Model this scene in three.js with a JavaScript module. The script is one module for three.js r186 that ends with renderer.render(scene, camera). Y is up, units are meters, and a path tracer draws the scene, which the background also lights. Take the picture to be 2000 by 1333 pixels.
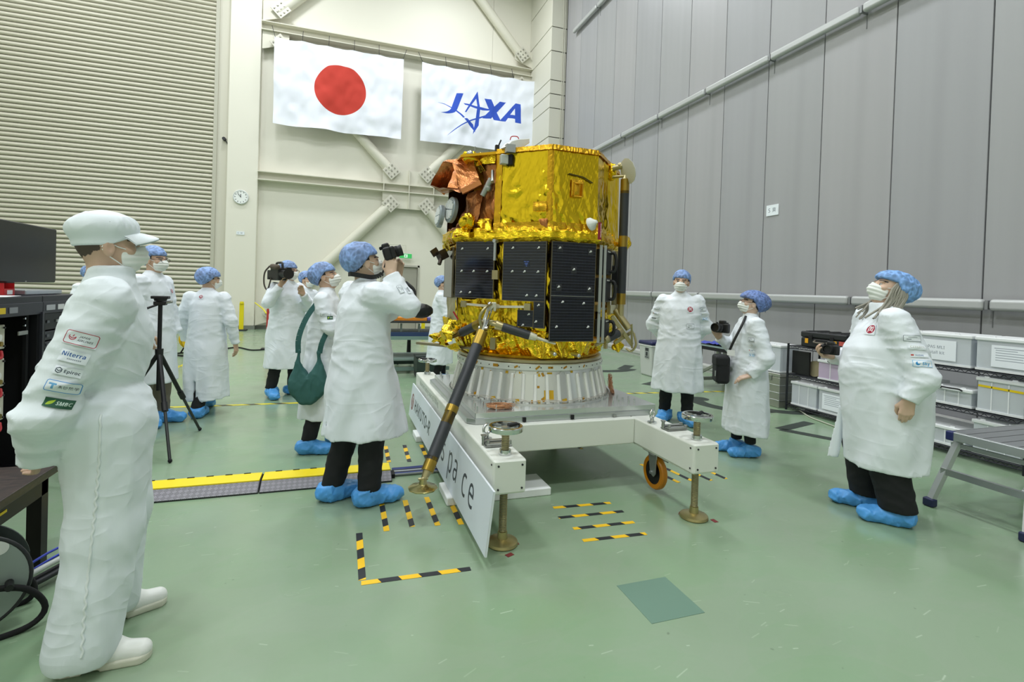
import * as THREE from 'three';
import { RectAreaLightUniformsLib } from 'three/addons/lights/RectAreaLightUniformsLib.js';
import { mergeGeometries, mergeVertices, toCreasedNormals } from 'three/addons/utils/BufferGeometryUtils.js';
import { RoundedBoxGeometry } from 'three/addons/geometries/RoundedBoxGeometry.js';
import { createNoise3D } from 'simplex-noise';

// ---------------------------------------------------------------- camera, light, exposure
const scene = new THREE.Scene();
scene.background = new THREE.Color(0x000000);
const renderer = new THREE.WebGLRenderer({ antialias: true });
renderer.toneMapping = THREE.LinearToneMapping;
renderer.toneMappingExposure = 1.0;
renderer.shadowMap.enabled = true;
renderer.shadowMap.type = THREE.PCFSoftShadowMap;
const D2R = Math.PI / 180;
const camera = new THREE.PerspectiveCamera(2 * Math.atan(755.3 / 990) / D2R, 2000 / 1510.6, 0.05, 80);
camera.position.set(0, 1.47, 0);
camera.rotation.set(-0.67 * D2R, -18.81 * D2R, 1.853 * D2R, 'YXZ');
camera.setViewOffset(2000, 1510.6, 0, 177.6, 2000, 1333);
scene.add(camera);
RectAreaLightUniformsLib.init();
const LAMP_X = [-8, -2.4, 3.2], LAMP_Z = [-14.2, -8.4, -2.6, 3.2], LAMP_Y = 12.2, LAMP_W = 1.1, LAMP_RADIANCE = 57;
for (const x of LAMP_X) for (const z of LAMP_Z) {
  const l = new THREE.RectAreaLight(new THREE.Color(0.95, 0.985, 1.035), LAMP_RADIANCE, LAMP_W, LAMP_W);
  l.position.set(x, LAMP_Y - 0.03, z); l.lookAt(x, 0, z); scene.add(l);
}

// ---------------------------------------------------------------- helpers
let seed = 7;
const rnd = () => { seed = (seed * 1664525 + 1013904223) >>> 0; return seed / 4294967296; };
const rr = (a, b) => a + (b - a) * rnd();
const noise = createNoise3D(rnd);
const V = (x, y, z) => new THREE.Vector3(x, y, z);
const lerp = (a, b, t) => a + (b - a) * t, clamp = (x, a, b) => Math.min(b, Math.max(a, x));
const sstep = (a, b, x) => { const t = clamp((x - a) / (b - a), 0, 1); return t * t * (3 - 2 * t); };
const names = {};
function numbered(n) { const k = names[n] = (names[n] ?? -1) + 1; return k ? n + '_' + String(k).padStart(3, '0') : n; }
const mat = (color, roughness = 0.6, metalness = 0, extra = {}) => new THREE.MeshStandardMaterial({ color, roughness, metalness, ...extra });
const phys = (color, roughness, metalness, extra = {}) => new THREE.MeshPhysicalMaterial({ color, roughness, metalness, ...extra });
function plain(g) { g = g.index ? g.toNonIndexed() : g; for (const k of Object.keys(g.attributes)) if (!['position', 'normal', 'uv'].includes(k)) g.deleteAttribute(k); if (!g.attributes.uv) g.setAttribute('uv', new THREE.BufferAttribute(new Float32Array(g.attributes.position.count * 2), 2)); return g; }
const merge = gs => { gs = gs.flat(9); return gs.length === 1 ? gs[0] : mergeGeometries(gs.map(plain)); };
function mk(name, g, m, parent) {
  const o = new THREE.Mesh(Array.isArray(g) ? merge(g) : g, m); o.name = name; o.castShadow = o.receiveShadow = true;
  if (parent) parent.add(o); return o;
}
function thing(name, label, category, pos = [0, 0, 0], turn = 0, group) {
  const o = new THREE.Group(); o.name = numbered(name); o.position.set(...pos); o.rotation.y = turn;
  o.userData = { label, category }; if (group) o.userData.group = group; scene.add(o); return o;
}
function solo(name, g, m, label, category, group) {
  const o = mk(numbered(name), g, m, scene); o.userData = { label, category }; if (group) o.userData.group = group; return o;
}
function struct(name, g, m, label) { const o = mk(name, g, m, scene); o.userData = { kind: 'structure', label }; return o; }
function structGroup(name, label) { const o = new THREE.Group(); o.name = name; o.userData = { kind: 'structure', label }; scene.add(o); return o; }
const bx = (w, h, d, x = 0, y = 0, z = 0) => new THREE.BoxGeometry(w, h, d).translate(x, y, z);
const rb = (w, h, d, r, x = 0, y = 0, z = 0, s = 2) => new RoundedBoxGeometry(w, h, d, s, Math.min(r, w / 2.02, h / 2.02, d / 2.02)).translate(x, y, z);
const bb = (x0, x1, y0, y1, z0, z1) => bx(Math.abs(x1 - x0), Math.abs(y1 - y0), Math.abs(z1 - z0), (x0 + x1) / 2, (y0 + y1) / 2, (z0 + z1) / 2);
const cyl = (r1, r2, h, x = 0, y = 0, z = 0, s = 20) => new THREE.CylinderGeometry(r1, r2, h, s).translate(x, y, z);
const sph = (r, x = 0, y = 0, z = 0, s = 14) => new THREE.SphereGeometry(r, s, Math.ceil(s * 0.6)).translate(x, y, z);
const UP = V(0, 1, 0);
const A3 = p => p.isVector3 ? p.clone() : V(...p);
function rod(a, b, r, r2 = r, s = 12) {
  a = A3(a); b = A3(b); const d = b.clone().sub(a), L = d.length();
  return new THREE.CylinderGeometry(r2, r, L, s).applyQuaternion(new THREE.Quaternion().setFromUnitVectors(UP, d.normalize())).translate((a.x + b.x) / 2, (a.y + b.y) / 2, (a.z + b.z) / 2);
}
function bar(a, b, w, h, up = UP) { // square bar between two points
  a = A3(a); b = A3(b); const d = b.clone().sub(a), L = d.length(); d.normalize();
  const x = up.clone().cross(d).normalize(), y = d.clone().cross(x);
  return new THREE.BoxGeometry(w, h, L).applyMatrix4(new THREE.Matrix4().makeBasis(x, y, d).setPosition((a.x + b.x) / 2, (a.y + b.y) / 2, (a.z + b.z) / 2));
}
const curve = pts => new THREE.CatmullRomCurve3(pts.map(A3));
const tube = (pts, r, n = 0, s = 8, closed = false) => { const c = curve(pts); c.closed = closed; return new THREE.TubeGeometry(c, n || pts.length * 6, r, s, closed); };
const lathe = (pts, s = 32) => toCreasedNormals(new THREE.LatheGeometry(pts.map(p => new THREE.Vector2(p[0], p[1])), s), 0.6);
function shape(pts) { const s = new THREE.Shape(); pts.forEach((p, i) => i ? s.lineTo(p[0], p[1]) : s.moveTo(p[0], p[1])); s.closePath(); return s; }
const ext = (pts, depth, bevel = 0) => new THREE.ExtrudeGeometry(Array.isArray(pts) ? shape(pts) : pts, { depth, bevelEnabled: bevel > 0, bevelSize: bevel, bevelThickness: bevel, bevelSegments: 2, curveSegments: 16 });
const disc = (r, x, y, z) => new THREE.CircleGeometry(r, 24).translate(x, y, z);
const rot = (g, ax, ay, az) => { if (ax) g.rotateX(ax); if (ay) g.rotateY(ay); if (az) g.rotateZ(az); return g; };
const mv = (g, x, y, z) => g.translate(x, y, z);
// textures
function canvasTex(w, h, draw, rep) {
  const c = document.createElement('canvas'); c.width = w; c.height = h; const g = c.getContext('2d'); draw(g, w, h);
  const t = new THREE.CanvasTexture(c); t.colorSpace = THREE.SRGBColorSpace; t.anisotropy = 8;
  if (rep) { t.wrapS = t.wrapT = THREE.RepeatWrapping; t.repeat.set(...rep); } return t;
}
function noiseTex(n, f, rep, srgb) { // f(u,v) tiling on [0,1)^2 -> [r,g,b] or grey 0..1
  const d = new Uint8Array(n * n * 4);
  for (let j = 0; j < n; j++) for (let i = 0; i < n; i++) { let c = f(i / n, j / n); if (typeof c === 'number') c = [c, c, c]; const o = (j * n + i) * 4; for (let k = 0; k < 3; k++) d[o + k] = clamp(c[k] * 255, 0, 255); d[o + 3] = 255; }
  const t = new THREE.DataTexture(d, n, n); t.wrapS = t.wrapT = THREE.RepeatWrapping; t.magFilter = THREE.LinearFilter; t.minFilter = THREE.LinearMipmapLinearFilter; t.generateMipmaps = true; if (srgb) t.colorSpace = THREE.SRGBColorSpace; if (rep) t.repeat.set(...rep); t.needsUpdate = true; return t;
}
const tn = (u, v, f, s = 0) => { const a = u * 2 * Math.PI, b = v * 2 * Math.PI, r = f / (2 * Math.PI); return noise(Math.cos(a) * r + Math.cos(b) * r * 1.7 + s, Math.sin(a) * r + s, Math.sin(b) * r + Math.cos(b) * 0.3 * r); };
function wuv(g, s = 1) { // box-projected uv in metres
  g = g.index ? g.toNonIndexed() : g; const p = g.attributes.position, n = g.attributes.normal, u = new Float32Array(p.count * 2);
  for (let i = 0; i < p.count; i++) { const ax = Math.abs(n.getX(i)), ay = Math.abs(n.getY(i)), az = Math.abs(n.getZ(i));
    const [a, b] = ay >= ax && ay >= az ? [p.getX(i), -p.getZ(i)] : ax >= az ? [p.getZ(i), p.getY(i)] : [p.getX(i), p.getY(i)]; u[2 * i] = a / s; u[2 * i + 1] = b / s; }
  g.setAttribute('uv', new THREE.BufferAttribute(u, 2)); return g;
}
// smooth implicit surfaces (surface nets)
function surfaceNet(f, lo, hi, cell) {
  const nx = Math.ceil((hi[0] - lo[0]) / cell) + 1, ny = Math.ceil((hi[1] - lo[1]) / cell) + 1, nz = Math.ceil((hi[2] - lo[2]) / cell) + 1;
  const F = new Float32Array(nx * ny * nz);
  for (let k = 0, o = 0; k < nz; k++) for (let j = 0; j < ny; j++) for (let i = 0; i < nx; i++, o++) F[o] = f(lo[0] + i * cell, lo[1] + j * cell, lo[2] + k * cell);
  const sx = 1, sy = nx, sz = nx * ny, id = new Int32Array(nx * ny * nz).fill(-1), P = [], I = [];
  const C = [0, sx, sy, sx + sy, sz, sx + sz, sy + sz, sx + sy + sz], E = [[0, 1], [2, 3], [4, 5], [6, 7], [0, 2], [1, 3], [4, 6], [5, 7], [0, 4], [1, 5], [2, 6], [3, 7]];
  for (let k = 0; k < nz - 1; k++) for (let j = 0; j < ny - 1; j++) for (let i = 0; i < nx - 1; i++) {
    const o = i + j * sy + k * sz; let m = 0; for (let c = 0; c < 8; c++) if (F[o + C[c]] < 0) m |= 1 << c;
    if (m === 0 || m === 255) continue;
    let x = 0, y = 0, z = 0, n = 0;
    for (const [a, b] of E) { const fa = F[o + C[a]], fb = F[o + C[b]]; if ((fa < 0) === (fb < 0)) continue; const t = fa / (fa - fb);
      x += (a & 1) + t * ((b & 1) - (a & 1)); y += (a >> 1 & 1) + t * ((b >> 1 & 1) - (a >> 1 & 1)); z += (a >> 2) + t * ((b >> 2) - (a >> 2)); n++; }
    id[o] = P.length / 3; P.push(lo[0] + (i + x / n) * cell, lo[1] + (j + y / n) * cell, lo[2] + (k + z / n) * cell);
  }
  const quad = (a, b, c, d, flip) => { if (a < 0 || b < 0 || c < 0 || d < 0) return; flip ? I.push(a, c, b, a, d, c) : I.push(a, b, c, a, c, d); };
  for (let k = 0; k < nz - 1; k++) for (let j = 0; j < ny - 1; j++) for (let i = 0; i < nx - 1; i++) {
    const o = i + j * sy + k * sz, s = F[o] < 0;
    if (j && k && s !== (F[o + sx] < 0)) quad(id[o - sy - sz], id[o - sz], id[o], id[o - sy], !s);
    if (i && k && s !== (F[o + sy] < 0)) quad(id[o - sx - sz], id[o - sx], id[o], id[o - sz], !s);
    if (i && j && s !== (F[o + sz] < 0)) quad(id[o - sx - sy], id[o - sy], id[o], id[o - sx], !s);
  }
  const g = new THREE.BufferGeometry(); g.setAttribute('position', new THREE.Float32BufferAttribute(P, 3)); g.setIndex(I); g.computeVertexNormals();
  return g;
}
// distance to a tapered capsule, smooth minimum
function cap(px, py, pz, c) { // c = [ax,ay,az,ra,bx,by,bz,rb]
  const bx_ = c[4] - c[0], by = c[5] - c[1], bz = c[6] - c[2], x = px - c[0], y = py - c[1], z = pz - c[2];
  const t = clamp((x * bx_ + y * by + z * bz) / (bx_ * bx_ + by * by + bz * bz + 1e-9), 0, 1), dx = x - bx_ * t, dy = y - by * t, dz = z - bz * t;
  return Math.sqrt(dx * dx + dy * dy + dz * dz) - (c[3] + (c[7] - c[3]) * t);
}
const smin = (a, b, k) => { const h = Math.max(k - Math.abs(a - b), 0) / k; return Math.min(a, b) - h * h * k * 0.25; };
const smax = (a, b, k) => -smin(-a, -b, k);
const ell = (x, y, z, a, b, c) => { const k0 = Math.hypot(x / a, y / b, z / c), k1 = Math.hypot(x / (a * a), y / (b * b), z / (c * c)); return k1 < 1e-6 ? -Math.min(a, b, c) : k0 * (k0 - 1) / k1; };

// ---------------------------------------------------------------- shared materials
const M = {
  wallWhite: mat(0xe6e4d8, 0.55), steelCream: mat(0xd9d6c6, 0.5), blackPl: mat(0x141416, 0.5), rubber: mat(0x101012, 0.8),
  white: mat(0xe9eae6, 0.5), alu: mat(0xc9cccd, 0.32, 0.9), aluDull: mat(0xb4b7b8, 0.45, 0.85), chrome: mat(0xd8dadb, 0.14, 1), steel: mat(0xa9aba8, 0.34, 0.9),
  brass: mat(0xa98f45, 0.33, 0.9), zinc: mat(0xb4a777, 0.36, 0.85), dark: mat(0x2a2b2e, 0.5), paper: mat(0xeef0f1, 0.8), yellow: mat(0xf0cf10, 0.5), red: mat(0xb8232a, 0.5), bluePl: mat(0x23315f, 0.4),
};
// ================================================================ the hall
const XR = 6.87, XL = -13, ZB = -17.4, ZF = 9, YC = 12.5;
{ // floor
  const tex = canvasTex(2048, 2048, (g, w, h) => {
    g.fillStyle = 'rgb(141,160,135)'; g.fillRect(0, 0, w, h);
    for (let i = 0; i < 2600; i++) { const x = rnd() * w, y = rnd() * h, r = rr(10, 90), a = rr(0.004, 0.016), c = rnd() < 0.5 ? '120,146,118' : '172,190,164'; for (const dx of [-w, 0, w]) for (const dy of [-h, 0, h]) { if (x + dx < -r || x + dx > w + r || y + dy < -r || y + dy > h + r) continue; g.fillStyle = `rgba(${c},${a})`; g.beginPath(); g.ellipse(x + dx, y + dy, r * 1.8, r, rr(-0.3, 0.3), 0, 7); g.fill(); } }
    for (let i = 0; i < 520; i++) { const x = rnd() * w, y = rnd() * h, L = rr(3, 26), a = rr(-0.5, 0.5); g.strokeStyle = `rgba(212,222,204,${rr(0.1, 0.55)})`; g.lineWidth = rr(0.6, 1.8); g.beginPath(); g.moveTo(x, y); g.lineTo(x + L * Math.cos(a), y + L * Math.sin(a)); g.stroke(); }
    for (let i = 0; i < 160; i++) { const x = rnd() * w, y = rnd() * h; g.fillStyle = `rgba(70,84,66,${rr(0.1, 0.4)})`; g.beginPath(); g.ellipse(x, y, rr(0.8, 3), rr(0.6, 2), rnd() * 3, 0, 7); g.fill(); }
  }, [1 / 6, 1 / 6]);
  const rough = noiseTex(256, (u, v) => 0.5 + 0.10 * tn(u, v, 6) + 0.06 * tn(u, v, 22, 5), [1 / 3, 1 / 3]);
  const bump = noiseTex(256, (u, v) => 0.5 + 0.3 * tn(u, v, 9, 3) + 0.12 * tn(u, v, 40, 8), [0.5, 0.5]);
  const m = phys(0xffffff, 0.44, 0, { map: tex, roughnessMap: rough, bumpMap: bump, bumpScale: 0.0012 });
  struct('floor', wuv(bb(XL - 0.3, XR + 0.3, -0.3, 0, ZB - 0.3, ZF + 0.3)), m, 'glossy green epoxy floor of the clean hall');
}
struct('ceiling', bb(XL, XR, YC, YC + 0.3, ZB, ZF), mat(0xdad8cf, 0.8), 'flat pale ceiling of the hall');
struct('wall_left', bb(XL - 0.3, XL, 0, YC, ZB, ZF), M.wallWhite, 'plain pale wall');
struct('wall_front', bb(XL, XR, 0, YC, ZF, ZF + 0.3), M.wallWhite, 'plain pale wall');
// lamps (fittings of the lights set above)
for (const x of LAMP_X) for (const z of LAMP_Z) {
  const t = thing('ceiling_lamp', 'square recessed clean hall lamp high under the ceiling', 'lamp', [x, LAMP_Y, z], 0, 'ceiling lamps of the hall');
  mk('frame', [bx(1.3, 0.3, 0.09, 0, 0.15, 0.6), bx(1.3, 0.3, 0.09, 0, 0.15, -0.6), bx(0.09, 0.3, 1.1, 0.6, 0.15, 0), bx(0.09, 0.3, 1.1, -0.6, 0.15, 0)], M.white, t);
  mk('diffuser', bx(1.1, 0.02, 1.1, 0, 0.02, 0), mat(0xffffff, 0.6, 0, { emissive: 0xf4fbff, emissiveIntensity: 4 }), t);
}
{ // right wall: tall grey metal panels with fine joints
  const W = structGroup('wall_right', 'tall grey metal panel wall');
  mk('wall_core', bb(XR + 0.04, XR + 0.3, 0, YC, ZB, ZF), M.dark, W);
  const streak = noiseTex(256, (u, v) => { const s = 0.5 + 0.5 * tn(u, 0.37, 5, 2), b = 0.5 + 0.5 * tn(u, v * 0.5, 3, 6); const k = 0.945 + 0.03 * s + 0.025 * b; return [k, k, k]; }, [1, 0.08], true);
  const bmp = noiseTex(256, (u, v) => 0.5 + 0.35 * tn(u, 0.3, 4, 9), [1, 0.05]);
  const ms = [0xa6a6a8, 0xa9a8aa, 0xa4a4a7].map(c => mat(c, 0.42, 0.0, { map: streak, bumpMap: bmp, bumpScale: 0.004 }));
  const pw = 1.062, z0 = -3.71; // a joint here
  let i = 0;
  for (let z = z0 - 12 * pw; z < ZF; z += pw, i++) { const a = Math.max(z, -15.45) + 0.006, b = Math.min(z + pw, ZF) - 0.006; if (b - a < 0.05) continue; mk('panel', wuv(rb(0.05, YC, b - a, 0.008, XR + 0.025, YC / 2, (a + b) / 2, 1)), ms[i % 3], W); }
  // horizontal rails, in lengths, with end clips
  const rail = mat(0xb9bbba, 0.35, 0.15), clip = mat(0x8b8d8e, 0.45, 0.4);
  [[1.47, 0.075], [5.52, 0.075], [9.66, 0.075]].forEach(([y, r], n) => {
    const T = structGroup('trim_' + (n + 1), ['grey horizontal rail low on the panel wall', 'grey horizontal rail halfway up the panel wall', 'grey horizontal rail high on the panel wall'][n]);
    for (let z = -3.6 - 7 * 1.585; z < ZF; z += 1.585) { const a = Math.max(z, -15.4), b = Math.min(z + 1.585, ZF - 0.02); if (b - a < 0.1) continue;
      const g = rb(0.1, 0.13, b - a - 0.05, 0.04, XR - 0.1, y, (a + b) / 2 , 3); mk('rail_length', g, rail, T);
      mk('rail_clip', [bx(0.13, 0.1, 0.03, XR - 0.065, y, b), bx(0.008, 0.22, 0.006, XR - 0.006, y - 0.14, b)], clip, T); }
  });
  struct('baseboard_right', [rb(0.14, 0.12, ZF + 15.4, 0.04, XR - 0.08, 0.09, (ZF - 15.4) / 2), bb(XR - 0.13, XR, 0, 0.05, -15.4, ZF)], mat(0xb7b8b4, 0.5), 'pale grey base rail of the panel wall');
}
{ // back wall: cream cladding right of the column, rolling shutter on the left
  const W = structGroup('wall_back', 'cream cladding wall behind the steel bracing');
  const m = mat(0xe6e3d5, 0.6);
  for (const [a, b] of [[-2.45, 4.9], [4.9, XR]]) { const lo = a, hi = b;
    if (lo < 2) { // leave an opening for the door
      mk('cladding_panel', [bb(lo + 0.004, 1.32, 0, YC, ZB - 0.2, ZB), bb(2.5, hi - 0.004, 0, YC, ZB - 0.2, ZB), bb(1.32, 2.5, 2.14, YC, ZB - 0.2, ZB)], m, W);
    } else mk('cladding_panel', bb(lo + 0.004, hi - 0.004, 0, YC, ZB - 0.2, ZB), m, W);
  }
  mk('wall_core', bb(XL, XR, 0, YC, ZB - 0.5, ZB - 0.21), M.dark, W);
  struct('baseboard_back', [bb(-2.44, 1.25, 0, 0.11, ZB, ZB + 0.02), bb(2.57, 6.3, 0, 0.11, ZB, ZB + 0.02)], mat(0x83887f, 0.6), 'grey skirting along the cream wall');
  const D = structGroup('door_1', 'grey steel double door under the exit sign'); // door
  const dm = mat(0xa7a498, 0.45);
  mk('door_frame', [bb(1.27, 1.33, 0, 2.18, ZB - 0.1, ZB + 0.03), bb(2.5, 2.56, 0, 2.18, ZB - 0.1, ZB + 0.03), bb(1.27, 2.56, 2.12, 2.18, ZB - 0.1, ZB + 0.03)], mat(0xb9b6aa, 0.5), D);
  mk('door_leaf', bb(1.335, 1.91, 0.01, 2.11, ZB - 0.08, ZB - 0.04), dm, D); const lf = mk('door_leaf', bb(1.92, 2.495, 0.01, 2.11, ZB - 0.08, ZB - 0.04), dm, D);
  mk('door_handle', [cyl(0.025, 0.025, 0.05, 0, 0, 0).rotateX(Math.PI / 2).translate(2.42, 1.0, ZB - 0.015), rod([2.42, 1.0, ZB + 0.01], [2.32, 1.0, ZB + 0.01], 0.012)], M.steel, lf);
  mk('door_notice', bb(1.95, 2.02, 1.35, 1.6, ZB - 0.042, ZB - 0.035), M.paper, lf);
  mk('door_closer', bb(1.4, 1.75, 2.02, 2.08, ZB - 0.04, ZB + 0.02), M.aluDull, D);
  // steel column beside the shutter
  const c = structGroup('trim_4', 'wide cream steel column beside the rolling shutter');
  mk('column_face', rb(0.84, YC - 0.11, 0.4, 0.02, -2.86, 0.11 + (YC - 0.11) / 2, -17.34, 1), m, c);
  mk('column_base', bb(-3.3, -2.42, 0, 0.11, ZB, -17.12), mat(0x7d827a, 0.6), c);
  mk('jamb', bb(-3.62, -3.28, 0, YC, ZB - 0.2, ZB + 0.02), mat(0xcfccbd, 0.55), c);
  mk('guide_rail', bb(-3.7, -3.6, 0, YC, ZB - 0.2, ZB + 0.06), mat(0xbdbbab, 0.5), c);
  mk('wall_hook', [rod([-3.4, 5.72, ZB + 0.02], [-3.4, 5.72, ZB + 0.16], 0.05), rod([-3.4, 5.74, ZB + 0.1], [-3.28, 5.55, ZB + 0.1], 0.015)], M.dark, c);
  // corner column with horizontal seams
  const k = structGroup('trim_5', 'boxed corner column with horizontal seams at the end of the cream wall');
  const ys = [0, 1.5, 3.0, 4.4, 5.6, 6.51, 7.46, 7.92, 8.37, 9.32, 10.1, 11.2, YC];
  const km = mat(0xd4d2c4, 0.55);
  mk('column_core', bb(6.36, XR, 0, YC, ZB, -15.43), M.dark, k);
  for (let i = 0; i + 1 < ys.length; i++) mk('column_panel', rb(XR - 6.32, ys[i + 1] - ys[i] - 0.025, ZB * -1 - 15.4, 0.01, (XR + 6.32) / 2, (ys[i] + ys[i + 1]) / 2, (ZB - 15.4) / 2, 1), km, k);
  mk('conduit', [rod([6.78, 0, -15.37], [6.78, YC, -15.37], 0.018), rod([6.72, 0, -15.37], [6.72, YC, -15.37], 0.012)], mat(0xbab8aa, 0.5), k);
  // rolling shutter: every slat
  const S = structGroup('door_2', 'tall beige rolling shutter with ribbed slats');
  const pr = []; const p = 0.128; for (let i = 0; i <= 8; i++) { const t = i / 8; pr.push([0.045 * Math.sin(Math.PI * Math.pow(t, 0.75)), t * (p - 0.018)]); } pr.push([-0.02, p - 0.018], [-0.02, 0]);
  const sg = new THREE.ExtrudeGeometry(shape(pr), { depth: XL * -1 - 3.66, bevelEnabled: false }).rotateY(-Math.PI / 2).rotateY(Math.PI).rotateY(0);
  sg.computeBoundingBox(); const b = sg.boundingBox; // lay along x, rib towards +z
  const g2 = new THREE.ExtrudeGeometry(shape(pr), { depth: XL * -1 - 3.66, bevelEnabled: false }).applyMatrix4(new THREE.Matrix4().makeBasis(V(0, 0, 1), V(0, 1, 0), V(-1, 0, 0)));
  const sm = [0xc9c5b3, 0xc5c1af, 0xcbc7b6].map(c => mat(c, 0.5));
  for (let i = 0; i < 97; i++) { const s = mk('slat', g2, sm[(i * 7) % 3], S); s.position.set(-3.66, 0.06 + i * p, ZB); }
  mk('bottom_bar', bb(XL, -3.66, 0, 0.07, ZB - 0.03, ZB + 0.05), mat(0xb0ad9e, 0.5), S);
  mk('shutter_backing', bb(XL, -3.6, 0, YC, ZB - 0.2, ZB - 0.03), mat(0x8c897b, 0.7), S);
}
{ // steel framing of the back wall
  const cm = M.steelCream;
  const beam = (name, label, y, x0, x1) => { const B = structGroup(name, label);
    mk('web', bb(x0, x1, y - 0.125, y + 0.125, -17.3, -17.27), cm, B); mk('flange', bb(x0, x1, y + 0.11, y + 0.135, ZB, -17.08), cm, B); mk('flange', bb(x0, x1, y - 0.135, y - 0.11, ZB, -17.08), cm, B);
    return B; };
  beam('trim_6', 'upper cream steel beam carrying the two flags', 9.24, -2.44, 6.32);
  const b2 = beam('trim_7', 'lower cream steel beam crossing at the bracing joint', 4.7, -2.44, 6.32);
  for (const x of [1.28, 2.1, 2.92]) mk('stiffener', bb(x - 0.012, x + 0.012, 4.59, 4.81, -17.27, -17.08), cm, b2);
  const X = structGroup('trim_8', 'diagonal cream steel tube bracing with bolted joint plates');
  const cx = 2.1, cy = 4.7, bz = -17.2;
  mk('gusset_plate', [ext([[-0.85, 0.13], [-0.85, 0.5], [-0.5, 0.62], [0.5, 0.62], [0.85, 0.5], [0.85, 0.13]], 0.03).translate(cx, cy, bz - 0.015), ext([[-0.85, -0.13], [0.85, -0.13], [0.85, -0.42], [0.4, -0.66], [-0.4, -0.66], [-0.85, -0.42]], 0.03).translate(cx, cy, bz - 0.015)], cm, X);
  mk('stiffener', [bb(cx - 0.012, cx + 0.012, cy + 0.13, cy + 0.62, bz, -17.08), bb(cx - 0.012, cx + 0.012, cy - 0.66, cy - 0.13, bz, -17.08)], cm, X);
  const pm = mat(0xcfccbe, 0.5, 0.1), boltm = mat(0x9a988c, 0.4, 0.5);
  const ends = [[-2.3, 9.15, cx - 0.55, cy + 0.5], [6.3, 9.15, cx + 0.55, cy + 0.5], [-2.3, 0.1, cx - 0.55, cy - 0.5], [6.3, 0.1, cx + 0.55, cy - 0.5], [-2.3, 9.4, 2.1, 13.9], [6.3, 9.4, 2.1, 13.9]];
  const plate = (x, y, a) => { const T = new THREE.Matrix4().makeRotationZ(a).setPosition(x, y, bz + 0.13); mk('splice_plate', rb(0.42, 0.42, 0.03, 0.005, 0, 0, 0, 1).applyMatrix4(T), pm, X);
    const bs = []; for (let i = -1; i <= 1; i++) for (let j = -1; j <= 1; j++) bs.push(cyl(0.026, 0.026, 0.03, 0, 0, 0, 6).rotateX(Math.PI / 2).translate(i * 0.13, j * 0.13, 0.028).applyMatrix4(T)); mk('bolts', bs, boltm, X); };
  ends.forEach(([x0, y0, x1, y1], i) => { const a = Math.atan2(y1 - y0, x1 - x0), L = Math.hypot(x1 - x0, y1 - y0), ux = (x1 - x0) / L, uy = (y1 - y0) / L;
    const e = i > 3 ? [x0 + ux * 4.2, Math.min(YC, y0 + uy * 4.2)] : [x1, y1];
    mk('brace_tube', rod([x0 + ux * 0.45, y0 + uy * 0.45, bz], [e[0] - ux * 0.1, e[1] - uy * 0.1, bz], 0.16, 0.16, 24), cm, X);
    if (i < 4) plate(x1 - ux * 0.05, y1 - uy * 0.05, a); plate(x0 + ux * 0.55, y0 + uy * 0.55, a);
    mk('end_gusset', ext([[0, -0.3], [0.75, -0.05], [0.75, 0.25], [0, 0.3]].map(([u, v]) => [u * Math.sign(ux), v + (y0 < 1 ? 0.32 : y0 < 9.2 ? -0.3 : 0.3)]), 0.03).translate(x0 - Math.sign(ux) * 0.12, y0, bz), cm, X); });
}
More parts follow.
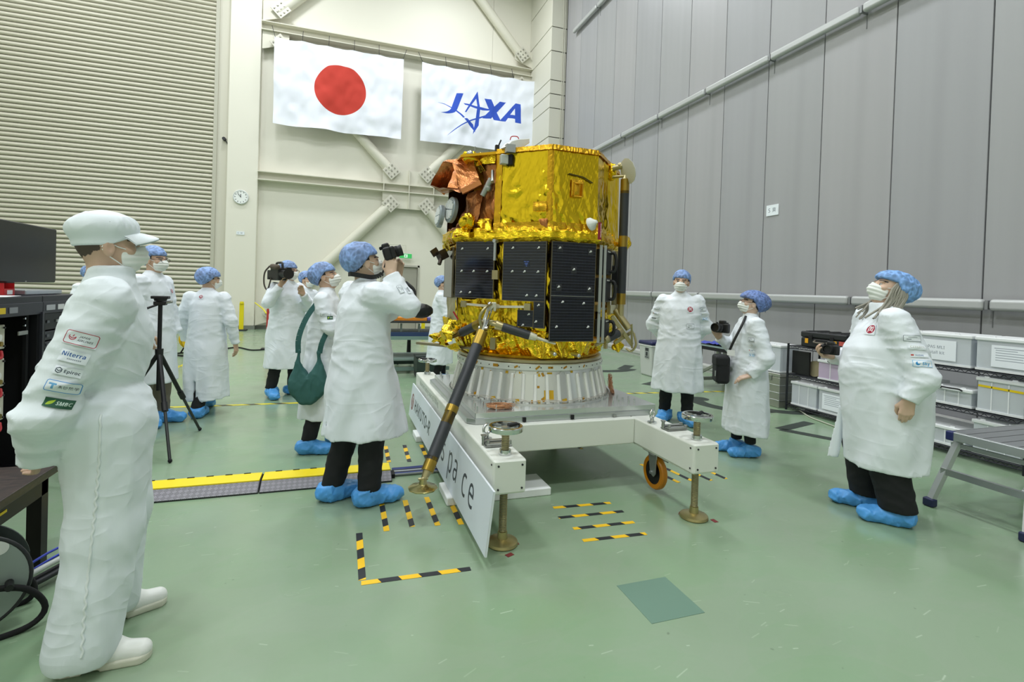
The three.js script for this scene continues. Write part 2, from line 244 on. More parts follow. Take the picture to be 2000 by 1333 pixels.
// ================================================================ transport stand
const CX = 1.62, CZ = -4.22, PT = 0.6; // axis of the lander and top of the base plate
{
  const cream = mat(0xe4e7de, 0.38);
  const T = thing('transport_stand', 'cream white steel transport frame on four screw jacks under the gold lander', 'stand', [1.594, 0, -4.155]);
  const ox = -1.594, oz = 4.155; // local = world + offset
  const P = (name, gs, m, par = T) => mk(name, mv(merge([gs].flat(9)), ox, 0, oz), m, par);
  const L = [], BX = [0.928, 2.26];
  const screwm = mat(0x8f8f86, 0.5, 0.6), dotg = () => 0;
  BX.forEach((x, s) => {
    const b = P('side_beam', rb(0.196, 0.195, 2.99, 0.014, x, 0.4225, -4.155, 2), cream);
    P('bottom_lip', [bb(x - 0.085, x + 0.085, 0.317, 0.325, -5.6, -2.7)], cream, b);
    P('end_cap', rb(0.186, 0.178, 0.01, 0.006, x, 0.425, -2.659, 1), cream, b);
    for (const dx of [-0.07, 0.07]) for (const dy of [-0.065, 0.065]) P('cap_screw', cyl(0.006, 0.006, 0.006, 0, 0, 0, 8).rotateX(Math.PI / 2).translate(x + dx, 0.425 + dy, -2.652), M.dark, b);
    for (const dy of [-0.065, 0.065]) P('cap_screw', cyl(0.006, 0.006, 0.006, 0, 0, 0, 8).rotateZ(Math.PI / 2).translate(x - 0.099, 0.425 + dy, -2.69), M.dark, b);
    for (const z of [-2.758, -5.5]) { // screw jack
      const j = P('jack_screw', rod([x, 0.05, z], [x, 0.66, z], 0.02, 0.02, 14), screwm);
      const th = []; for (let i = 0; i < 62; i++) { const y = 0.07 + i * 0.0095; if (y > 0.3 && y < 0.53) continue; th.push(new THREE.TorusGeometry(0.0205, 0.0032, 4, 14).rotateX(Math.PI / 2).translate(x, y, z)); }
      P('thread', th, z < -4 ? M.zinc : M.zinc, j);
      P('foot_pad', mv(lathe([[0, 0], [0.088, 0], [0.092, 0.006], [0.088, 0.02], [0.07, 0.028], [0.03, 0.034], [0.027, 0.075], [0, 0.075]], 36), x, 0.001, z), M.zinc, j);
      P('collar_nut', [cyl(0.034, 0.036, 0.028, x, 0.536, z, 10), cyl(0.028, 0.028, 0.02, x, 0.312, z, 16)], M.chrome, j);
      const w = P('handwheel', mv(lathe([[0.078, -0.014], [0.098, -0.014], [0.1, -0.01], [0.1, 0.012], [0.096, 0.016], [0.082, 0.016], [0.078, -0.014]], 44), x, 0.672, z), M.chrome, j);
      P('spoke', [bx(0.165, 0.01, 0.022, x, 0.663, z), cyl(0.026, 0.026, 0.03, x, 0.665, z)], M.alu, w);
      const a = z < -4 ? 2.6 : s ? 0.5 : 0.15; P('crank_handle', [rod([x + 0.015 * Math.cos(a), 0.684, z - 0.015 * Math.sin(a)], [x + 0.07 * Math.cos(a), 0.69, z - 0.07 * Math.sin(a)], 0.014, 0.011), rod([x + 0.07 * Math.cos(a), 0.69, z - 0.07 * Math.sin(a)], [x + 0.09 * Math.cos(a), 0.686, z - 0.09 * Math.sin(a)], 0.006)], M.blackPl, w);
    }
    // eye bolt
    const ez = s ? -3.19 : -3.06, ex = s ? 2.21 : 0.905;
    P('eye_bolt', [new THREE.TorusGeometry(0.03, 0.009, 10, 24).rotateY(0.5).translate(ex, 0.585, ez), cyl(0.011, 0.016, 0.03, ex, 0.547, ez), cyl(0.034, 0.034, 0.007, ex, 0.526, ez)], M.chrome);
    // swing lock plates
    const lz = s ? -3.0 : -2.93; const lx = x + (s ? 0 : 0);
    P('lock_plate', [rb(0.16, 0.012, 0.034, 0.003, lx, 0.545, lz - 0.02, 1), rb(0.15, 0.012, 0.034, 0.003, lx, 0.54, lz + 0.03, 1), rb(0.17, 0.008, 0.09, 0.003, lx + 0.005, 0.528, lz, 1)], M.steel);
    P('lock_pin', [cyl(0.011, 0.011, 0.05, lx - 0.075, 0.55, lz - 0.02), cyl(0.02, 0.014, 0.01, lx - 0.075, 0.578, lz - 0.02), cyl(0.01, 0.01, 0.04, lx - 0.06, 0.545, lz + 0.03), cyl(0.012, 0.012, 0.03, lx + 0.075, 0.545, lz - 0.02), cyl(0.012, 0.012, 0.03, lx + 0.075, 0.54, lz + 0.03)], M.steel);
    // castors
    for (const z of [-3.2, -5.1]) {
      const c = P('castor_fork', [rb(0.14, 0.014, 0.14, 0.004, x, 0.31, z, 1), cyl(0.05, 0.055, 0.02, x, 0.295, z), ext([[-0.05, 0], [0.05, 0], [0.035, -0.08], [0.02, -0.15], [-0.02, -0.165], [-0.04, -0.14], [-0.045, -0.06]], 0.006, 0.001).rotateY(Math.PI / 2).translate(x - 0.036, 0.29, z + 0.01), ext([[-0.05, 0], [0.05, 0], [0.035, -0.08], [0.02, -0.15], [-0.02, -0.165], [-0.04, -0.14], [-0.045, -0.06]], 0.006, 0.001).rotateY(Math.PI / 2).translate(x + 0.03, 0.29, z + 0.01), rod([x - 0.045, 0.15, z], [x + 0.045, 0.15, z], 0.012)], M.aluDull);
      P('brake_pedal', [tube([[x + 0.02, 0.29, z + 0.06], [x + 0.01, 0.29, z + 0.09], [x - 0.005, 0.275, z + 0.1], [x - 0.01, 0.275, z + 0.16]], 0.006)], M.aluDull, c);
      P('tyre', mv(lathe([[0.088, -0.022], [0.118, -0.024], [0.126, -0.014], [0.127, 0], [0.126, 0.014], [0.118, 0.024], [0.088, 0.022]], 40).rotateZ(Math.PI / 2), x, 0.15, z), mat(0xc27a0a, 0.35), c);
      P('hub', [mv(lathe([[0, -0.024], [0.03, -0.026], [0.035, -0.012], [0.075, -0.012], [0.09, -0.018], [0.09, 0.018], [0.075, 0.012], [0.035, 0.012], [0.03, 0.026], [0, 0.024]], 32).rotateZ(Math.PI / 2), x, 0.15, z)], M.blackPl, c);
    }
  });
  P('cross_beam', rb(1.136, 0.195, 0.2, 0.01, 1.594, 0.4225, -3.44, 1), cream); P('cross_beam', rb(1.136, 0.195, 0.2, 0.01, 1.594, 0.4225, -5.0, 1), cream);
  // lettering on the outer side of the beam
  const tt = canvasTex(1024, 64, (g, w, h) => { g.fillStyle = '#d9ded4'; g.fillRect(0, 0, w, h); g.fillStyle = '#4b524c'; g.font = '44px sans-serif'; g.fillText('Maximum loading capacity(5)700 kg', 20, 46); });
  const tg = new THREE.PlaneGeometry(1.5, 0.09).rotateY(-Math.PI / 2); P('lettering', mv(tg, 0.8285, 0.462, -4.62), mat(0xffffff, 0.4, 0, { map: tt }));
  // base plates
  const pl = (x0, x1, z0, z1, y, h, c) => ext([[x0 + c, z0], [x1 - c, z0], [x1, z0 + c], [x1, z1 - c], [x1 - c, z1], [x0 + c, z1], [x0, z1 - c], [x0, z0 + c]].map(([x, z]) => [x, -z]), h - 0.004, 0.002).rotateX(-Math.PI / 2).translate(0, y + 0.002, 0);
  const plm = mat(0xb9bdbd, 0.3, 0.85);
  P('base_plate', pl(0.87, 2.37, -5.02, -3.4, 0.522, 0.038, 0.05), plm);
  const up = P('adapter_plate', pl(0.92, 2.39, -5.0, -3.41, 0.56, 0.04, 0.004), mat(0xd2d5d4, 0.26, 0.8));
  for (const x of [1.28, 1.66]) P('slot', bb(x - 0.011, x + 0.011, 0.526, 0.556, -3.401, -3.385), M.rubber, up);
  P('slot', bb(2.0, 2.03, 0.526, 0.54, -3.401, -3.385), M.steel, up);
  for (const [x0, z0] of [[0.95, -3.47], [2.03, -3.45], [0.95, -4.75]]) for (let i = 0; i < 4; i++) for (let j = 0; j < 3; j++) { if (i + j > 4) continue; P('locating_pin', cyl(0.006, 0.006, 0.035, x0 + i * 0.07 + j * 0.008, PT + 0.0175, z0 - j * 0.1 - (i % 2) * 0.03, 8), M.chrome, up); }
}
// ---------------------------------------------------------------- sign board leaning on the frame
{
  const tex = canvasTex(2048, 256, (g, w, h) => { // 3.09 m x 0.345 m, left end = far end
    g.fillStyle = '#dfe6ef'; g.fillRect(0, 0, w, h); const k = w / 3.09;
    g.fillStyle = '#7c1d2c'; g.beginPath(); g.ellipse(0.15 * k, 0.5 * h, 0.085 * k, 0.085 * h / 0.345, 0, 0, 7); g.fill();
    g.strokeStyle = '#dfe6ef'; g.lineWidth = 9; g.beginPath(); const cx = 0.15 * k, cy = 0.5 * h; g.moveTo(cx - 24, cy + 48); g.lineTo(cx - 24, cy - 20); g.bezierCurveTo(cx - 24, cy - 50, cx, cy - 60, cx - 2, cy - 10); g.lineTo(cx + 2, cy + 40); g.moveTo(cx + 2, cy - 10); g.bezierCurveTo(cx + 4, cy - 60, cx + 30, cy - 44, cx + 24, cy - 10); g.lineTo(cx + 24, cy + 48); g.stroke();
    g.fillStyle = '#3a3f4a'; g.font = 'bold 118px sans-serif'; g.save(); g.translate(0.29 * k, 0.5 * h + 42); const tw = g.measureText('HAKUTO-R').width; g.scale(0.96 * k / tw, 1); g.fillText('HAKUTO-R', 0, 0); g.restore();
    g.fillStyle = '#333844'; g.font = '190px sans-serif'; [['i', 1.68], ['s', 1.85], ['p', 2.1], ['a', 2.27], ['c', 2.52], ['e', 2.7]].forEach(([c, x]) => { g.save(); g.translate(x * k, 0.5 * h + 52); g.scale(0.92, 1); const m = g.measureText(c).width; g.fillText(c, -m / 2, 0); g.restore(); });
  });
  const T = thing('sign_board', 'long white name board leaning on the left side of the cream frame', 'sign', [0.782, 0.06, -4.075]);
  const g = bx(0.012, 0.345, 3.09); g.rotateZ(-0.105).translate(0, 0.172, 0);
  mk('board', g, mat(0xe3e8ee, 0.45), T);
  mk('printed_face', new THREE.PlaneGeometry(3.09, 0.345).rotateY(-Math.PI / 2).translate(-0.0068, 0, 0).rotateZ(-0.105).translate(0, 0.172, 0), mat(0xffffff, 0.42, 0, { map: tex }), T);
}
for (const [z0, z1, x1, l] of [[-3.62, -3.33, 1.48, 'white foam block under the near end of the name board'], [-5.02, -4.78, 1.1, 'white foam block under the far end of the name board']]) solo('foam_block', rb(x1 - 0.72, 0.056, z1 - z0, 0.008, (x1 + 0.72) / 2, 0.028, (z0 + z1) / 2), mat(0xf0f3f1, 0.85), l, 'foam block');
// ---------------------------------------------------------------- payload adapter ring
const kapton = [0xb8860b, 0xd0a514, 0xa8740a].map(c => mat(c, 0.35, 0.1));
{
  const T = thing('payload_adapter', 'silver ribbed conical adapter ring between the plate and the lander', 'adapter ring', [CX, PT, CZ]);
  const alu = mat(0xd9dbd8, 0.3, 0.88), ribM = mat(0xeff0ec, 0.32, 0.25), wh = mat(0xdfe3dc, 0.35, 0.2);
  const R0 = 0.672, R1 = 0.612, Y0 = 0.012, Y1 = 0.255;
  mk('cone_shell', lathe([[0.55, 0.0], [R0, Y0], [R1, Y1], [0.55, Y1]], 96), alu, T);
  mk('base_flange', lathe([[0.6, 0.0], [0.712, 0], [0.712, 0.012], [0.6, 0.013]], 96), alu, T);
  const ring = mk('top_ring', lathe([[0.55, Y1 - 0.005], [0.632, Y1 - 0.005], [0.64, Y1], [0.64, 0.297], [0.634, 0.302], [0.55, 0.302]], 96), wh, T);
  mk('clamp_band', lathe([[0.5, 0.302], [0.618, 0.302], [0.628, 0.31], [0.628, 0.33], [0.618, 0.336], [0.5, 0.336]], 96), mat(0xb3a684, 0.3, 0.8), T);
  const N = 44, dR = R1 - R0, dY = Y1 - Y0, sl = Math.hypot(dR, dY);
  const rg = merge([rb(0.028, sl * 0.86, 0.024, 0.01, 0, 0, 0, 2), rb(0.034, 0.05, 0.012, 0.005, 0, -sl * 0.44, 0, 1)]).rotateX(-Math.atan2(-dR, dY)).translate(0, (Y0 + Y1) / 2 - 0.012, (R0 + R1) / 2 + 0.008);
  for (let i = 0; i < N; i++) { const m = mk('rib', rg, ribM, T); m.rotation.y = i / N * Math.PI * 2; }
  const arcg = new THREE.TorusGeometry(0.026, 0.003, 6, 12, Math.PI).rotateX(-0.25).translate(0, Y1 - 0.035, R1 + 0.012);
  for (let i = 0; i < N; i += 2) { if (i % 6 === 2) continue; const m = mk('wire_loop', arcg, M.white, T); m.rotation.y = (i + 0.5) / N * Math.PI * 2; }
  const bolt = cyl(0.006, 0.006, 0.012, 0, 0.018, 0.697, 8), dot = cyl(0.0045, 0.0045, 0.004, 0, 0, 0, 8).rotateX(Math.PI / 2).translate(0, 0.278, 0.6405);
  for (let i = 0; i < 72; i++) { const m = mk('flange_bolt', bolt, M.steel, T); m.rotation.y = i / 72 * Math.PI * 2; }
  for (let i = 0; i < 48; i++) { const m = mk('rivet_hole', dot, M.rubber, ring); m.rotation.y = (i + 0.3) / 48 * Math.PI * 2; }
  // kapton tape pieces
  const tape = (a, y, w, h, tw, k) => { const t = clamp((y - Y0) / dY, 0, 1), r = (y > Y1 ? 0.641 : lerp(R0, R1, t) + 0.002); const m = mk('kapton_tape', bx(w, h, 0.0015).rotateZ(tw), kapton[k % 3], T); const g = m.geometry; g.rotateX(y > Y1 ? 0 : -Math.atan2(-dR, dY)); g.translate(0, y, r); m.rotation.y = a; };
  [[-62, 0.28, 0.03, 0.012, 0.9, 0], [-45, 0.279, 0.045, 0.022, 0, 0], [-30, 0.279, 0.03, 0.014, 0.5, 0], [-15, 0.278, 0.04, 0.015, 0.7, 0], [-6, 0.279, 0.04, 0.016, 0, 0], [5, 0.279, 0.034, 0.014, 0.5, 2], [22, 0.28, 0.025, 0.012, 0.9, 0],
    [-58, 0.235, 0.02, 0.02, 0, 1], [-50, 0.215, 0.014, 0.03, 0, 0], [-37, 0.23, 0.022, 0.02, 0, 1], [-27, 0.232, 0.026, 0.016, 0, 1], [-32, 0.205, 0.016, 0.026, 0, 0], [-14, 0.225, 0.018, 0.04, 0.4, 1], [-11, 0.222, 0.018, 0.03, 0.5, 0], [-6, 0.232, 0.04, 0.014, 0, 1], [12, 0.24, 0.022, 0.02, 0, 1], [18, 0.21, 0.012, 0.03, 0, 0],
    [-15, 0.13, 0.036, 0.018, 0, 0], [-7, 0.07, 0.075, 0.075, 0, 1], [-10, 0.045, 0.05, 0.03, 0.6, 0], [-60, 0.04, 0.03, 0.02, 0.3, 0], [-45, 0.03, 0.04, 0.02, 0.2, 1], [-33, 0.026, 0.02, 0.022, 0, 0], [-28, 0.026, 0.03, 0.02, 0.2, 1], [-18, 0.024, 0.022, 0.02, 0, 0], [-14, 0.024, 0.03, 0.02, 0, 1], [4, 0.03, 0.04, 0.022, 0.2, 1], [20, 0.03, 0.02, 0.022, 0, 0]].forEach(a => tape(a[0] * D2R, ...a.slice(1)));
  const w1 = [], w2 = []; for (let i = 0; i <= 90; i++) { const a = (-100 + i * 2.1) * D2R; w1.push([0.69 * Math.sin(a), 0.02 + 0.012 * Math.abs(Math.sin(i * 0.9)), 0.69 * Math.cos(a)]); w2.push([(0.684 + 0.004 * Math.sin(i)) * Math.sin(a), 0.034 + 0.008 * Math.sin(i * 0.6), (0.684) * Math.cos(a)]); }
  mk('sensor_cable', [tube(w1, 0.002, 360, 5), tube(w2, 0.0018, 360, 5)], mat(0xcfc8bd, 0.5), T);
}
{ // copper wire coils lying on the plate
  const coil = (label, x, z, rx, rz, tilt, n, h) => { const cp = [mat(0xc8966e, 0.4, 0.5), mat(0xb98a63, 0.35, 0.7)]; const pts = []; for (let i = 0; i < n * 14; i++) { const a = i / 14 * Math.PI * 2, k = 0.62 + 0.38 * noise(i * 0.05, 1.3, x) * 0.8 + 0.1 * Math.sin(i * 1.7); pts.push([x + rx * k * Math.cos(a) + 0.012 * noise(i * 0.2, 3, z), PT + 0.006 + h * (0.5 + 0.5 * noise(i * 0.09, 9, x)), z + rz * k * Math.sin(a)]); }
    const t = solo('wire_coil', tube(pts, 0.0022, n * 60, 5), cp[0], label, 'wire coil'); return t; };
  coil('tangled copper wire coil lying on the plate left of the adapter ring', 1.13, -3.52, 0.12, 0.07, 0, 26, 0.028);
  const g = []; for (let s = 0; s < 14; s++) { const pts = []; const a0 = 62 * D2R, rr0 = rr(0.005, 0.045); for (let i = 0; i < 16; i++) { const t = i / 16 * Math.PI * 2; const up = 0.075 + (0.06 + rr0 * 0.6) * Math.sin(t), out = 0.735 - up * 0.16 + 0.02 * noise(s, i * 0.3, 4), al = a0 + (0.07 + rr0 * 2) * Math.cos(t) + 0.02 * noise(s, i * 0.2, 8); pts.push([CX + out * Math.sin(al), PT + Math.max(0.008, up + 0.0), CZ + out * Math.cos(al)]); } g.push(tube(pts, 0.0022, 60, 5, true)); }
  solo('wire_coil', g, mat(0xb98662, 0.4, 0.5), 'bundle of thin copper wires hanging on the right of the adapter ring', 'wire coil');
}
// ---------------------------------------------------------------- floor markings
const hazardTex = canvasTex(256, 64, (g, w, h) => { g.fillStyle = '#f2c11d'; g.fillRect(0, 0, w, h); g.fillStyle = '#23262b'; g.beginPath(); g.moveTo(0, 0); g.lineTo(w / 2, 0); g.lineTo(w / 2 - 22, h); g.lineTo(-22, h); g.fill(); g.beginPath(); g.moveTo(w, 0); g.lineTo(w, h); g.lineTo(w - 22, h); g.fill(); });
hazardTex.wrapS = THREE.RepeatWrapping;
const hazardM = mat(0xffffff, 0.55, 0, { map: hazardTex });
function tapeStrip(x0, z0, x1, z1, w, label, period = 0.2, phase = 0, group = 'striped tape pieces on the floor', m = hazardM) {
  const L = Math.hypot(x1 - x0, z1 - z0); const g = new THREE.BoxGeometry(L, 0.0012, w); const p = g.attributes.position, u = g.attributes.uv;
  for (let i = 0; i < p.count; i++) u.setXY(i, (p.getX(i) + L / 2) / period + phase, p.getZ(i) / w + 0.5);
  g.rotateY(Math.atan2(-(z1 - z0), x1 - x0)).translate((x0 + x1) / 2, 0.0012, (z0 + z1) / 2); return solo('hazard_tape', g, m, label, 'floor tape', group);
}
tapeStrip(1.411, -3.13, 1.834, -3.104, 0.032, 'farthest of four striped tapes between the front jacks', 0.2, 0.55);
tapeStrip(1.384, -2.982, 1.849, -2.961, 0.032, 'second farthest of four striped tapes between the front jacks', 0.2, 0.95);
tapeStrip(1.411, -2.82, 1.832, -2.801, 0.032, 'second nearest of four striped tapes between the front jacks', 0.2, 0.75);
tapeStrip(1.4, -2.668, 1.819, -2.646, 0.032, 'nearest of four striped tapes between the front jacks', 0.2, 0.5);
tapeStrip(0.308, -3.5, 0.306, -3.083, 0.034, 'striped tape at the toe of the photographer in the long coat', 0.2, 0.7);
tapeStrip(0.464, -3.498, 0.46, -3.099, 0.034, 'middle striped tape of the near row beside the name board', 0.2, 0.5);
tapeStrip(0.614, -3.513, 0.613, -3.076, 0.034, 'striped tape right in front of the gold foot pad', 0.2, 0.5);
tapeStrip(0.76, -3.5, 0.756, -3.051, 0.034, 'striped tape half hidden under the near name board end', 0.2, 0.6);
tapeStrip(0.438, -4.728, 0.428, -4.292, 0.034, 'leftmost striped tape of the far row behind the cable ramp', 0.2, 0.5);
tapeStrip(0.606, -4.727, 0.593, -4.262, 0.034, 'middle striped tape of the far row behind the cable ramp', 0.2, 0.0);
tapeStrip(0.756, -4.7, 0.748, -4.31, 0.034, 'striped tape half hidden behind the middle of the name board', 0.2, 0.5);
tapeStrip(0.149, -3.098, 0.146, -2.596, 0.036, 'striped tape along the long arm of the floor corner mark', 0.2, 0.0);
tapeStrip(0.14, -2.57, 0.689, -2.553, 0.036, 'nearest striped tape, crossing the foot of the corner mark', 0.2, 0.52);
tapeStrip(2.63, -3.8, 2.686, -3.311, 0.034, 'striped tape running behind the right front jack', 0.2, 0.2);
tapeStrip(2.5, -3.75, 2.558, -3.307, 0.034, 'short striped tape just right of the orange castor', 0.2, 0.55);
tapeStrip(2.79, -3.7, 2.844, -3.279, 0.034, 'striped tape behind the end of the right beam', 0.2, 0.4);
tapeStrip(2.95, -3.7, 2.991, -3.279, 0.034, 'outermost striped tape right of the right beam', 0.2, 0.4);
tapeStrip(2.17, -4.46, 2.185, -4.25, 0.034, 'striped tape scrap under the rear of the frame', 0.2, 0.5); tapeStrip(2.36, -4.46, 2.38, -4.3, 0.034, 'striped tape scrap under the right side of the frame', 0.2, 0.6);
const lineTex = canvasTex(128, 64, (g, w, h) => { g.fillStyle = '#e3d32a'; g.fillRect(0, 0, w, h); g.fillStyle = '#4a452f'; g.beginPath(); g.moveTo(20, h); g.lineTo(60, 0); g.lineTo(110, 0); g.lineTo(70, h); g.fill(); }); lineTex.wrapS = THREE.RepeatWrapping; const lineM = mat(0xffffff, 0.5, 0, { map: lineTex });
tapeStrip(4.04, -6.47, 6.2, -6.3, 0.06, 'long yellow striped line on the floor towards the panel wall', 0.22, 0, 'striped lines across the hall floor', lineM);
tapeStrip(-2.6, -6.72, 0.7, -6.66, 0.06, 'long yellow striped line on the floor behind the visitors', 0.3, 0, 'striped lines across the hall floor', lineM);
tapeStrip(-2.52, -9.7, -2.32, -11.6, 0.07, 'yellow striped line on the floor near the yellow cable reel', 0.16, 0, 'striped lines across the hall floor', lineM);
solo('floor_patch', bb(1.357, 1.644, 0, 0.0016, -2.208, -1.906), mat(0x6b8a79, 0.42), 'square darker green patch on the floor near the camera', 'floor patch');
[[1.0, -2.74], [0.93, -2.63], [2.215, -2.83], [2.36, -2.79], [2.36, -2.68]].forEach(([x, z], i) => solo('marking_tape', bx(0.045, 0.0012, 0.03).rotateY(i * 0.4).translate(x, 0.0012, z), mat(0x7a2a2a, 0.6), ['red tape scrap right of the left front jack pad', 'red tape scrap in front of the left front jack pad', 'red tape scrap left of the right front jack pad', 'red tape scrap right of the right front jack pad', 'red tape scrap in front of the right front jack pad'][i], 'floor tape'));
{ // dark letters painted on the floor
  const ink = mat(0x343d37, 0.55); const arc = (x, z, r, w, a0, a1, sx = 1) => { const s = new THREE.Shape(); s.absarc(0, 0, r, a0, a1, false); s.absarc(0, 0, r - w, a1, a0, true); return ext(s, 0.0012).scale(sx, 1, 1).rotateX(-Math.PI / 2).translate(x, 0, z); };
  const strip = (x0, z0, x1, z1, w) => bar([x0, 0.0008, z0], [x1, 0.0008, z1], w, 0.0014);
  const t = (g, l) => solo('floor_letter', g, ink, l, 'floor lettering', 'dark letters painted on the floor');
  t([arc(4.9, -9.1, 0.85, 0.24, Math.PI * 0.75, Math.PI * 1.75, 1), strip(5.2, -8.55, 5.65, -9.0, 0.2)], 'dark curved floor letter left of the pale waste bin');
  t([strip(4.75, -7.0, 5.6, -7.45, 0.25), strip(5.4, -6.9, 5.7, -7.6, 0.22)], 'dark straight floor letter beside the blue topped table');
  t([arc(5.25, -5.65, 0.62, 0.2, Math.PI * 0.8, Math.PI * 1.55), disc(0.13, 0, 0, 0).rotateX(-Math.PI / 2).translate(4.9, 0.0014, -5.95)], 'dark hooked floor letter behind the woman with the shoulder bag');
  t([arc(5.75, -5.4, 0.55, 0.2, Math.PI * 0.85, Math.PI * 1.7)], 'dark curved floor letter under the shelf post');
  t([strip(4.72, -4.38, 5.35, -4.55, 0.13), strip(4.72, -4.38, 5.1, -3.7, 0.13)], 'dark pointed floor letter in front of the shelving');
}
{ // cable ramp
  const plateTex = canvasTex(256, 256, (g, w, h) => { g.fillStyle = '#6c6a70'; g.fillRect(0, 0, w, h); for (let j = 0; j < 4; j++) for (let i = 0; i < 4; i++) { g.save(); g.translate(i * 64 + 32, j * 64 + 32); g.rotate((i + j) % 2 ? 0.785 : -0.785); g.fillStyle = '#9b9aa0'; for (let k = -1; k <= 1; k++) g.fillRect(-20, k * 14 - 3, 40, 6); g.restore(); } }, [1, 1]);
  plateTex.wrapS = plateTex.wrapT = THREE.RepeatWrapping;
  const side = mat(0xffffff, 0.5, 0.1, { map: plateTex, bumpMap: plateTex, bumpScale: 0.002 });
  [[-1.42, -0.497, 'left length of the yellow topped cable ramp'], [-0.49, 0.412, 'right length of the yellow topped cable ramp, under the photographer']].forEach(([x0, x1, l]) => {
    const T = thing('cable_ramp', l, 'cable ramp', [(x0 + x1) / 2, 0, -4.03], 0, 'lengths of the cable ramp'), L = x1 - x0;
    const pr = ext([[-0.175, 0], [0.175, 0], [0.175, 0.008], [0.075, 0.05], [-0.075, 0.05], [-0.175, 0.008]], L, 0).translate(0, 0, -L / 2).rotateY(-Math.PI / 2).rotateY(Math.PI / 2 * 0);
    mk('base', pr, mat(0x25262a, 0.6), T);
    for (const s of [1, -1]) { const g = new THREE.BoxGeometry(L - 0.01, 0.004, 0.108); const p = g.attributes.position, u = g.attributes.uv; for (let i = 0; i < p.count; i++) u.setXY(i, p.getX(i) / 0.14, p.getZ(i) / 0.14); g.rotateX(s * Math.atan2(0.042, 0.1)).translate(0, 0.031, s * 0.126); mk('tread_side', g, side, T); }
    const lid = mk('lid', rb(L - 0.008, 0.012, 0.155, 0.003, 0, 0.057, 0, 1), mat(0xf5dc0c, 0.4), T);
    for (let i = 0; i < 7; i++) mk('lid_slot', bx(0.045, 0.004, 0.012, -L / 2 + 0.1 + i * 0.12, 0.064, -0.073), M.rubber, lid);
    if (x1 > 0) mk('connector', bx(0.035, 0.03, 0.09, L / 2 + 0.01, 0.016, 0.06), M.rubber, T);
  });
  // cables leaving the ramp towards the lander
  const cols = [0x22336e, 0x2b3f86, 0x20242c, 0xb9bfc4, 0x2c2f36, 0x3a4d8c, 0x8a8f8c]; const ls = ['blue', 'lighter blue', 'black', 'white', 'charcoal', 'pale blue', 'grey'];
  cols.forEach((c, i) => { const z = -4.1 + i * 0.023; solo('cable', tube([[0.435, 0.012, z], [0.55, 0.012, z + 0.002], [0.66, 0.012, z - 0.001], [0.8, 0.012, z], [1.1, 0.012, z], [1.4, 0.012, z]], 0.009), mat(c, 0.5), ls[i] + ' cable running from the ramp end under the name board', 'cable', 'cables leaving the ramp'); });
}
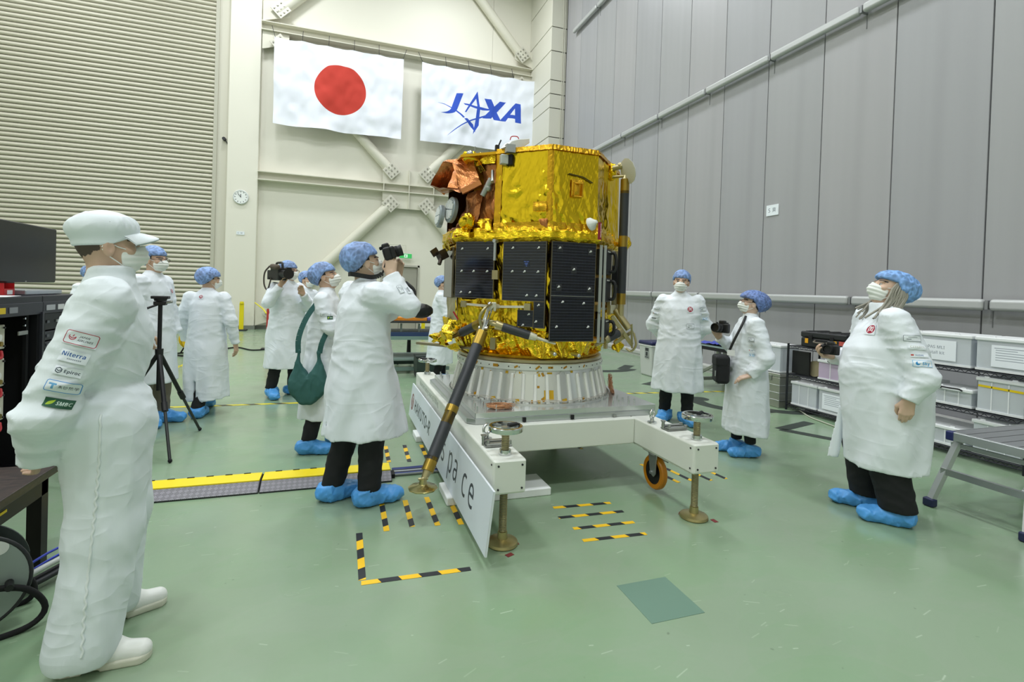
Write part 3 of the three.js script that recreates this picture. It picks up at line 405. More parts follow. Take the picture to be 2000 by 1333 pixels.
// ================================================================ the lander
{
  const Y0 = 0.937;
  const T = thing('lunar_lander', 'gold foil wrapped lunar lander with dark solar panels standing on the cream frame', 'lander', [CX, Y0, CZ]);
  const W = (a, r, h) => V(r * Math.sin(a * D2R), h - Y0, r * Math.cos(a * D2R));
  // world position -> local
  const Lw = (x, y, z) => V(x - CX, y - Y0, z - CZ);
  const foilBump = noiseTex(512, (u, v) => { let s = 0; const D = [[3, 5], [7, -4], [-5, 9], [11, 6], [-13, 8], [4, 17], [19, -7]]; D.forEach(([a, b], i) => { const w = u * a + v * b + 0.25 * tn(u, v, 4, i * 3); s += Math.abs((w - Math.floor(w)) - 0.5) * (1.4 / (1 + i * 0.35)); }); return clamp(s * 0.32, 0, 1); }, [1, 1]);
  const gold = mat(new THREE.Color(0.84, 0.58, 0.022), 0.22, 1, { bumpMap: foilBump, bumpScale: 0.003 });
  const goldRough = mat(new THREE.Color(0.9, 0.61, 0.03), 0.2, 1, { bumpMap: foilBump, bumpScale: 0.004 });
  const goldTape = mat(new THREE.Color(0.72, 0.4, 0.02), 0.26, 0.85, { bumpMap: foilBump, bumpScale: 0.002 });
  const copper = mat(new THREE.Color(0.5, 0.19, 0.06), 0.3, 0.75, { bumpMap: foilBump, bumpScale: 0.003 });
  const carbon = mat(0x33363a, 0.42, 0.1), champagne = mat(0xb2a77e, 0.34, 0.85), brass = mat(0xa1863c, 0.3, 0.9), cream = mat(0xd9d5c0, 0.4, 0.3), fast = mat(0xdedfdc, 0.4, 0.3);
  const dirs = []; for (let i = 0; i < 7; i++) { const d = V(rr(-1, 1), rr(-1, 1), rr(-1, 1)).normalize(); dirs.push([d.x, d.y, d.z]); }
  const fold = (x, y, z, f, n = 6, warp = 0.35) => { let s = 0; const w = warp * noise(x * f * 0.5, y * f * 0.5, z * f * 0.5); for (let i = 0; i < n; i++) { const d = dirs[i], t = (x * d[0] + y * d[1] + z * d[2]) * f * (1 + 0.37 * i) + w + i * 0.31; s += (Math.abs(t - Math.floor(t) - 0.5) - 0.25) / (1 + 0.4 * i); } return s; };
  const tri = t => Math.abs(t - Math.floor(t) - 0.5) * 2;
  function patch(P, nu, nv, disp, uvs = 1) { // P(u,v) -> point ; displaced along its normal
    const pos = [], uv = [], idx = [];
    for (let j = 0; j <= nv; j++) for (let i = 0; i <= nu; i++) { const u = i / nu, v = j / nv, e = 1e-3, p = P(u, v), a = P(Math.min(1, u + e), v).sub(P(Math.max(0, u - e), v)), b = P(u, Math.min(1, v + e)).sub(P(u, Math.max(0, v - e))), n = a.cross(b).normalize(); p.addScaledVector(n, disp(p, u, v)); pos.push(p.x, p.y, p.z); uv.push(u * uvs, v * uvs); }
    for (let j = 0; j < nv; j++) for (let i = 0; i < nu; i++) { const o = j * (nu + 1) + i; idx.push(o, o + 1, o + nu + 2, o, o + nu + 2, o + nu + 1); }
    const g = new THREE.BufferGeometry(); g.setAttribute('position', new THREE.Float32BufferAttribute(pos, 3)); g.setAttribute('uv', new THREE.Float32BufferAttribute(uv, 2)); g.setIndex(idx); g.computeVertexNormals(); return g;
  }
  const edge = (u, v) => Math.min(1, 12 * Math.min(u, 1 - u), 12 * Math.min(v, 1 - v));
  const face = (a0, a1, r0, h0, r1, h1) => { const A = W(a0, r0, h0), B = W(a1, r0, h0), C = W(a1, r1, h1), D = W(a0, r1, h1); return (u, v) => A.clone().lerp(B, u).lerp(D.clone().lerp(C, u), v); };
  // ---- plan: square body with cut corners, faces run with growing angle
  const VV = [[-0.74, 0.2], [-0.16, 0.745], [0.238, 0.74], [0.74, 0.2], [0.74, -0.2], [0.2, -0.74], [-0.2, -0.74], [-0.74, -0.2]].map(p => V(p[0], 0, p[1]));
  const FB = VV.map((A, k) => { const B = VV[(k + 1) % 8], x = B.clone().sub(A), L = x.length(); x.normalize(); const z = x.clone().cross(UP); return { A, L, x, z }; });
  const PF = (k, s, h, o = 0) => FB[k].A.clone().addScaledVector(FB[k].x, s).addScaledVector(FB[k].z, o).setY(h - Y0);
  const onF = (k, g) => g.applyMatrix4(new THREE.Matrix4().makeBasis(FB[k].x, UP, FB[k].z).setPosition(FB[k].A.x, -Y0, FB[k].A.z)); // local: x along, y = world height, z outward
  const pf = (k, u0, u1, s0, h0, s1, h1) => { const f = FB[k], q = (u, s, h) => f.A.clone().addScaledVector(f.x, f.L * u).multiplyScalar(s).setY(h - Y0); const A = q(u0, s0, h0), B = q(u1, s0, h0), C = q(u1, s1, h1), D = q(u0, s1, h1); return (u, v) => A.clone().lerp(B, u).lerp(D.clone().lerp(C, u), v); };
  // ---- upper body
  const HT = 2.555, HB = 1.93;
  for (let k = 0; k < 7; k++) {
    const s = k * 3.7, front = k < 3, u0 = k ? 0 : 0.42;
    const d = (p, u, v) => { const q = fold(p.x + s, p.y, p.z, 1.3, 4, 0.5) * 0.004, diag = (tri((u * 0.9 + v * 0.7) * 2.6 + 0.9 * noise(u * 2 + s, v * 2, 1)) - 0.5) * 0.011 * sstep(0.0, 0.5, 1 - v) * sstep(-0.2, 0.5, noise(u * 2.3, v * 2.1, s + 8)), low = fold(p.x, p.y + s, p.z, 7, 6) * 0.03 * sstep(0.4, 0.0, v), mid = k < 2 ? fold(p.x, p.y, p.z + 5, 9, 6) * 0.03 * Math.exp(-Math.pow((u - (k ? 0.03 : 0.97)) * 5, 2)) * sstep(0.9, 0.3, v) : 0, hang = k === 2 ? (tri(u * 7 + 0.5 * noise(u * 3, v * 1.5, 4)) - 0.5) * 0.02 * sstep(0.1, 0.4, u) : 0; return edge(u, v) * (q + diag + low + mid + hang); };
    const f = mk('foil_panel', patch(pf(k, u0, 1, 1, HB, 0.985, HT), front ? 90 : 24, front ? 130 : 36, d, 1.2), gold, T);
    mk('edge_tape', patch(pf(k, u0 + 0.002, 0.998, 1.008, HT - 0.035, 0.993, HT + 0.004), 60, 6, (p, u) => 0.004 * noise(u * 26 + s, p.y * 20, 2), 1), goldTape, f);
    if (k < 2) mk('edge_tape', patch(pf(k, u0, 1, 1.012, HB, 1.012, HB + 0.055), 80, 8, (p, u, v) => 0.014 * fold(p.x, p.y, p.z, 14, 5), 1), goldTape, f);
    if (k === 1) mk('edge_tape', patch((u, v) => V(-0.16 + (u - 0.5) * 0.045, lerp(HB + 0.06, HT - 0.03, v) - Y0, 0.748 - v * 0.01 + (u < 0.5 ? (u - 0.5) * 0.04 : 0)), 6, 60, (p, u, v) => 0.004 * noise(v * 24, u * 3, s), 1), goldTape, f);
    if (k === 0) mk('edge_tape', patch(pf(0, u0, u0 + 0.07, 1.006, HB + 0.02, 0.992, HT - 0.02), 8, 60, (p, u, v) => 0.01 * fold(p.x, p.y, p.z, 10, 4), 1), goldTape, f);
  }
  mk('top_deck', ext(VV.map(p => [p.x * 0.98, -p.z * 0.98]), 0.02).rotateX(-Math.PI / 2).translate(0, HT - Y0 - 0.03, 0), goldTape, T);
  { const A = PF(0, FB[0].L * 0.425, HB, 0), B = V(-0.1, HB - Y0, 0.25), C = B.clone().setY(HT - Y0), D = A.clone().setY(HT - Y0); mk('open_edge', patch((u, v) => A.clone().lerp(B, u).lerp(D.clone().lerp(C, u), v), 16, 40, (p) => fold(p.x, p.y, p.z, 9) * 0.012, 1), goldTape, T); }
  mk('inner_wall', patch(pf(0, -0.1, 0.5, 0.72, HB, 0.72, HT - 0.02), 24, 24, p => fold(p.x, p.y, p.z, 6) * 0.02, 1), goldTape, T);
  // ---- ledge ring, body and skirt
  const ringF = (s0, h0, s1, h1, nm, n0, n1, amp, fr, m) => { for (let k = 0; k < 8; k++) { const vis = k < 3 || k === 7; mk(nm, patch(pf(k, 0, 1, s0, h0, s1, h1), vis ? Math.round(n0 * FB[k].L * 2) : 8, vis ? n1 : 6, (p, u, v) => edge(u, v) * (fold(p.x, p.y, p.z, fr) * amp + fold(p.x + 3, p.y, p.z, fr * 2.7) * amp * 0.35), 1), m, T); } };
  ringF(1.0, 1.835, 1.05, 1.865, 'ledge_underside', 60, 10, 0.02, 7, goldRough); ringF(1.05, 1.865, 1.045, 1.91, 'ledge_foil', 60, 12, 0.022, 3.5, gold); ringF(1.045, 1.91, 1.0, 1.95, 'ledge_top', 60, 12, 0.035, 6, goldRough);
  ringF(0.955, 1.1, 0.965, 1.84, 'body_foil', 70, 100, 0.036, 4, goldRough); ringF(0.82, 0.945, 0.985, 1.16, 'skirt_foil', 90, 50, 0.045, 5, goldRough);
  mk('underside', new THREE.CylinderGeometry(0.61, 0.6, 0.02, 48).translate(0, 0.95 - Y0, 0), goldTape, T);
  // ---- solar panels
  const cell = (w, h, cols, rows, clear) => canvasTex(256, Math.round(256 * h / w), (g, W_, H_) => { g.fillStyle = '#07090f'; g.fillRect(0, 0, W_, H_); for (let j = 0; j < rows; j++) for (let i = 0; i < cols; i++) { g.fillStyle = (i + j) % 5 ? '#0b0e18' : '#0e1220'; g.fillRect(i * W_ / cols + 1, j * H_ / rows + 1, W_ / cols - 2, H_ / rows - 2); } g.strokeStyle = 'rgba(150,158,175,0.55)'; g.lineWidth = 1.4; for (let i = 1; i < cols; i += 1) { g.globalAlpha = 0.35; g.beginPath(); g.moveTo(i * W_ / cols, 0); g.lineTo(i * W_ / cols, H_); g.stroke(); } g.globalAlpha = 1; for (let j = 1; j < rows; j++) { g.beginPath(); g.moveTo(0, j * H_ / rows); g.lineTo(W_, j * H_ / rows); g.stroke(); } });
  const solarM = t => phys(0xffffff, 0.16, 0.1, { map: t, clearcoat: 0.3, clearcoatRoughness: 0.1 });
  function panel(k, x0, x1, h0, h1, fx, cols = 12, rows = 20, div) { // on face k, x metres along the face
    const w = x1 - x0, h = h1 - h0, xm = (x0 + x1) / 2, hm = (h0 + h1) / 2, o = 0.012;
    const p = mk('solar_panel', onF(k, new THREE.BoxGeometry(w, h, 0.012).translate(xm, hm, o)), solarM(cell(w, h, cols, rows)), T);
    mk('panel_edge', onF(k, merge([bx(0.004, h, 0.014, x0, hm, o), bx(0.004, h, 0.014, x1, hm, o), bx(w, 0.004, 0.014, xm, h0, o), bx(w, 0.004, 0.014, xm, h1, o)])), mat(0x6b6350, 0.5, 0.3), p);
    if (div) mk('panel_joint', onF(k, bx(w, 0.004, 0.014, xm, div, o + 0.001)), M.steel, p);
    for (const [fxx, fy, pad] of fx) { const X = lerp(x0, x1, fxx), Yh = lerp(h1, h0, fy); mk('fastener', onF(k, merge([sph(0.0085, X, Yh, o + 0.011, 10), rod([X, Yh, o + 0.01], [X - 0.012, Yh - 0.008, o + 0.012], 0.004)])), fast, p); if (pad) mk('fastener_pad', onF(k, bx(0.045, 0.05, 0.003, X, Yh - 0.005, o + 0.0075)), mat(0x2c2d31, 0.6), p); }
    return p;
  }
  const H0 = FB[0].L / 2; // hub of the left leg on the left face
  panel(0, H0 - 0.385, H0 - 0.045, 1.395, 1.838, [[0.18, 0.12], [0.85, 0.12], [0.18, 0.52], [0.5, 0.52], [0.85, 0.52], [0.18, 0.9], [0.42, 0.9]], 12, 20);
  const p2 = panel(0, H0 + 0.035, H0 + 0.385, 1.388, 1.834, [[0.24, 0.1], [0.84, 0.1], [0.24, 0.5], [0.53, 0.5], [0.84, 0.5], [0.6, 0.9], [0.82, 0.9]], 12, 20);
  panel(0, H0 + 0.3, H0 + 0.385, 1.19, 1.386, [[0.5, 0.12], [0.3, 0.75]], 4, 9); panel(0, H0 + 0.17, H0 + 0.298, 1.195, 1.318, [[0.75, 0.22], [0.4, 0.9]], 5, 6);
  const emb = canvasTex(64, 64, (g) => { g.fillStyle = '#141a2c'; g.fillRect(0, 0, 64, 64); g.strokeStyle = '#5f7fd6'; g.lineWidth = 5; g.beginPath(); g.moveTo(6, 12); g.lineTo(30, 14); g.moveTo(36, 12); g.lineTo(58, 14); g.moveTo(14, 30); g.lineTo(48, 28); g.moveTo(20, 44); g.lineTo(44, 40); g.moveTo(28, 56); g.lineTo(40, 56); g.stroke(); });
  mk('panel_emblem', onF(0, bx(0.05, 0.05, 0.002, H0 + 0.23, 1.67, 0.0192)), mat(0xffffff, 0.4, 0, { map: emb }), p2);
  panel(1, 0.02, 0.385, 1.095, 1.838, [[0.17, 0.06, 1], [0.87, 0.08, 1], [0.5, 0.27, 1], [0.17, 0.45, 1], [0.87, 0.46, 1], [0.27, 0.6], [0.75, 0.61], [0.15, 0.85], [0.87, 0.85]], 13, 34, 1.435);
  panel(7, 0.04, 0.36, 1.39, 1.8, [], 12, 20);
  // ---- right side face: connector boxes, rails, handles
  mk('side_plate', onF(2, bx(0.68, 0.74, 0.01, 0.37, 1.46, -0.02)), goldTape, T);
  for (const [x, h, hh, w] of [[0.14, 1.71, 0.2, 0.16], [0.14, 1.49, 0.19, 0.16], [0.15, 1.19, 0.14, 0.14]]) {
    const b = mk('avionics_box', onF(2, rb(w, hh, 0.09, 0.012, x, h, 0.025)), mat(0x1f2123, 0.45), T);
    mk('box_handle', onF(2, tube([[x + 0.03, h + hh * 0.36, 0.06], [x + 0.03, h + hh * 0.36, 0.1], [x + 0.03, h + hh * 0.2, 0.113], [x + 0.03, h - hh * 0.2, 0.113], [x + 0.03, h - hh * 0.36, 0.1], [x + 0.03, h - hh * 0.36, 0.06]], 0.013)), M.blackPl, b);
    for (let i = 0; i < 3; i++) mk('box_label', onF(2, bx(0.014, 0.01, 0.002, x - 0.05 + i * 0.035, h + hh * 0.4, 0.071)), M.white, b);
  }
  for (const [x, hm, hh, o] of [[0.03, 1.57, 0.53, 0.03], [0.062, 1.57, 0.53, 0.055], [0.03, 1.2, 0.24, 0.03], [0.064, 1.2, 0.24, 0.055]]) mk('side_rail', onF(2, bx(0.014, hh, 0.02, x, hm, o)), M.aluDull, T);
  mk('mirror_plate', onF(2, bx(0.3, 0.5, 0.012, 0.5, 1.58, 0.02)), mat(0xc8ccd0, 0.06, 1), T); mk('side_rail', onF(2, bx(0.026, 0.54, 0.024, 0.3, 1.56, 0.04)), champagne, T); mk('side_rail', onF(2, bx(0.026, 0.54, 0.024, 0.56, 1.56, 0.04)), champagne, T);
  mk('avionics_box', onF(2, rb(0.12, 0.16, 0.06, 0.012, 0.48, 1.62, 0.05)), mat(0x1f2123, 0.45), T);
  mk('side_foil', patch((u, v) => PF(2, lerp(0.1, 0.7, u), lerp(1.1, 1.36, v), 0.0), 50, 30, p => fold(p.x, p.y, p.z, 6) * 0.05, 1), goldRough, T);
  // ---- landing gear
  function gear(a, fold_) {
    const hub = W(a, 0.73, 1.335);
    const g = mk('leg_bracket', [rb(0.055, 0.07, 0.06, 0.008, hub.x, hub.y, hub.z), rod(W(a, 0.63, 1.335), hub, 0.02), bar(W(a, 0.69, 1.02), W(a, 0.69, 1.6), 0.03, 0.02), bar(W(a - 22, 0.735, 1.345), W(a, 0.69, 1.335), 0.016, 0.018), bar(W(a + 22, 0.735, 1.345), W(a, 0.69, 1.335), 0.016, 0.018), bar(W(a - 2.5, 0.695, 1.36), W(a - 2.5, 0.695, 1.6), 0.012, 0.014)], cream, T);
    for (const s of [-22, 22]) mk('bracket_end', (q => [bx(0.05, 0.05, 0.02).rotateY((a) * D2R).translate(q.x, q.y, q.z)])(W(a + s, 0.74, 1.345)), champagne, g);
    mk('bracket_end', (q => [bx(0.05, 0.07, 0.025).rotateY(a * D2R).translate(q.x, q.y, q.z)])(W(a, 0.69, 1.58)), champagne, g); mk('bracket_end', (q => [bx(0.045, 0.09, 0.025).rotateY(a * D2R).translate(q.x, q.y, q.z)])(W(a, 0.69, 1.05)), champagne, g);
    return g;
  }
  function strut(name, A, B, r, bands, mats, par) { // bands: [t0,t1,radius factor,material]
    const lp = t => A.clone().lerp(B, t); const m = mk(name, rod(lp(bands[0][0]), lp(bands[0][1]), r * bands[0][2], r * bands[0][2], 24), bands[0][3], par);
    bands.slice(1).forEach(b => mk(b[4] || 'sleeve', rod(lp(b[0]), lp(b[1]), r * b[2], r * (b[5] ?? b[2]), 24), b[3], m)); return m;
  }
  { // deployed left leg
    gear(-45);
    const foot = Lw(0.526, 0.25, -3.152), top = Lw(1.024, 1.175, -3.63), hub = W(-45, 0.73, 1.335);
    const L = strut('leg_tube', top, foot, 0.04, [[0.12, 0.55, 1, carbon], [0.58, 0.88, 1, carbon, 'lower_tube'], [0.03, 0.13, 1.05, brass], [0.55, 0.59, 1.08, brass], [0.585, 0.66, 1.0, brass], [0.86, 0.94, 1.0, brass], [0.94, 0.985, 0.7, champagne, 'ankle', 0.5], [0.97, 1.0, 0.35, champagne, 'ankle']], 0, T);
    // fork up to the hub
    const sdir = V(Math.cos(-41 * D2R), 0, -Math.sin(-41 * D2R)).multiplyScalar(0.02);
    mk('leg_fork', [tube([top.clone().lerp(foot, 0.04), top.clone().add(V(0.01, 0.06, 0)), hub.clone().add(V(-0.02, 0.03, 0.02)), hub], 0.012), bar(top.clone().add(sdir), hub.clone().add(sdir), 0.012, 0.034), bar(top.clone().sub(sdir), hub.clone().sub(sdir), 0.012, 0.034), rod(top.clone().addScaledVector(sdir, 1.8), top.clone().addScaledVector(sdir, -1.8), 0.02)], M.chrome, L);
    mk('fork_arm', tube([top.clone().add(V(-0.02, 0.0, 0.0)), top.clone().add(V(-0.035, 0.09, 0.01)), top.clone().add(V(0.0, 0.15, 0.01)), hub.clone().add(V(-0.01, 0.02, 0.02))], 0.011), champagne, L);
    const fp = mk('foot_pad', mv(lathe([[0, 0.052], [0.022, 0.05], [0.026, 0.02], [0.05, 0.006], [0.085, 0.002], [0.094, -0.004], [0.09, -0.012], [0.06, -0.022], [0, -0.024]], 10), foot.x, foot.y - 0.03, foot.z), mat(0xb6ab78, 0.22, 0.95), L);
    mk('ankle_pin', [rod([foot.x - 0.03, foot.y + 0.02, foot.z], [foot.x + 0.03, foot.y + 0.02, foot.z], 0.008), sph(0.013, foot.x, foot.y + 0.02, foot.z)], champagne, fp);
    // side struts
    const j = Lw(1.06, 1.22, -3.66), eR = Lw(1.537, 1.076, -3.468), eL = Lw(0.872, 1.06, -4.08);
    const sR = strut('side_strut', j, eR, 0.034, [[0.22, 0.62, 1, carbon], [0.12, 0.24, 1.1, champagne, 'sleeve', 0.9], [0, 0.16, 0.45, champagne, 'rod_end'], [0.6, 0.72, 0.95, cream, 'sleeve', 0.7], [0.68, 1.0, 0.42, cream, 'rod_end', 0.25]], 0, T);
    const sL = strut('side_strut', j.clone().add(V(-0.03, 0, 0)), eL, 0.036, [[0.2, 0.62, 1, carbon], [0.06, 0.22, 1.08, brass], [0, 0.1, 0.5, champagne, 'rod_end'], [0.6, 0.72, 0.95, champagne, 'sleeve', 0.7], [0.68, 1.0, 0.5, champagne, 'rod_end', 0.35]], 0, T);
    mk('strut_joint', [rb(0.07, 0.035, 0.05, 0.008, j.x + 0.01, j.y, j.z), rod(j.clone().add(V(-0.05, 0, 0.01)), j.clone().add(V(0.07, 0, -0.005)), 0.014)], champagne, sR);
  }
  { // right leg folded up beside the body
    const a = 45; gear(a);
    const P = h => W(a, 0.805, h), base = P(1.36);
    const L = strut('leg_tube', P(1.3), P(2.42), 0.037, [[0.14, 0.49, 1, carbon], [0.56, 0.9, 0.97, carbon, 'lower_tube'], [0.07, 0.15, 1.04, brass], [0.49, 0.57, 1.0, brass], [0.88, 0.985, 0.97, brass], [0.985, 1.03, 0.8, champagne, 'ankle', 0.1], [-0.04, 0.07, 0.75, champagne, 'leg_fork']], 0, T);
    // white foot pad turned outward at the top
    const f = W(a - 4, 0.83, 2.46); mk('foot_pad', mv(rot(lathe([[0, 0.03], [0.03, 0.028], [0.06, 0.022], [0.1, 0], [0.105, -0.008], [0.06, -0.01], [0, -0.01]], 12), 0, 0, -1.25), f.x + 0.02, f.y + 0.0, f.z), mat(0xdcded6, 0.35, 0.2), L);
    mk('ankle_pin', [rod(W(a, 0.7, 2.5), W(a, 0.83, 2.52), 0.022), sph(0.024, ...W(a, 0.76, 2.52).toArray())], champagne, L); mk('ankle_pin', rod(W(a, 0.7, 2.43), W(a, 0.82, 2.43), 0.012), champagne, L);
    const j = W(a, 0.82, 1.16), eL = W(21, 0.76, 1.06);
    const s = strut('side_strut', j, eL, 0.036, [[0.16, 0.6, 1, carbon], [0.06, 0.18, 1.05, champagne], [0.58, 0.7, 1.02, champagne, 'sleeve', 0.8], [0.68, 1, 0.45, champagne, 'rod_end', 0.35]], 0, T);
    mk('strut_joint', [bar(W(a - 4, 0.84, 1.02), W(a - 4, 0.84, 1.34), 0.014, 0.05), bar(W(a + 2, 0.9, 1.05), W(a - 6, 0.76, 1.28), 0.016, 0.03), bar(W(a + 4, 0.9, 1.16), W(a - 4, 0.78, 1.06), 0.014, 0.026), rod(W(a, 0.76, 1.33), W(a, 0.88, 1.18), 0.03), rod(W(a, 0.9, 1.22), W(a + 3, 0.9, 1.02), 0.008), tube([W(a, 0.92, 1.15), W(a, 0.94, 1.05), W(a, 0.9, 1.0), W(a, 0.86, 1.02)], 0.009)], champagne, s);
    mk('foil_wad', patch((u, v) => W(a + 4, 0.78, 1.03).add(V(0.045 * Math.cos(u * 6.283) * Math.sin(v * 3.1416), 0.05 * Math.cos(v * 3.1416), 0.045 * Math.sin(u * 6.283) * Math.sin(v * 3.1416))), 24, 16, p => fold(p.x, p.y, p.z, 14) * 0.03, 1), goldRough, T);
  }
  { // rear legs, mostly hidden
    for (const a of [135, -135]) { gear(a); strut('leg_tube', W(a, 0.805, 1.3), W(a, 0.805, 2.3), 0.037, [[0.1, 0.9, 1, carbon], [0.0, 0.1, 1.04, brass], [0.9, 1, 1, brass]], 0, T); }
  }
  // ---- left side equipment
  const quadP = (A, B, C, D) => (u, v) => A.clone().lerp(B, u).lerp(D.clone().lerp(C, u), v);
  { // copper hood over the thruster: crumpled plates
    const A = Lw(0.797, 2.531, -4.259), B = Lw(0.999, 2.559, -4.081), Cc = Lw(1.03, 2.335, -3.92), K = 0, E = Lw(0.705, 2.338, -4.33), F = Lw(0.878, 2.225, -3.937), G = Lw(0.975, 2.29, -3.87), Hh = Lw(0.86, 2.3, -4.5), I = Lw(0.845, 2.49, -4.1);
    const cp = (p) => fold(p.x, p.y, p.z, 5, 5) * 0.022, k = 26;
    mk('hood_plate', patch(quadP(I, A, B, Cc), k, k, cp, 1), copper, T); mk('hood_plate', patch(quadP(I, Cc, G, F), k, k, cp, 1), copper, T); mk('hood_plate', patch(quadP(E, F, G, Hh), k, k, cp, 1), copper, T); mk('hood_plate', patch(quadP(Hh, G, Cc, B), k, k, cp, 1), copper, T);
    mk('hood_plate', patch(quadP(I.clone().add(V(0.02, -0.04, 0.02)), F.clone().add(V(-0.02, 0.02, 0.02)), F.clone().add(V(-0.1, 0.03, 0.0)), I.clone().add(V(0.02, -0.05, 0.02))), 14, 14, cp, 1), copper, T);
    mk('hood_plate', patch(quadP(A, E, Hh, B), k, k, cp, 1), copper, T);
    mk('hood_bracket', bar(F.clone().add(V(0.01, 0.0, 0.02)), Cc.clone().add(V(0.0, -0.03, 0.04)), 0.05, 0.04), copper, T);
  }
  const lp = (name, a0, a1, r0, h0, r1, h1, m, amp, n = 40) => mk(name, patch(face(a0, a1, r0, h0, r1, h1), n, n, p => fold(p.x, p.y, p.z, 5, 5) * amp, 1), m, T);
  lp('tank_foil', -64, -50, 0.64, 1.97, 0.62, 2.3, copper, 0.03); lp('tank_foil', -80, -62, 0.68, 1.96, 0.64, 2.26, copper, 0.03); lp('tank_foil', -100, -80, 0.7, 1.95, 0.6, 2.2, copper, 0.03); lp('tank_foil', -55, -51, 0.645, 2.24, 0.63, 2.28, copper, 0.01, 14);
  lp('recess_foil', -66, -50, 0.6, 2.24, 0.6, 2.47, copper, 0.03); lp('shade_foil', -70, -52, 0.64, 2.46, 0.63, 2.53, goldRough, 0.05); lp('shade_foil', -100, -62, 0.6, 2.42, 0.66, 2.5, goldRough, 0.05);
  lp('corner_foil', -66, -50, 0.68, 1.92, 0.66, 2.03, goldRough, 0.06); lp('corner_foil', -98, -72, 0.78, 1.87, 0.74, 1.97, copper, 0.05); lp('corner_foil', -76, -62, 0.78, 1.88, 0.71, 1.96, goldRough, 0.05);
  mk('thruster_fitting', [rod(W(-58, 0.68, 2.2), W(-52, 0.66, 2.33), 0.025), sph(0.035, ...W(-55, 0.66, 2.26).toArray()), rod(W(-50, 0.68, 2.3), W(-54, 0.62, 2.4), 0.014)], M.steel, T);
  for (const [a, r, h, R] of [[-85, 0.77, 2.115, 0.1], [-93, 0.84, 2.07, 0.088]]) { // round louvred covers
    const c = W(a, r, h); const n = V(Math.sin((a + 4) * D2R), 0.1, Math.cos((a + 4) * D2R)).normalize(), q = new THREE.Quaternion().setFromUnitVectors(UP, n); const pm = mat(0xe2e6e5, 0.35, 0.1);
    const o = g => g.applyQuaternion(q).translate(c.x, c.y, c.z); const d = mk('round_cover', o(lathe([[0, 0.012], [R, 0.012], [R + 0.008, 0.004], [R + 0.008, -0.025], [0, -0.025]], 40)), mat(0x939ea3, 0.35, 0.2), T);
    for (let i = -3; i <= 3; i++) for (const s of [-1, 1]) { const hw = Math.sqrt(Math.max(0, R * R - (i * R * 0.26) ** 2)) * 0.82; mk('cover_slat', o(rb(hw * 0.95, 0.012, R * 0.17, 0.004, s * hw * 0.52, 0.016, i * R * 0.26, 1)), pm, d); }
  }
  mk('corner_wad', patch((u, v) => W(-66, 0.74, 2.0).add(V(0.06 * Math.cos(u * 6.283) * Math.sin(v * 3.1416), 0.055 * Math.cos(v * 3.1416), 0.06 * Math.sin(u * 6.283) * Math.sin(v * 3.1416))), 26, 18, p => fold(p.x, p.y, p.z, 13) * 0.035, 1), goldRough, T);
  { // small thruster cluster on the left edge below the ledge, foil clad lower left corner
    const q = W(-88, 0.82, 1.74); mk('sensor_block', [bx(0.07, 0.08, 0.07).rotateY(0.4).rotateZ(0.5).translate(q.x, q.y, q.z), bx(0.08, 0.06, 0.01).rotateY(0.6).rotateZ(0.6).translate(q.x - 0.06, q.y + 0.02, q.z), rod(q, q.clone().add(V(-0.03, -0.08, 0.05)), 0.016)], mat(0x3b3128, 0.4, 0.4), T);
    lp('corner_foil', -100, -78, 0.78, 1.78, 0.8, 1.84, goldRough, 0.09); lp('side_cover', -100, -75, 0.735, 1.2, 0.76, 1.7, champagne, 0.015); lp('corner_foil', -101, -70, 0.86, 1.02, 0.74, 1.2, goldRough, 0.1); lp('corner_foil', -101, -70, 0.72, 0.98, 0.86, 1.03, goldRough, 0.08);
    mk('support_bar', bar(W(-100, 0.98, 0.985), W(-60, 0.6, 0.985), 0.06, 0.02), mat(0xa9a184, 0.4, 0.7), T);
    mk('side_rim', bar(W(-101, 0.79, 1.2), W(-101, 0.79, 1.72), 0.014, 0.03), M.dark, T);
    const f = W(-71, 0.78, 1.25); mk('remove_tag', [bx(0.012, 0.075, 0.003).rotateZ(0.6).translate(f.x, f.y, f.z)], M.red, T);
  }
  // ---- top and front fittings
  { const t = W(-40, 0.6, HT); mk('antenna_housing', [ext([[-0.09, 0], [0.02, 0], [0.1, 0.06], [0.1, 0.085], [0.0, 0.06], [-0.06, 0.035]], 0.09, 0.006).rotateY(0.25).translate(t.x + 0.01, t.y + 0.005, t.z - 0.02)], mat(0xe4e6e3, 0.35), T); mk('antenna_strap', tube([[t.x - 0.02, t.y + 0.07, t.z + 0.03], [t.x - 0.01, t.y + 0.095, t.z + 0.03], [t.x + 0.04, t.y + 0.1, t.z + 0.03], [t.x + 0.05, t.y + 0.085, t.z + 0.03]], 0.004), M.red, T);
    mk('antenna_base', [bx(0.07, 0.06, 0.05, t.x - 0.03, t.y - 0.01, t.z + 0.07)], M.aluDull, T); const k = W(-55, 0.62, HT); mk('top_sensor', [bx(0.03, 0.05, 0.03, k.x + 0.04, k.y + 0.03, k.z), rod([k.x + 0.05, k.y + 0.05, k.z], [k.x + 0.07, k.y + 0.1, k.z], 0.006)], M.blackPl, T);
    const w = W(-75, 0.62, HT - 0.02); mk('top_wad', patch((u, v) => w.clone().add(V(0.11 * Math.cos(u * 6.283) * Math.sin(v * 3.1416), 0.05 * Math.cos(v * 3.1416), 0.06 * Math.sin(u * 6.283) * Math.sin(v * 3.1416))), 26, 16, p => fold(p.x, p.y, p.z, 11) * 0.04, 1), goldRough, T); mk('top_sensor', [rod([w.x, w.y + 0.04, w.z], [w.x, w.y + 0.1, w.z], 0.004), sph(0.03, w.x - 0.05, w.y + 0.02, w.z + 0.04)], M.steel, T);
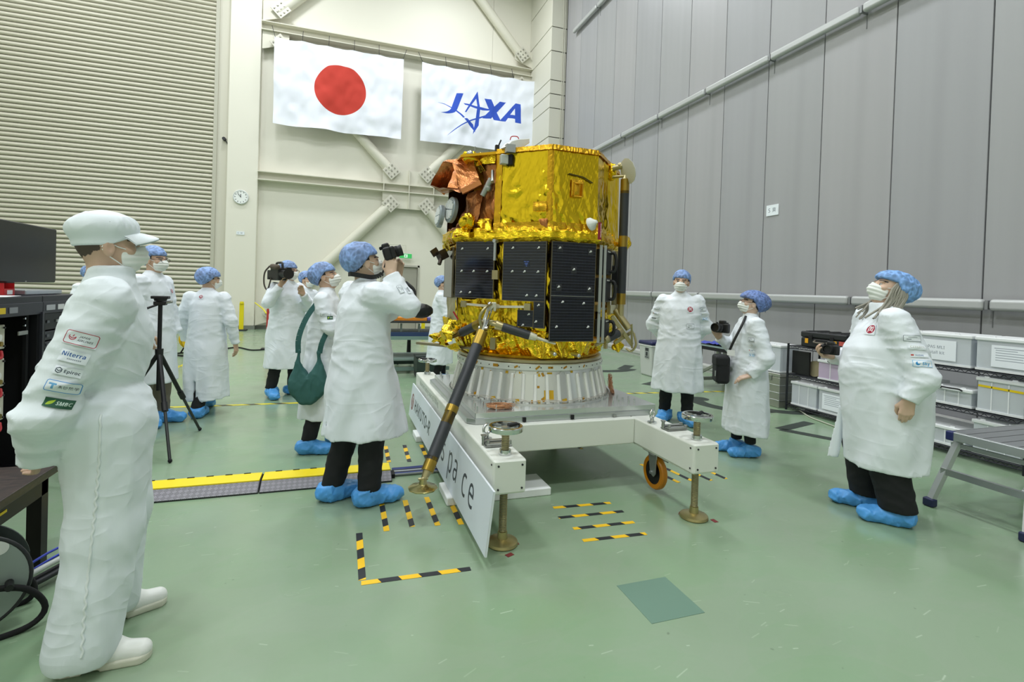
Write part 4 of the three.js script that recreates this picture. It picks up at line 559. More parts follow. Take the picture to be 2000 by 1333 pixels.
    const s = PF(0, FB[0].L * 0.52, 2.465, 0.02); mk('star_tracker', [rb(0.06, 0.075, 0.05, 0.008, s.x, s.y, s.z)], mat(0xbfc3bd, 0.4, 0.3), T); mk('tracker_recess', [onF(0, bx(0.05, 0.08, 0.03, FB[0].L * 0.57, 2.465, 0.0))], M.rubber, T);
    // small foil pocket with window
    const pk = (k, x, h, w_, h_, m) => mk('foil_pocket', patch((u, v) => PF(k, x + (u - 0.5) * w_, h + (v - 0.5) * h_, 0.008 + 0.012 * Math.sin(u * 3.14) * Math.sin(v * 3.14)), 16, 16, p => fold(p.x, p.y, p.z, 12) * 0.014, 1), m, T);
    pk(1, 0.215, 2.25, 0.1, 0.13, goldTape); mk('pocket_frame', onF(1, merge([bx(0.008, 0.1, 0.03, 0.18, 2.235, 0.012), bx(0.008, 0.1, 0.03, 0.25, 2.235, 0.012), bx(0.078, 0.008, 0.03, 0.215, 2.185, 0.012), bx(0.078, 0.008, 0.03, 0.215, 2.285, 0.012)])), goldTape, T);
    pk(0, FB[0].L - 0.08, 2.1, 0.11, 0.07, goldTape); pk(0, FB[0].L - 0.05, 1.975, 0.07, 0.06, copper);
    mk('vent_slit', onF(1, merge([bx(0.12, 0.007, 0.008).rotateZ(-0.12).translate(0.2, 2.345, 0.006), bx(0.09, 0.007, 0.008).rotateZ(-0.42).translate(0.3, 2.32, 0.006)])), mat(0x4d4410, 0.6, 0.3), T);
    // white nozzle cover with red streamer
    const n = PF(1, 0.325, 1.985, 0.04); const nz = mk('nozzle_cover', mv(rot(lathe([[0, 0.05], [0.012, 0.05], [0.02, 0.036], [0.05, 0.004], [0.052, -0.01], [0, -0.012]], 14), 1.25, 0.5, 0), n.x, n.y, n.z), mat(0xe6e8e4, 0.55), T);
    const tg = canvasTex(64, 256, (g, w2, h2) => { g.fillStyle = '#8e1d2b'; g.fillRect(0, 0, w2, h2); g.save(); g.translate(44, 16); g.rotate(Math.PI / 2); g.fillStyle = '#e8d4d4'; g.font = 'bold 26px sans-serif'; g.fillText('REMOVE BEFORE', 0, 0); g.restore(); });
    mk('streamer_tag', bx(0.028, 0.13, 0.003, n.x + 0.045, n.y - 0.055, n.z + 0.05), mat(0xffffff, 0.7, 0, { map: tg }), nz);
    for (const [a, h] of [[-6, 1.0], [10, 0.985]]) { const c = W(a, 0.70, h); mk('drain_fitting', [rod(W(a, 0.64, h), W(a, 0.73, h - 0.003), 0.014), sph(0.016, ...W(a, 0.73, h - 0.003).toArray(), 10)], M.alu, T); }
    mk('latch_tube', [rod(W(-46, 0.69, 1.69), W(-46, 0.69, 1.84), 0.012), rod(W(-46, 0.66, 1.84), W(-46, 0.71, 1.84), 0.014)], M.aluDull, T);
    mk('right_wad', patch((u, v) => W(62, 0.8, 1.9).add(V(0.05 * Math.cos(u * 6.283) * Math.sin(v * 3.1416), 0.06 * Math.cos(v * 3.1416), 0.06 * Math.sin(u * 6.283) * Math.sin(v * 3.1416))), 26, 16, p => fold(p.x, p.y, p.z, 11) * 0.03, 1), goldRough, T);
    mk('upper_wad', patch((u, v) => W(50, 0.68, 2.49).add(V(0.05 * Math.cos(u * 6.283) * Math.sin(v * 3.1416), 0.07 * Math.cos(v * 3.1416), 0.05 * Math.sin(u * 6.283) * Math.sin(v * 3.1416))), 26, 16, p => fold(p.x, p.y, p.z, 11) * 0.03, 1), goldRough, T);
  }
}
// ================================================================ people
function strokes(g, x, y, s, list, lw) { g.lineWidth = lw; g.lineCap = 'round'; g.lineJoin = 'round'; for (const p of list) { g.beginPath(); for (let i = 0; i < p.length; i += 2) (i ? g.lineTo : g.moveTo).call(g, x + p[i] * s / 100, y + p[i + 1] * s / 100); g.stroke(); } }
const boxS = (a, b, c, d) => [a, b, c, b, c, d, a, d, a, b];
const KANJI = {
  taka: [[50, 5, 50, 18], [10, 20, 90, 20], boxS(32, 28, 68, 42), [15, 95, 15, 50, 85, 50, 85, 95], boxS(35, 62, 65, 82)],
  suna: [[5, 15, 45, 15], [25, 15, 8, 55], boxS(15, 50, 42, 90), [70, 8, 70, 55], [55, 25, 48, 50], [85, 22, 95, 48], [92, 55, 50, 95]],
  netsu: [[25, 8, 25, 45], [8, 18, 42, 18], [5, 32, 45, 32], [25, 45, 10, 60], [20, 50, 44, 58], [62, 8, 60, 45, 48, 62], [52, 20, 85, 20, 84, 52, 95, 60], [55, 35, 68, 48], [12, 75, 6, 92], [35, 75, 38, 92], [60, 75, 63, 92], [84, 75, 92, 92]],
  gaku: [[20, 8, 26, 24], [48, 5, 52, 20], [80, 8, 70, 24], [8, 46, 10, 32, 90, 32, 86, 46], [28, 46, 70, 46, 50, 58, 50, 92, 40, 95], [8, 70, 92, 70]],
  minami: [[8, 15, 92, 15], [50, 2, 50, 30], [15, 95, 15, 32, 85, 32, 85, 92], [38, 40, 42, 52], [62, 40, 58, 52], [28, 58, 72, 58], [28, 72, 72, 72], [50, 58, 50, 92]],
};
const creaseTex = noiseTex(512, (u, v) => { let s = 0; [[1, 2], [3, -1], [-2, 3], [2, 5], [-4, 2]].forEach(([a, b], i) => { const w = u * a + v * b + 0.55 * tn(u, v, 4, i * 3), t = Math.abs(w - Math.floor(w) - 0.5) * 2, m = sstep(-0.15, 0.45, tn(u, v, 4.5, 11 + i * 2)); s += m * Math.pow(1 - t, 3) * (i < 3 ? 1 : 0.6); }); return clamp(0.3 + 0.35 * s + 0.1 * tn(u, v, 7, 2), 0, 1); });
const CLOTH = '#ebf1f7';
const emblemTex = canvasTex(128, 128, (g, w, h) => { g.fillStyle = CLOTH; g.fillRect(0, 0, w, h); g.fillStyle = '#a5203a'; g.beginPath(); g.arc(64, 60, 54, 0, 7); g.fill(); g.strokeStyle = '#f2f3f4'; g.lineWidth = 9; g.beginPath(); g.moveTo(38, 96); g.lineTo(38, 50); g.bezierCurveTo(38, 18, 58, 18, 58, 46); g.lineTo(66, 62); g.bezierCurveTo(70, 16, 92, 20, 90, 52); g.lineTo(90, 92); g.moveTo(46, 74); g.lineTo(84, 74); g.stroke(); });
const patchTex = {
  airline: canvasTex(256, 128, (g, w, h) => { g.fillStyle = CLOTH; g.fillRect(0, 0, w, h); g.strokeStyle = '#b03444'; g.lineWidth = 6; g.beginPath(); g.roundRect(6, 8, 244, 112, 18); g.stroke(); g.strokeStyle = '#b5283c'; g.lineWidth = 7; g.beginPath(); g.arc(62, 60, 26, -0.2, 3.6); g.stroke(); g.beginPath(); g.moveTo(44, 62); g.quadraticCurveTo(62, 84, 84, 60); g.moveTo(62, 60); g.lineTo(70, 40); g.stroke(); g.fillStyle = '#5a5d63'; g.font = 'italic bold 26px sans-serif'; g.fillText('JAPAN', 112, 56); g.fillText('AIRLINES', 104, 88); }),
  niterra: canvasTex(256, 128, (g, w, h) => { g.fillStyle = CLOTH; g.fillRect(0, 0, w, h); g.fillStyle = '#3b63a8'; g.font = 'bold 62px sans-serif'; g.fillText('Niterra', 14, 66); g.fillStyle = '#9aa2ad'; for (let i = 0; i < 8; i++) g.fillRect(80 + i * 16, 88, 12, 14); }),
  epiroc: canvasTex(256, 96, (g, w, h) => { g.fillStyle = CLOTH; g.fillRect(0, 0, w, h); g.strokeStyle = '#45505c'; g.lineWidth = 9; g.beginPath(); for (let i = 0; i <= 6; i++) { const a = i / 6 * 6.283 + 0.52; g.lineTo(46 + 30 * Math.cos(a), 48 + 30 * Math.sin(a)); } g.stroke(); g.beginPath(); g.moveTo(28, 44); g.lineTo(46, 56); g.lineTo(66, 42); g.stroke(); g.fillStyle = '#45505c'; g.font = 'bold 50px sans-serif'; g.fillText('Epiroc', 92, 66); }),
  takasago: canvasTex(256, 112, (g, w, h) => { g.fillStyle = CLOTH; g.fillRect(0, 0, w, h); g.strokeStyle = '#4d92d6'; g.lineWidth = 6; g.beginPath(); g.roundRect(5, 6, 246, 100, 16); g.stroke(); g.fillStyle = '#6aaad8'; g.fillRect(26, 30, 60, 16); g.fillRect(50, 30, 18, 54); g.strokeStyle = '#5c646b'; ['taka', 'suna', 'netsu', 'gaku'].forEach((k, i) => strokes(g, 100 + i * 36, 40, 33, KANJI[k], 3)); }),
  green: canvasTex(256, 96, (g, w, h) => { g.fillStyle = '#2d5a44'; g.fillRect(0, 0, w, h); g.fillStyle = '#b4d23a'; g.beginPath(); g.moveTo(24, 78); g.bezierCurveTo(26, 30, 70, 34, 92, 16); g.bezierCurveTo(92, 60, 60, 74, 24, 78); g.fill(); g.fillStyle = '#cfe0d4'; g.font = 'bold 50px sans-serif'; g.fillText('SMBC', 110, 66); }),
  frame: canvasTex(256, 96, (g, w, h) => { g.fillStyle = CLOTH; g.fillRect(0, 0, w, h); g.strokeStyle = '#70787e'; g.lineWidth = 6; g.beginPath(); g.roundRect(6, 6, 244, 84, 12); g.stroke(); g.fillStyle = '#8b9298'; g.fillRect(40, 58, 62, 14); g.fillRect(60, 30, 130, 8); }),
  faint: canvasTex(256, 96, (g, w, h) => { g.fillStyle = CLOTH; g.fillRect(0, 0, w, h); g.fillStyle = '#c9cbbf'; g.font = 'bold 52px serif'; g.fillText('CITIZEN', 18, 66); }),
  small: canvasTex(256, 64, (g, w, h) => { g.fillStyle = CLOTH; g.fillRect(0, 0, w, h); g.fillStyle = '#c0392b'; g.fillRect(10, 20, 34, 22); g.fillStyle = '#54709c'; g.font = 'bold 34px sans-serif'; g.fillText('SUZUKI', 60, 44); }),
  sky: canvasTex(256, 100, (g, w, h) => { g.fillStyle = CLOTH; g.fillRect(0, 0, w, h); g.strokeStyle = '#6fb1dd'; g.lineWidth = 6; g.strokeRect(6, 6, 244, 88); g.fillStyle = '#2f8fd0'; g.beginPath(); g.arc(62, 50, 28, 0, 7); g.fill(); g.fillStyle = CLOTH; g.beginPath(); g.arc(74, 36, 18, 0, 7); g.fill(); g.fillStyle = '#3d9bd8'; g.font = 'bold 64px sans-serif'; g.fillText('Sky', 112, 72); }),
  dark: canvasTex(256, 96, (g, w, h) => { g.fillStyle = CLOTH; g.fillRect(0, 0, w, h); g.fillStyle = '#4d565c'; g.fillRect(14, 18, 190, 26); g.fillRect(40, 58, 160, 18); }),
};
const patchM = {}; for (const k in patchTex) patchM[k] = mat(0xffffff, 0.75, 0, { map: patchTex[k] }); patchM.emblem = mat(0xffffff, 0.75, 0, { map: emblemTex });
const PM = { cloth: mat(0xebf1f7, 0.7, 0, { bumpMap: creaseTex, bumpScale: 0.006 }), coverall: mat(0xe6eef1, 0.68, 0, { bumpMap: creaseTex, bumpScale: 0.006 }), black: mat(0x17181b, 0.85), khaki: mat(0x7d7464, 0.85), shoeBlue: mat(0x58a6ee, 0.42), maskW: mat(0xeef1ec, 0.8), skin: mat(0xffffff, 0.55, 0, { vertexColors: true }), net: mat(0xffffff, 0.6, 0, { vertexColors: true }), hairD: mat(0x1d1a18, 0.6), hairG: mat(0x9b978b, 0.6) };
function mergeC(gs) { gs.forEach(g => { for (const k of Object.keys(g.attributes)) if (!['position', 'normal', 'color'].includes(k)) g.deleteAttribute(k); }); return mergeGeometries(gs); }
function tint(g, f) { const p = g.attributes.position, c = new Float32Array(p.count * 3); for (let i = 0; i < p.count; i++) { const q = f(p.getX(i), p.getY(i), p.getZ(i)); c.set(q, i * 3); } g.setAttribute('color', new THREE.BufferAttribute(c, 3)); return g; }
const ridge = (x, y, z) => { const n = 1 - Math.abs(noise(x, y, z)); return n * n; };
function handGeo(side, wrist, dir, palm, curl, thumb = 0.5, spread = 0.15, col) { // side -1 right, 1 left
  const Y = A3(dir).normalize(), Z = A3(palm); Z.addScaledVector(Y, -Z.dot(Y)).normalize(); const X = Y.clone().cross(Z).multiplyScalar(side < 0 ? 1 : -1);
  const C = [], pc = []; const add = (a, ra, b, rb_, arr = C) => arr.push([...a, ra, ...b, rb_]);
  add([0, -0.05, 0], 0.027, [0, 0.012, 0], 0.024, pc);
  const fx = [0.03, 0.01, -0.01, -0.029], fy = [0.09, 0.095, 0.09, 0.08], fl_ = [0.074, 0.084, 0.077, 0.06];
  for (let i = 0; i < 4; i++) { add([fx[i] * 0.55, 0.0, 0], 0.019, [fx[i], fy[i], 0], 0.0125, pc);
    let a = 0, p = [fx[i], fy[i], 0]; const c = Array.isArray(curl[0]) ? curl[i] : curl; const sp = -spread * (i - 1.5) * -0.35;
    [0.45, 0.31, 0.24].forEach((f, k) => { a += c[k]; const L = fl_[i] * f, q = [p[0] + Math.sin(sp) * L, p[1] + Math.cos(a) * L * Math.cos(sp), p[2] + Math.sin(a) * L]; add(p, 0.0102 - k * 0.0011, q, 0.0094 - k * 0.0012); p = q; }); }
  const t1 = [0.022, 0.02, 0.006], t2 = [0.05, 0.055, 0.012 + 0.02 * thumb], t3 = [0.056 - 0.014 * thumb, 0.088, 0.016 + 0.04 * thumb], t4 = [0.052 - 0.03 * thumb, 0.112, 0.02 + 0.05 * thumb]; add(t1, 0.02, t2, 0.0145, pc); add(t2, 0.0125, t3, 0.011); add(t3, 0.0108, t4, 0.0088);
  const all = [...C, ...pc], lo = [9, 9, 9], hi = [-9, -9, -9]; all.forEach(c => { for (let k = 0; k < 3; k++) { lo[k] = Math.min(lo[k], c[k] - c[3], c[k + 4] - c[7]); hi[k] = Math.max(hi[k], c[k] + c[3], c[k + 4] + c[7]); } });
  const f = (x, y, z) => { let d = 9; for (const c of pc) d = smin(d, cap(x, y, z, c), 0.012); let e = 9; for (const c of C) e = Math.min(e, cap(x, y, z, c)); return smin(d, e, 0.006); };
  const g = surfaceNet(f, lo.map(v => v - 0.008), hi.map(v => v + 0.008), 0.0042);
  tint(g, () => col); g.applyMatrix4(new THREE.Matrix4().makeBasis(X, Y, Z).setPosition(...wrist));
  if (side > 0) { } const det = X.clone().cross(Y).dot(Z); if (det < 0) { const ix = g.index.array; for (let i = 0; i < ix.length; i += 3) { const t = ix[i]; ix[i] = ix[i + 1]; ix[i + 1] = t; } } g.computeVertexNormals(); return g;
}
function person(o) {
  const T = thing('person', o.label, 'person', [o.pos[0], 0, o.pos[1]], o.turn * D2R), s = o.H / 1.75; if (o.group) T.userData.group = o.group;
  const cell = o.cell ?? 0.013, skinC = o.skin ?? [0.62, 0.4, 0.28], lean = o.lean ?? 0, gw = o.gw ?? 1, gd = o.gd ?? 1, belly = o.belly ?? 0, hem = o.hem ?? 0.42;
  const put = (name, g, m, par = T) => mk(name, g.scale(s, s, s), m, par);
  const czAt = y => lean * Math.max(0, y - 0.9) - 0.005;
  // ---- garment
  const prof = o.prof ?? [[hem - 0.05, 0.255 * gw, 0.215 * gd, 0.0], [0.75, 0.235 * gw, 0.195 * gd, 0.0], [0.95, 0.215 * gw, 0.175 * gd, 0.005], [1.12, 0.2 * gw, 0.16 * gd + belly * 0.5, belly], [1.3, 0.205 * gw, 0.145 * gd, belly * 0.4], [1.4, 0.185 * gw, 0.115, 0], [1.455, 0.12, 0.085, -0.005], [1.5, 0.068, 0.066, 0], [1.56, 0.06, 0.062, 0.004]];
  const P = y => { let i = 0; while (i < prof.length - 2 && y > prof[i + 1][0]) i++; const a = prof[i], b = prof[i + 1], t = sstep(0, 1, clamp((y - a[0]) / (b[0] - a[0]), 0, 1)) * 0.5 + clamp((y - a[0]) / (b[0] - a[0]), 0, 1) * 0.5; return [lerp(a[1], b[1], t), lerp(a[2], b[2], t), lerp(a[3], b[3], t) + czAt(y)]; };
  const sl = o.sleeve ?? 1, shW = (o.sh ?? 0.178) , arms = [];
  for (const [side, a] of [[-1, o.armR], [1, o.armL]]) { if (!a) continue; const S = [side * shW, 1.395, czAt(1.4) - 0.01]; arms.push([[...S, 0.078 * sl, ...a.el, 0.068 * sl], [...a.el, 0.067 * sl, ...a.wr, 0.05 * sl], (d => [...a.wr, d.x, d.y, d.z])(A3(a.wr).sub(A3(a.el)).normalize())]); }
  const seedN = o.pos[0] * 3.1 + o.pos[1];
  const legs = [];
  for (const [side, f] of [[-1, o.footR], [1, o.footL]]) { const hipP = [side * 0.085 * gw, 0.9, 0], an = [f[0], 0.1 + (f[3] ?? 0), f[1] - 0.04], kn = [(hipP[0] + an[0]) / 2 + (f[5] ?? 0), 0.5 + (f[3] ?? 0) * 0.5, (hipP[2] + an[2]) / 2 + 0.03 + (f[4] ?? 0)], lw = o.legW ?? 1; legs.push([...hipP, 0.1 * lw, ...kn, 0.075 * lw], [...kn, 0.075 * lw, ...an, (o.cuff ?? 0.066) * lw]); }
  const legF = (x, y, z) => { let d = 9; for (let i = 0; i < 4; i += 2) { const e = smin(cap(x, y, z, legs[i]), cap(x, y, z, legs[i + 1]), 0.05); d = Math.min(d, e); } return d; };
  const split = o.split;
  const coatF = (x, y, z) => {
    const yy = clamp(y, prof[0][0], 1.56), [a, b, c] = P(yy); let ex = x / a, ez = (z - c) / b, r = Math.hypot(ex, ez); let d = (r - 1) * Math.min(a, b) * (0.75 + 0.25 * Math.max(a, b) / Math.min(a, b));
    if (o.coverall) { const l = legF(x, y, z) - 0.012; const td = smax(d, 0.86 - y, 0.06); d = smin(td, l, 0.08); d = Math.max(d, 0.045 - y); }
    d = smax(d, y - (o.collar ?? 1.515), 0.01);
    let sd = 9; for (const A of arms) { let e = smin(cap(x, y, z, A[0]), cap(x, y, z, A[1]), 0.04); const c = A[2], rx = x - c[0], ry = y - c[1], rz = z - c[2]; if (rx * rx + ry * ry + rz * rz < 0.02) e = Math.max(e, rx * c[3] + ry * c[4] + rz * c[5] - 0.012); sd = Math.min(sd, e); } d = smin(d, sd, 0.045);
    if (d < 0.06) {
      const th = Math.atan2(x, z - c); const sk = o.coverall ? 0 : sstep(1.05, hem, y);
      if (sk > 0 && sd > 0.03) d += 0.013 * sk * Math.sin(th * (o.nf ?? 6) + 2.2 * noise(seedN, y * 1.3, 3) + 1.3 * noise(th, y, seedN));
      const w = o.wr ?? 1, sv = sd < 0.02; // long drape folds on the body, cross folds on the sleeves
      if (sv) d -= w * (0.010 * (ridge(x * 3 + seedN, y * 8, z * 3 + 7) - 0.5) + 0.004 * (ridge(x * 8, y * 17 + seedN, z * 8) - 0.5));
      else { const up = sstep(0.85, 1.15, y); d -= w * ((0.008 - 0.002 * up) * (ridge(x * 3.6 + seedN, y * (1.3 + 2.2 * up) + x * 2 * up, z * 3.6 + 7) - 0.5) + 0.0035 * (ridge(x * 7 + y * 3, y * 4 + seedN, z * 7) - 0.5)); }
      if (o.belt && Math.abs(y - o.belt) < 0.05) d += 0.014 * (1 - Math.abs(y - o.belt) / 0.05);
      if (split && x > split[0] - 0.012 && x < split[0] + 0.012 && z < 0 && y < split[1]) d = Math.max(d, 0.01);
      if (o.coverall) { const q = Math.abs(z - 0.0) < 0.012 && x < 0 && y < 0.95 ? 0.003 : 0; d -= q; }
      else if (Math.abs(x) < 0.022 && z > c && sd > 0.02) d -= 0.0025;
    }
    if (!o.coverall) { d = Math.max(d, hem + (o.hemTilt ?? 0) * z + 0.012 * noise(x * 5, z * 5, seedN) - y); const inner = Math.max(d + 0.02, y - hem - 0.1); if (inner < 0 && y < hem + 0.1) d = Math.max(d, -inner); }
    return d;
  };
  let lo = [-0.36 * gw, (o.coverall ? 0.03 : hem - 0.08), -0.3 * gd - 0.04], hi = [0.36 * gw, 1.56, 0.3 * gd + belly + lean * 0.6 + 0.04]; for (const A of arms) for (const c of A.slice(0, 2)) for (let k = 0; k < 3; k++) { lo[k] = Math.min(lo[k], c[k] - c[3] - 0.03, c[k + 4] - c[7] - 0.03); hi[k] = Math.max(hi[k], c[k] + c[3] + 0.03, c[k + 4] + c[7] + 0.03); } if (o.coverall) for (const c of legs) for (let k = 0; k < 3; k += 2) { lo[k] = Math.min(lo[k], c[k + 4] - c[7] - 0.05); hi[k] = Math.max(hi[k], c[k + 4] + c[7] + 0.05); }
  const garmentF = coatF;
  const cg = surfaceNet(garmentF, lo, hi, cell); { const p = cg.attributes.position, u = new Float32Array(p.count * 2); for (let i = 0; i < p.count; i++) { u[2 * i] = (p.getX(i) * 0.8 + p.getZ(i) * 0.9 + seedN) / 0.9; u[2 * i + 1] = p.getY(i) / 0.9; } cg.setAttribute('uv', new THREE.BufferAttribute(u, 2)); }
  const coat = put(o.coverall ? 'coverall' : 'coat', cg, o.coverall ? PM.coverall : PM.cloth);
  if (o.coverall) { const pts = []; for (let y = 0.98; y > 0.1; y -= 0.02) { const t = sstep(0.9, 0.1, y), z0 = lerp(-0.02, o.footR[1] - 0.035, t); let x = -0.4; for (let k = 0; k < 80; k++) { const d = garmentF(x, y, z0); if (d < 0.002) break; x += Math.max(0.002, d * 0.6); } pts.push([x - 0.001, y, z0 + 0.003 * Math.sin(y * 150)]); } put('side_seam', tube(pts, 0.0045, pts.length * 3, 6), mat(0xe9efee, 0.7), coat); }
  // ---- printed patches pressed onto the cloth
  for (const [key, c, n, up, w, h, nm] of o.patches ?? []) {
    const N = A3(n).normalize(), U = A3(up); U.addScaledVector(N, -U.dot(N)).normalize(); const R = U.clone().cross(N), nu = 10, nv = 6, pos = [], uv = [], idx = [];
    for (let j = 0; j <= nv; j++) for (let i = 0; i <= nu; i++) { const p = A3(c).addScaledVector(N, 0.16).addScaledVector(R, (i / nu - 0.5) * w).addScaledVector(U, (j / nv - 0.5) * h); for (let k = 0; k < 60; k++) { const d = garmentF(p.x, p.y, p.z); if (d < 0.0015) break; p.addScaledVector(N, -Math.max(0.002, d * 0.6)); } p.addScaledVector(N, 0.004); pos.push(p.x, p.y, p.z); uv.push(i / nu, j / nv); }
    for (let j = 0; j < nv; j++) for (let i = 0; i < nu; i++) { const q = j * (nu + 1) + i; idx.push(q, q + 1, q + nu + 2, q, q + nu + 2, q + nu + 1); }
    const g = new THREE.BufferGeometry(); g.setAttribute('position', new THREE.Float32BufferAttribute(pos, 3)); g.setAttribute('uv', new THREE.Float32BufferAttribute(uv, 2)); g.setIndex(idx); g.computeVertexNormals(); put(nm ?? 'sleeve_patch', g, patchM[key], coat);
  }
  // ---- head, neck, hands: one skin mesh
  const hj = V(0, 1.49, czAt(1.49) + 0.004 + (o.headFwd ?? 0)), hq = new THREE.Quaternion().setFromEuler(new THREE.Euler(-(o.headUp ?? 0) * D2R, (o.headYaw ?? 0) * D2R, (o.headRoll ?? 0) * D2R, 'YXZ')), hM = new THREE.Matrix4().compose(hj, hq, V(1, 1, 1)).multiply(new THREE.Matrix4().makeTranslation(0, 0.13, 0.018)), hs = o.hs ?? 1; hM.multiply(new THREE.Matrix4().makeScale(hs, hs, hs));
  const hc = o.headCell ?? 0.0042;
  const headF = (x, y, z) => { const ax = Math.abs(x); let d = ell(x, y - 0.018, z + 0.014, 0.076, 0.1, 0.096); d = smin(d, ell(x, y + 0.04, z - 0.026, 0.063, 0.085, 0.066), 0.03); d = smin(d, ell(x, y + 0.088, z - 0.034, 0.046, 0.034, 0.046), 0.03); d = smin(d, cap(x, y, z, [0, -0.002, 0.088, 0.009, 0, -0.038, 0.107, 0.013]), 0.016); d = smin(d, ell(ax - 0.03, y - 0.012, z - 0.082, 0.026, 0.008, 0.012), 0.012); d = smin(d, ell(ax - 0.045, y + 0.03, z - 0.066, 0.02, 0.016, 0.018), 0.02); d = smax(d, -(Math.hypot(ax - 0.031, y + 0.008, z - 0.101) - 0.014), 0.012); d = Math.min(d, Math.hypot(ax - 0.031, y + 0.009, z - 0.0785) - 0.0115); d = smin(d, smax(ell(ax - 0.08, y + 0.018, z + 0.006, 0.011, 0.034, 0.021), -ell(ax - 0.093, y + 0.016, z - 0.002, 0.008, 0.022, 0.013), 0.004), 0.008); d = smin(d, ell(x, y + 0.072, z - 0.086, 0.022, 0.011, 0.01), 0.01); return smin(d, cap(x, y, z, [0, -0.05, -0.02, 0.052, 0, -0.2, -0.035, 0.058]), 0.03); };
  const head = surfaceNet(headF, [-0.105, -0.19, -0.13], [0.105, 0.135, 0.135], hc); const hairC = o.hairC ?? [0.012, 0.011, 0.01];
  tint(head, (x, y, z) => { const ax = Math.abs(x), e = Math.hypot(ax - 0.031, y + 0.009); if (z > 0.06 && e < 0.0115) return e < 0.0055 && z > 0.07 ? [0.02, 0.015, 0.01] : y + 0.009 > 0.006 ? [0.05, 0.035, 0.03] : [0.5, 0.46, 0.42]; if (z > 0.055 && ax > 0.012 && ax < 0.056 && y > 0.012 && y < 0.021) return [0.03, 0.022, 0.018]; if (y > 0.055 + (z > 0.03 ? 0.012 : 0) || (z < -0.03 && y > (o.hairLow ?? -0.035) + (z + 0.03) * 0.55 + 0.006 * noise(x * 60, z * 60, 1)) || (z < 0.02 && y > 0.005 && ax > 0.06)) return hairC; if (y < -0.066 && y > -0.078 && z > 0.08 && ax < 0.022) return [skinC[0] * 0.8, skinC[1] * 0.55, skinC[2] * 0.55]; return skinC; });
  head.applyMatrix4(hM); const parts = [head];
  { const a = V(0, 1.33, czAt(1.35)), b = V(0, -0.16, -0.03).applyMatrix4(hM); const neck = tint(rod(a, b, 0.07, 0.055, 16), () => skinC); parts.push(neck); for (const [side, q] of [[-1, o.armR], [1, o.armL]]) if (q?.hand) { const S = V(side * shW * 0.8, 1.38, czAt(1.38) - 0.01), E = A3(q.el), Wv = A3(q.wr); parts.push(tint(rod(V(0, 1.36, czAt(1.36)), S, 0.05, 0.05, 12), () => skinC), tint(rod(S, E, 0.045, 0.036, 12), () => skinC), tint(rod(E, Wv.clone().add(Wv.clone().sub(E).normalize().multiplyScalar(0.02)), 0.036, 0.025, 12), () => skinC)); } }
  for (const [side, a] of [[-1, o.armR], [1, o.armL]]) if (a?.hand) { const h = a.hand, d = h.dir ?? [a.wr[0] - a.el[0], a.wr[1] - a.el[1], a.wr[2] - a.el[2]]; const W = A3(a.wr).addScaledVector(A3(d).normalize(), 0.012); parts.push(handGeo(side, W.toArray(), d, h.palm, h.curl ?? [0.35, 0.45, 0.3], h.thumb ?? 0.4, h.spread ?? 0.15, skinC)); }
  const body = put('body', mergeC(parts), PM.skin);
  // ---- face mask
  if (o.mask !== 0) {
    const mf = (x, y, z) => { let d = ell(x, y + 0.052, z - 0.03, 0.068, 0.078, 0.082 + 0.01 * sstep(-0.09, -0.04, y)); d = smin(d, cap(x, y, z, [0, -0.02, 0.105, 0.008, 0, -0.06, 0.112, 0.012]), 0.04); d += 0.0022 * Math.sin((y + 0.05) * 260) * sstep(0.02, 0.07, z); const top = y - (-0.006 - 0.022 * Math.abs(x) / 0.06), bot = -0.118 - y; d = smax(d, top, 0.006); d = smax(d, bot, 0.006); return smax(d, 0.032 - z + 0.05 * Math.abs(y + 0.055), 0.006); };
    const g = surfaceNet(mf, [-0.085, -0.13, 0.0], [0.085, 0.012, 0.135], hc); const mask = put('face_mask', g.applyMatrix4(hM), o.maskM ?? PM.maskW);
    const lp = []; for (const q of [-1, 1]) { lp.push(tube([[q * 0.064, -0.022, 0.05], [q * 0.074, -0.012, 0.024], [q * 0.083, 0.006, -0.008], [q * 0.084, -0.012, -0.026]], 0.0022, 12, 5), tube([[q * 0.058, -0.098, 0.046], [q * 0.07, -0.072, 0.02], [q * 0.081, -0.046, -0.008], [q * 0.084, -0.02, -0.026]], 0.0022, 12, 5)); }
    lp.forEach(g => put('ear_loop', g.applyMatrix4(hM), PM.maskW, mask));
  }
  if (o.glasses) { const gl = []; for (const q of [-1, 1]) gl.push(new THREE.TorusGeometry(0.021, 0.0022, 6, 20).scale(1.1, 0.85, 1).translate(q * 0.031, -0.008, 0.108), rod([q * 0.055, -0.004, 0.104], [q * 0.083, 0.002, 0.0], 0.0018)); gl.push(rod([-0.009, -0.006, 0.11], [0.009, -0.006, 0.11], 0.002)); put('glasses', merge(gl).applyMatrix4(hM), o.glasses === 2 ? mat(0x8d5a3a, 0.4) : M.dark); }
  // ---- head cover
  if (o.cap) {
    const cf = (x, y, z) => { const th = Math.atan2(x, z); let d = ell(x, y - 0.064, z + 0.014, 0.1, 0.074, 0.121); d = smin(d, smax(ell(x, y - 0.03, z + 0.012, 0.089, 0.2, 0.107), Math.abs(y - 0.022) - 0.026, 0.004), 0.012); d -= 0.0035 * (ridge(x * 9, y * 7, z * 9) - 0.5) * sstep(0.03, 0.07, y) + 0.0025 * Math.sin(th * 22) * sstep(0.05, 0.08, y) * sstep(0.12, 0.08, y) * sstep(0.0, 0.06, z); return smax(d, -0.004 - y + 0.4 * z, 0.004); };
    const c = put('cap', surfaceNet(cf, [-0.12, -0.06, -0.15], [0.12, 0.16, 0.13], 0.004).applyMatrix4(hM), o.capM ?? PM.coverall);
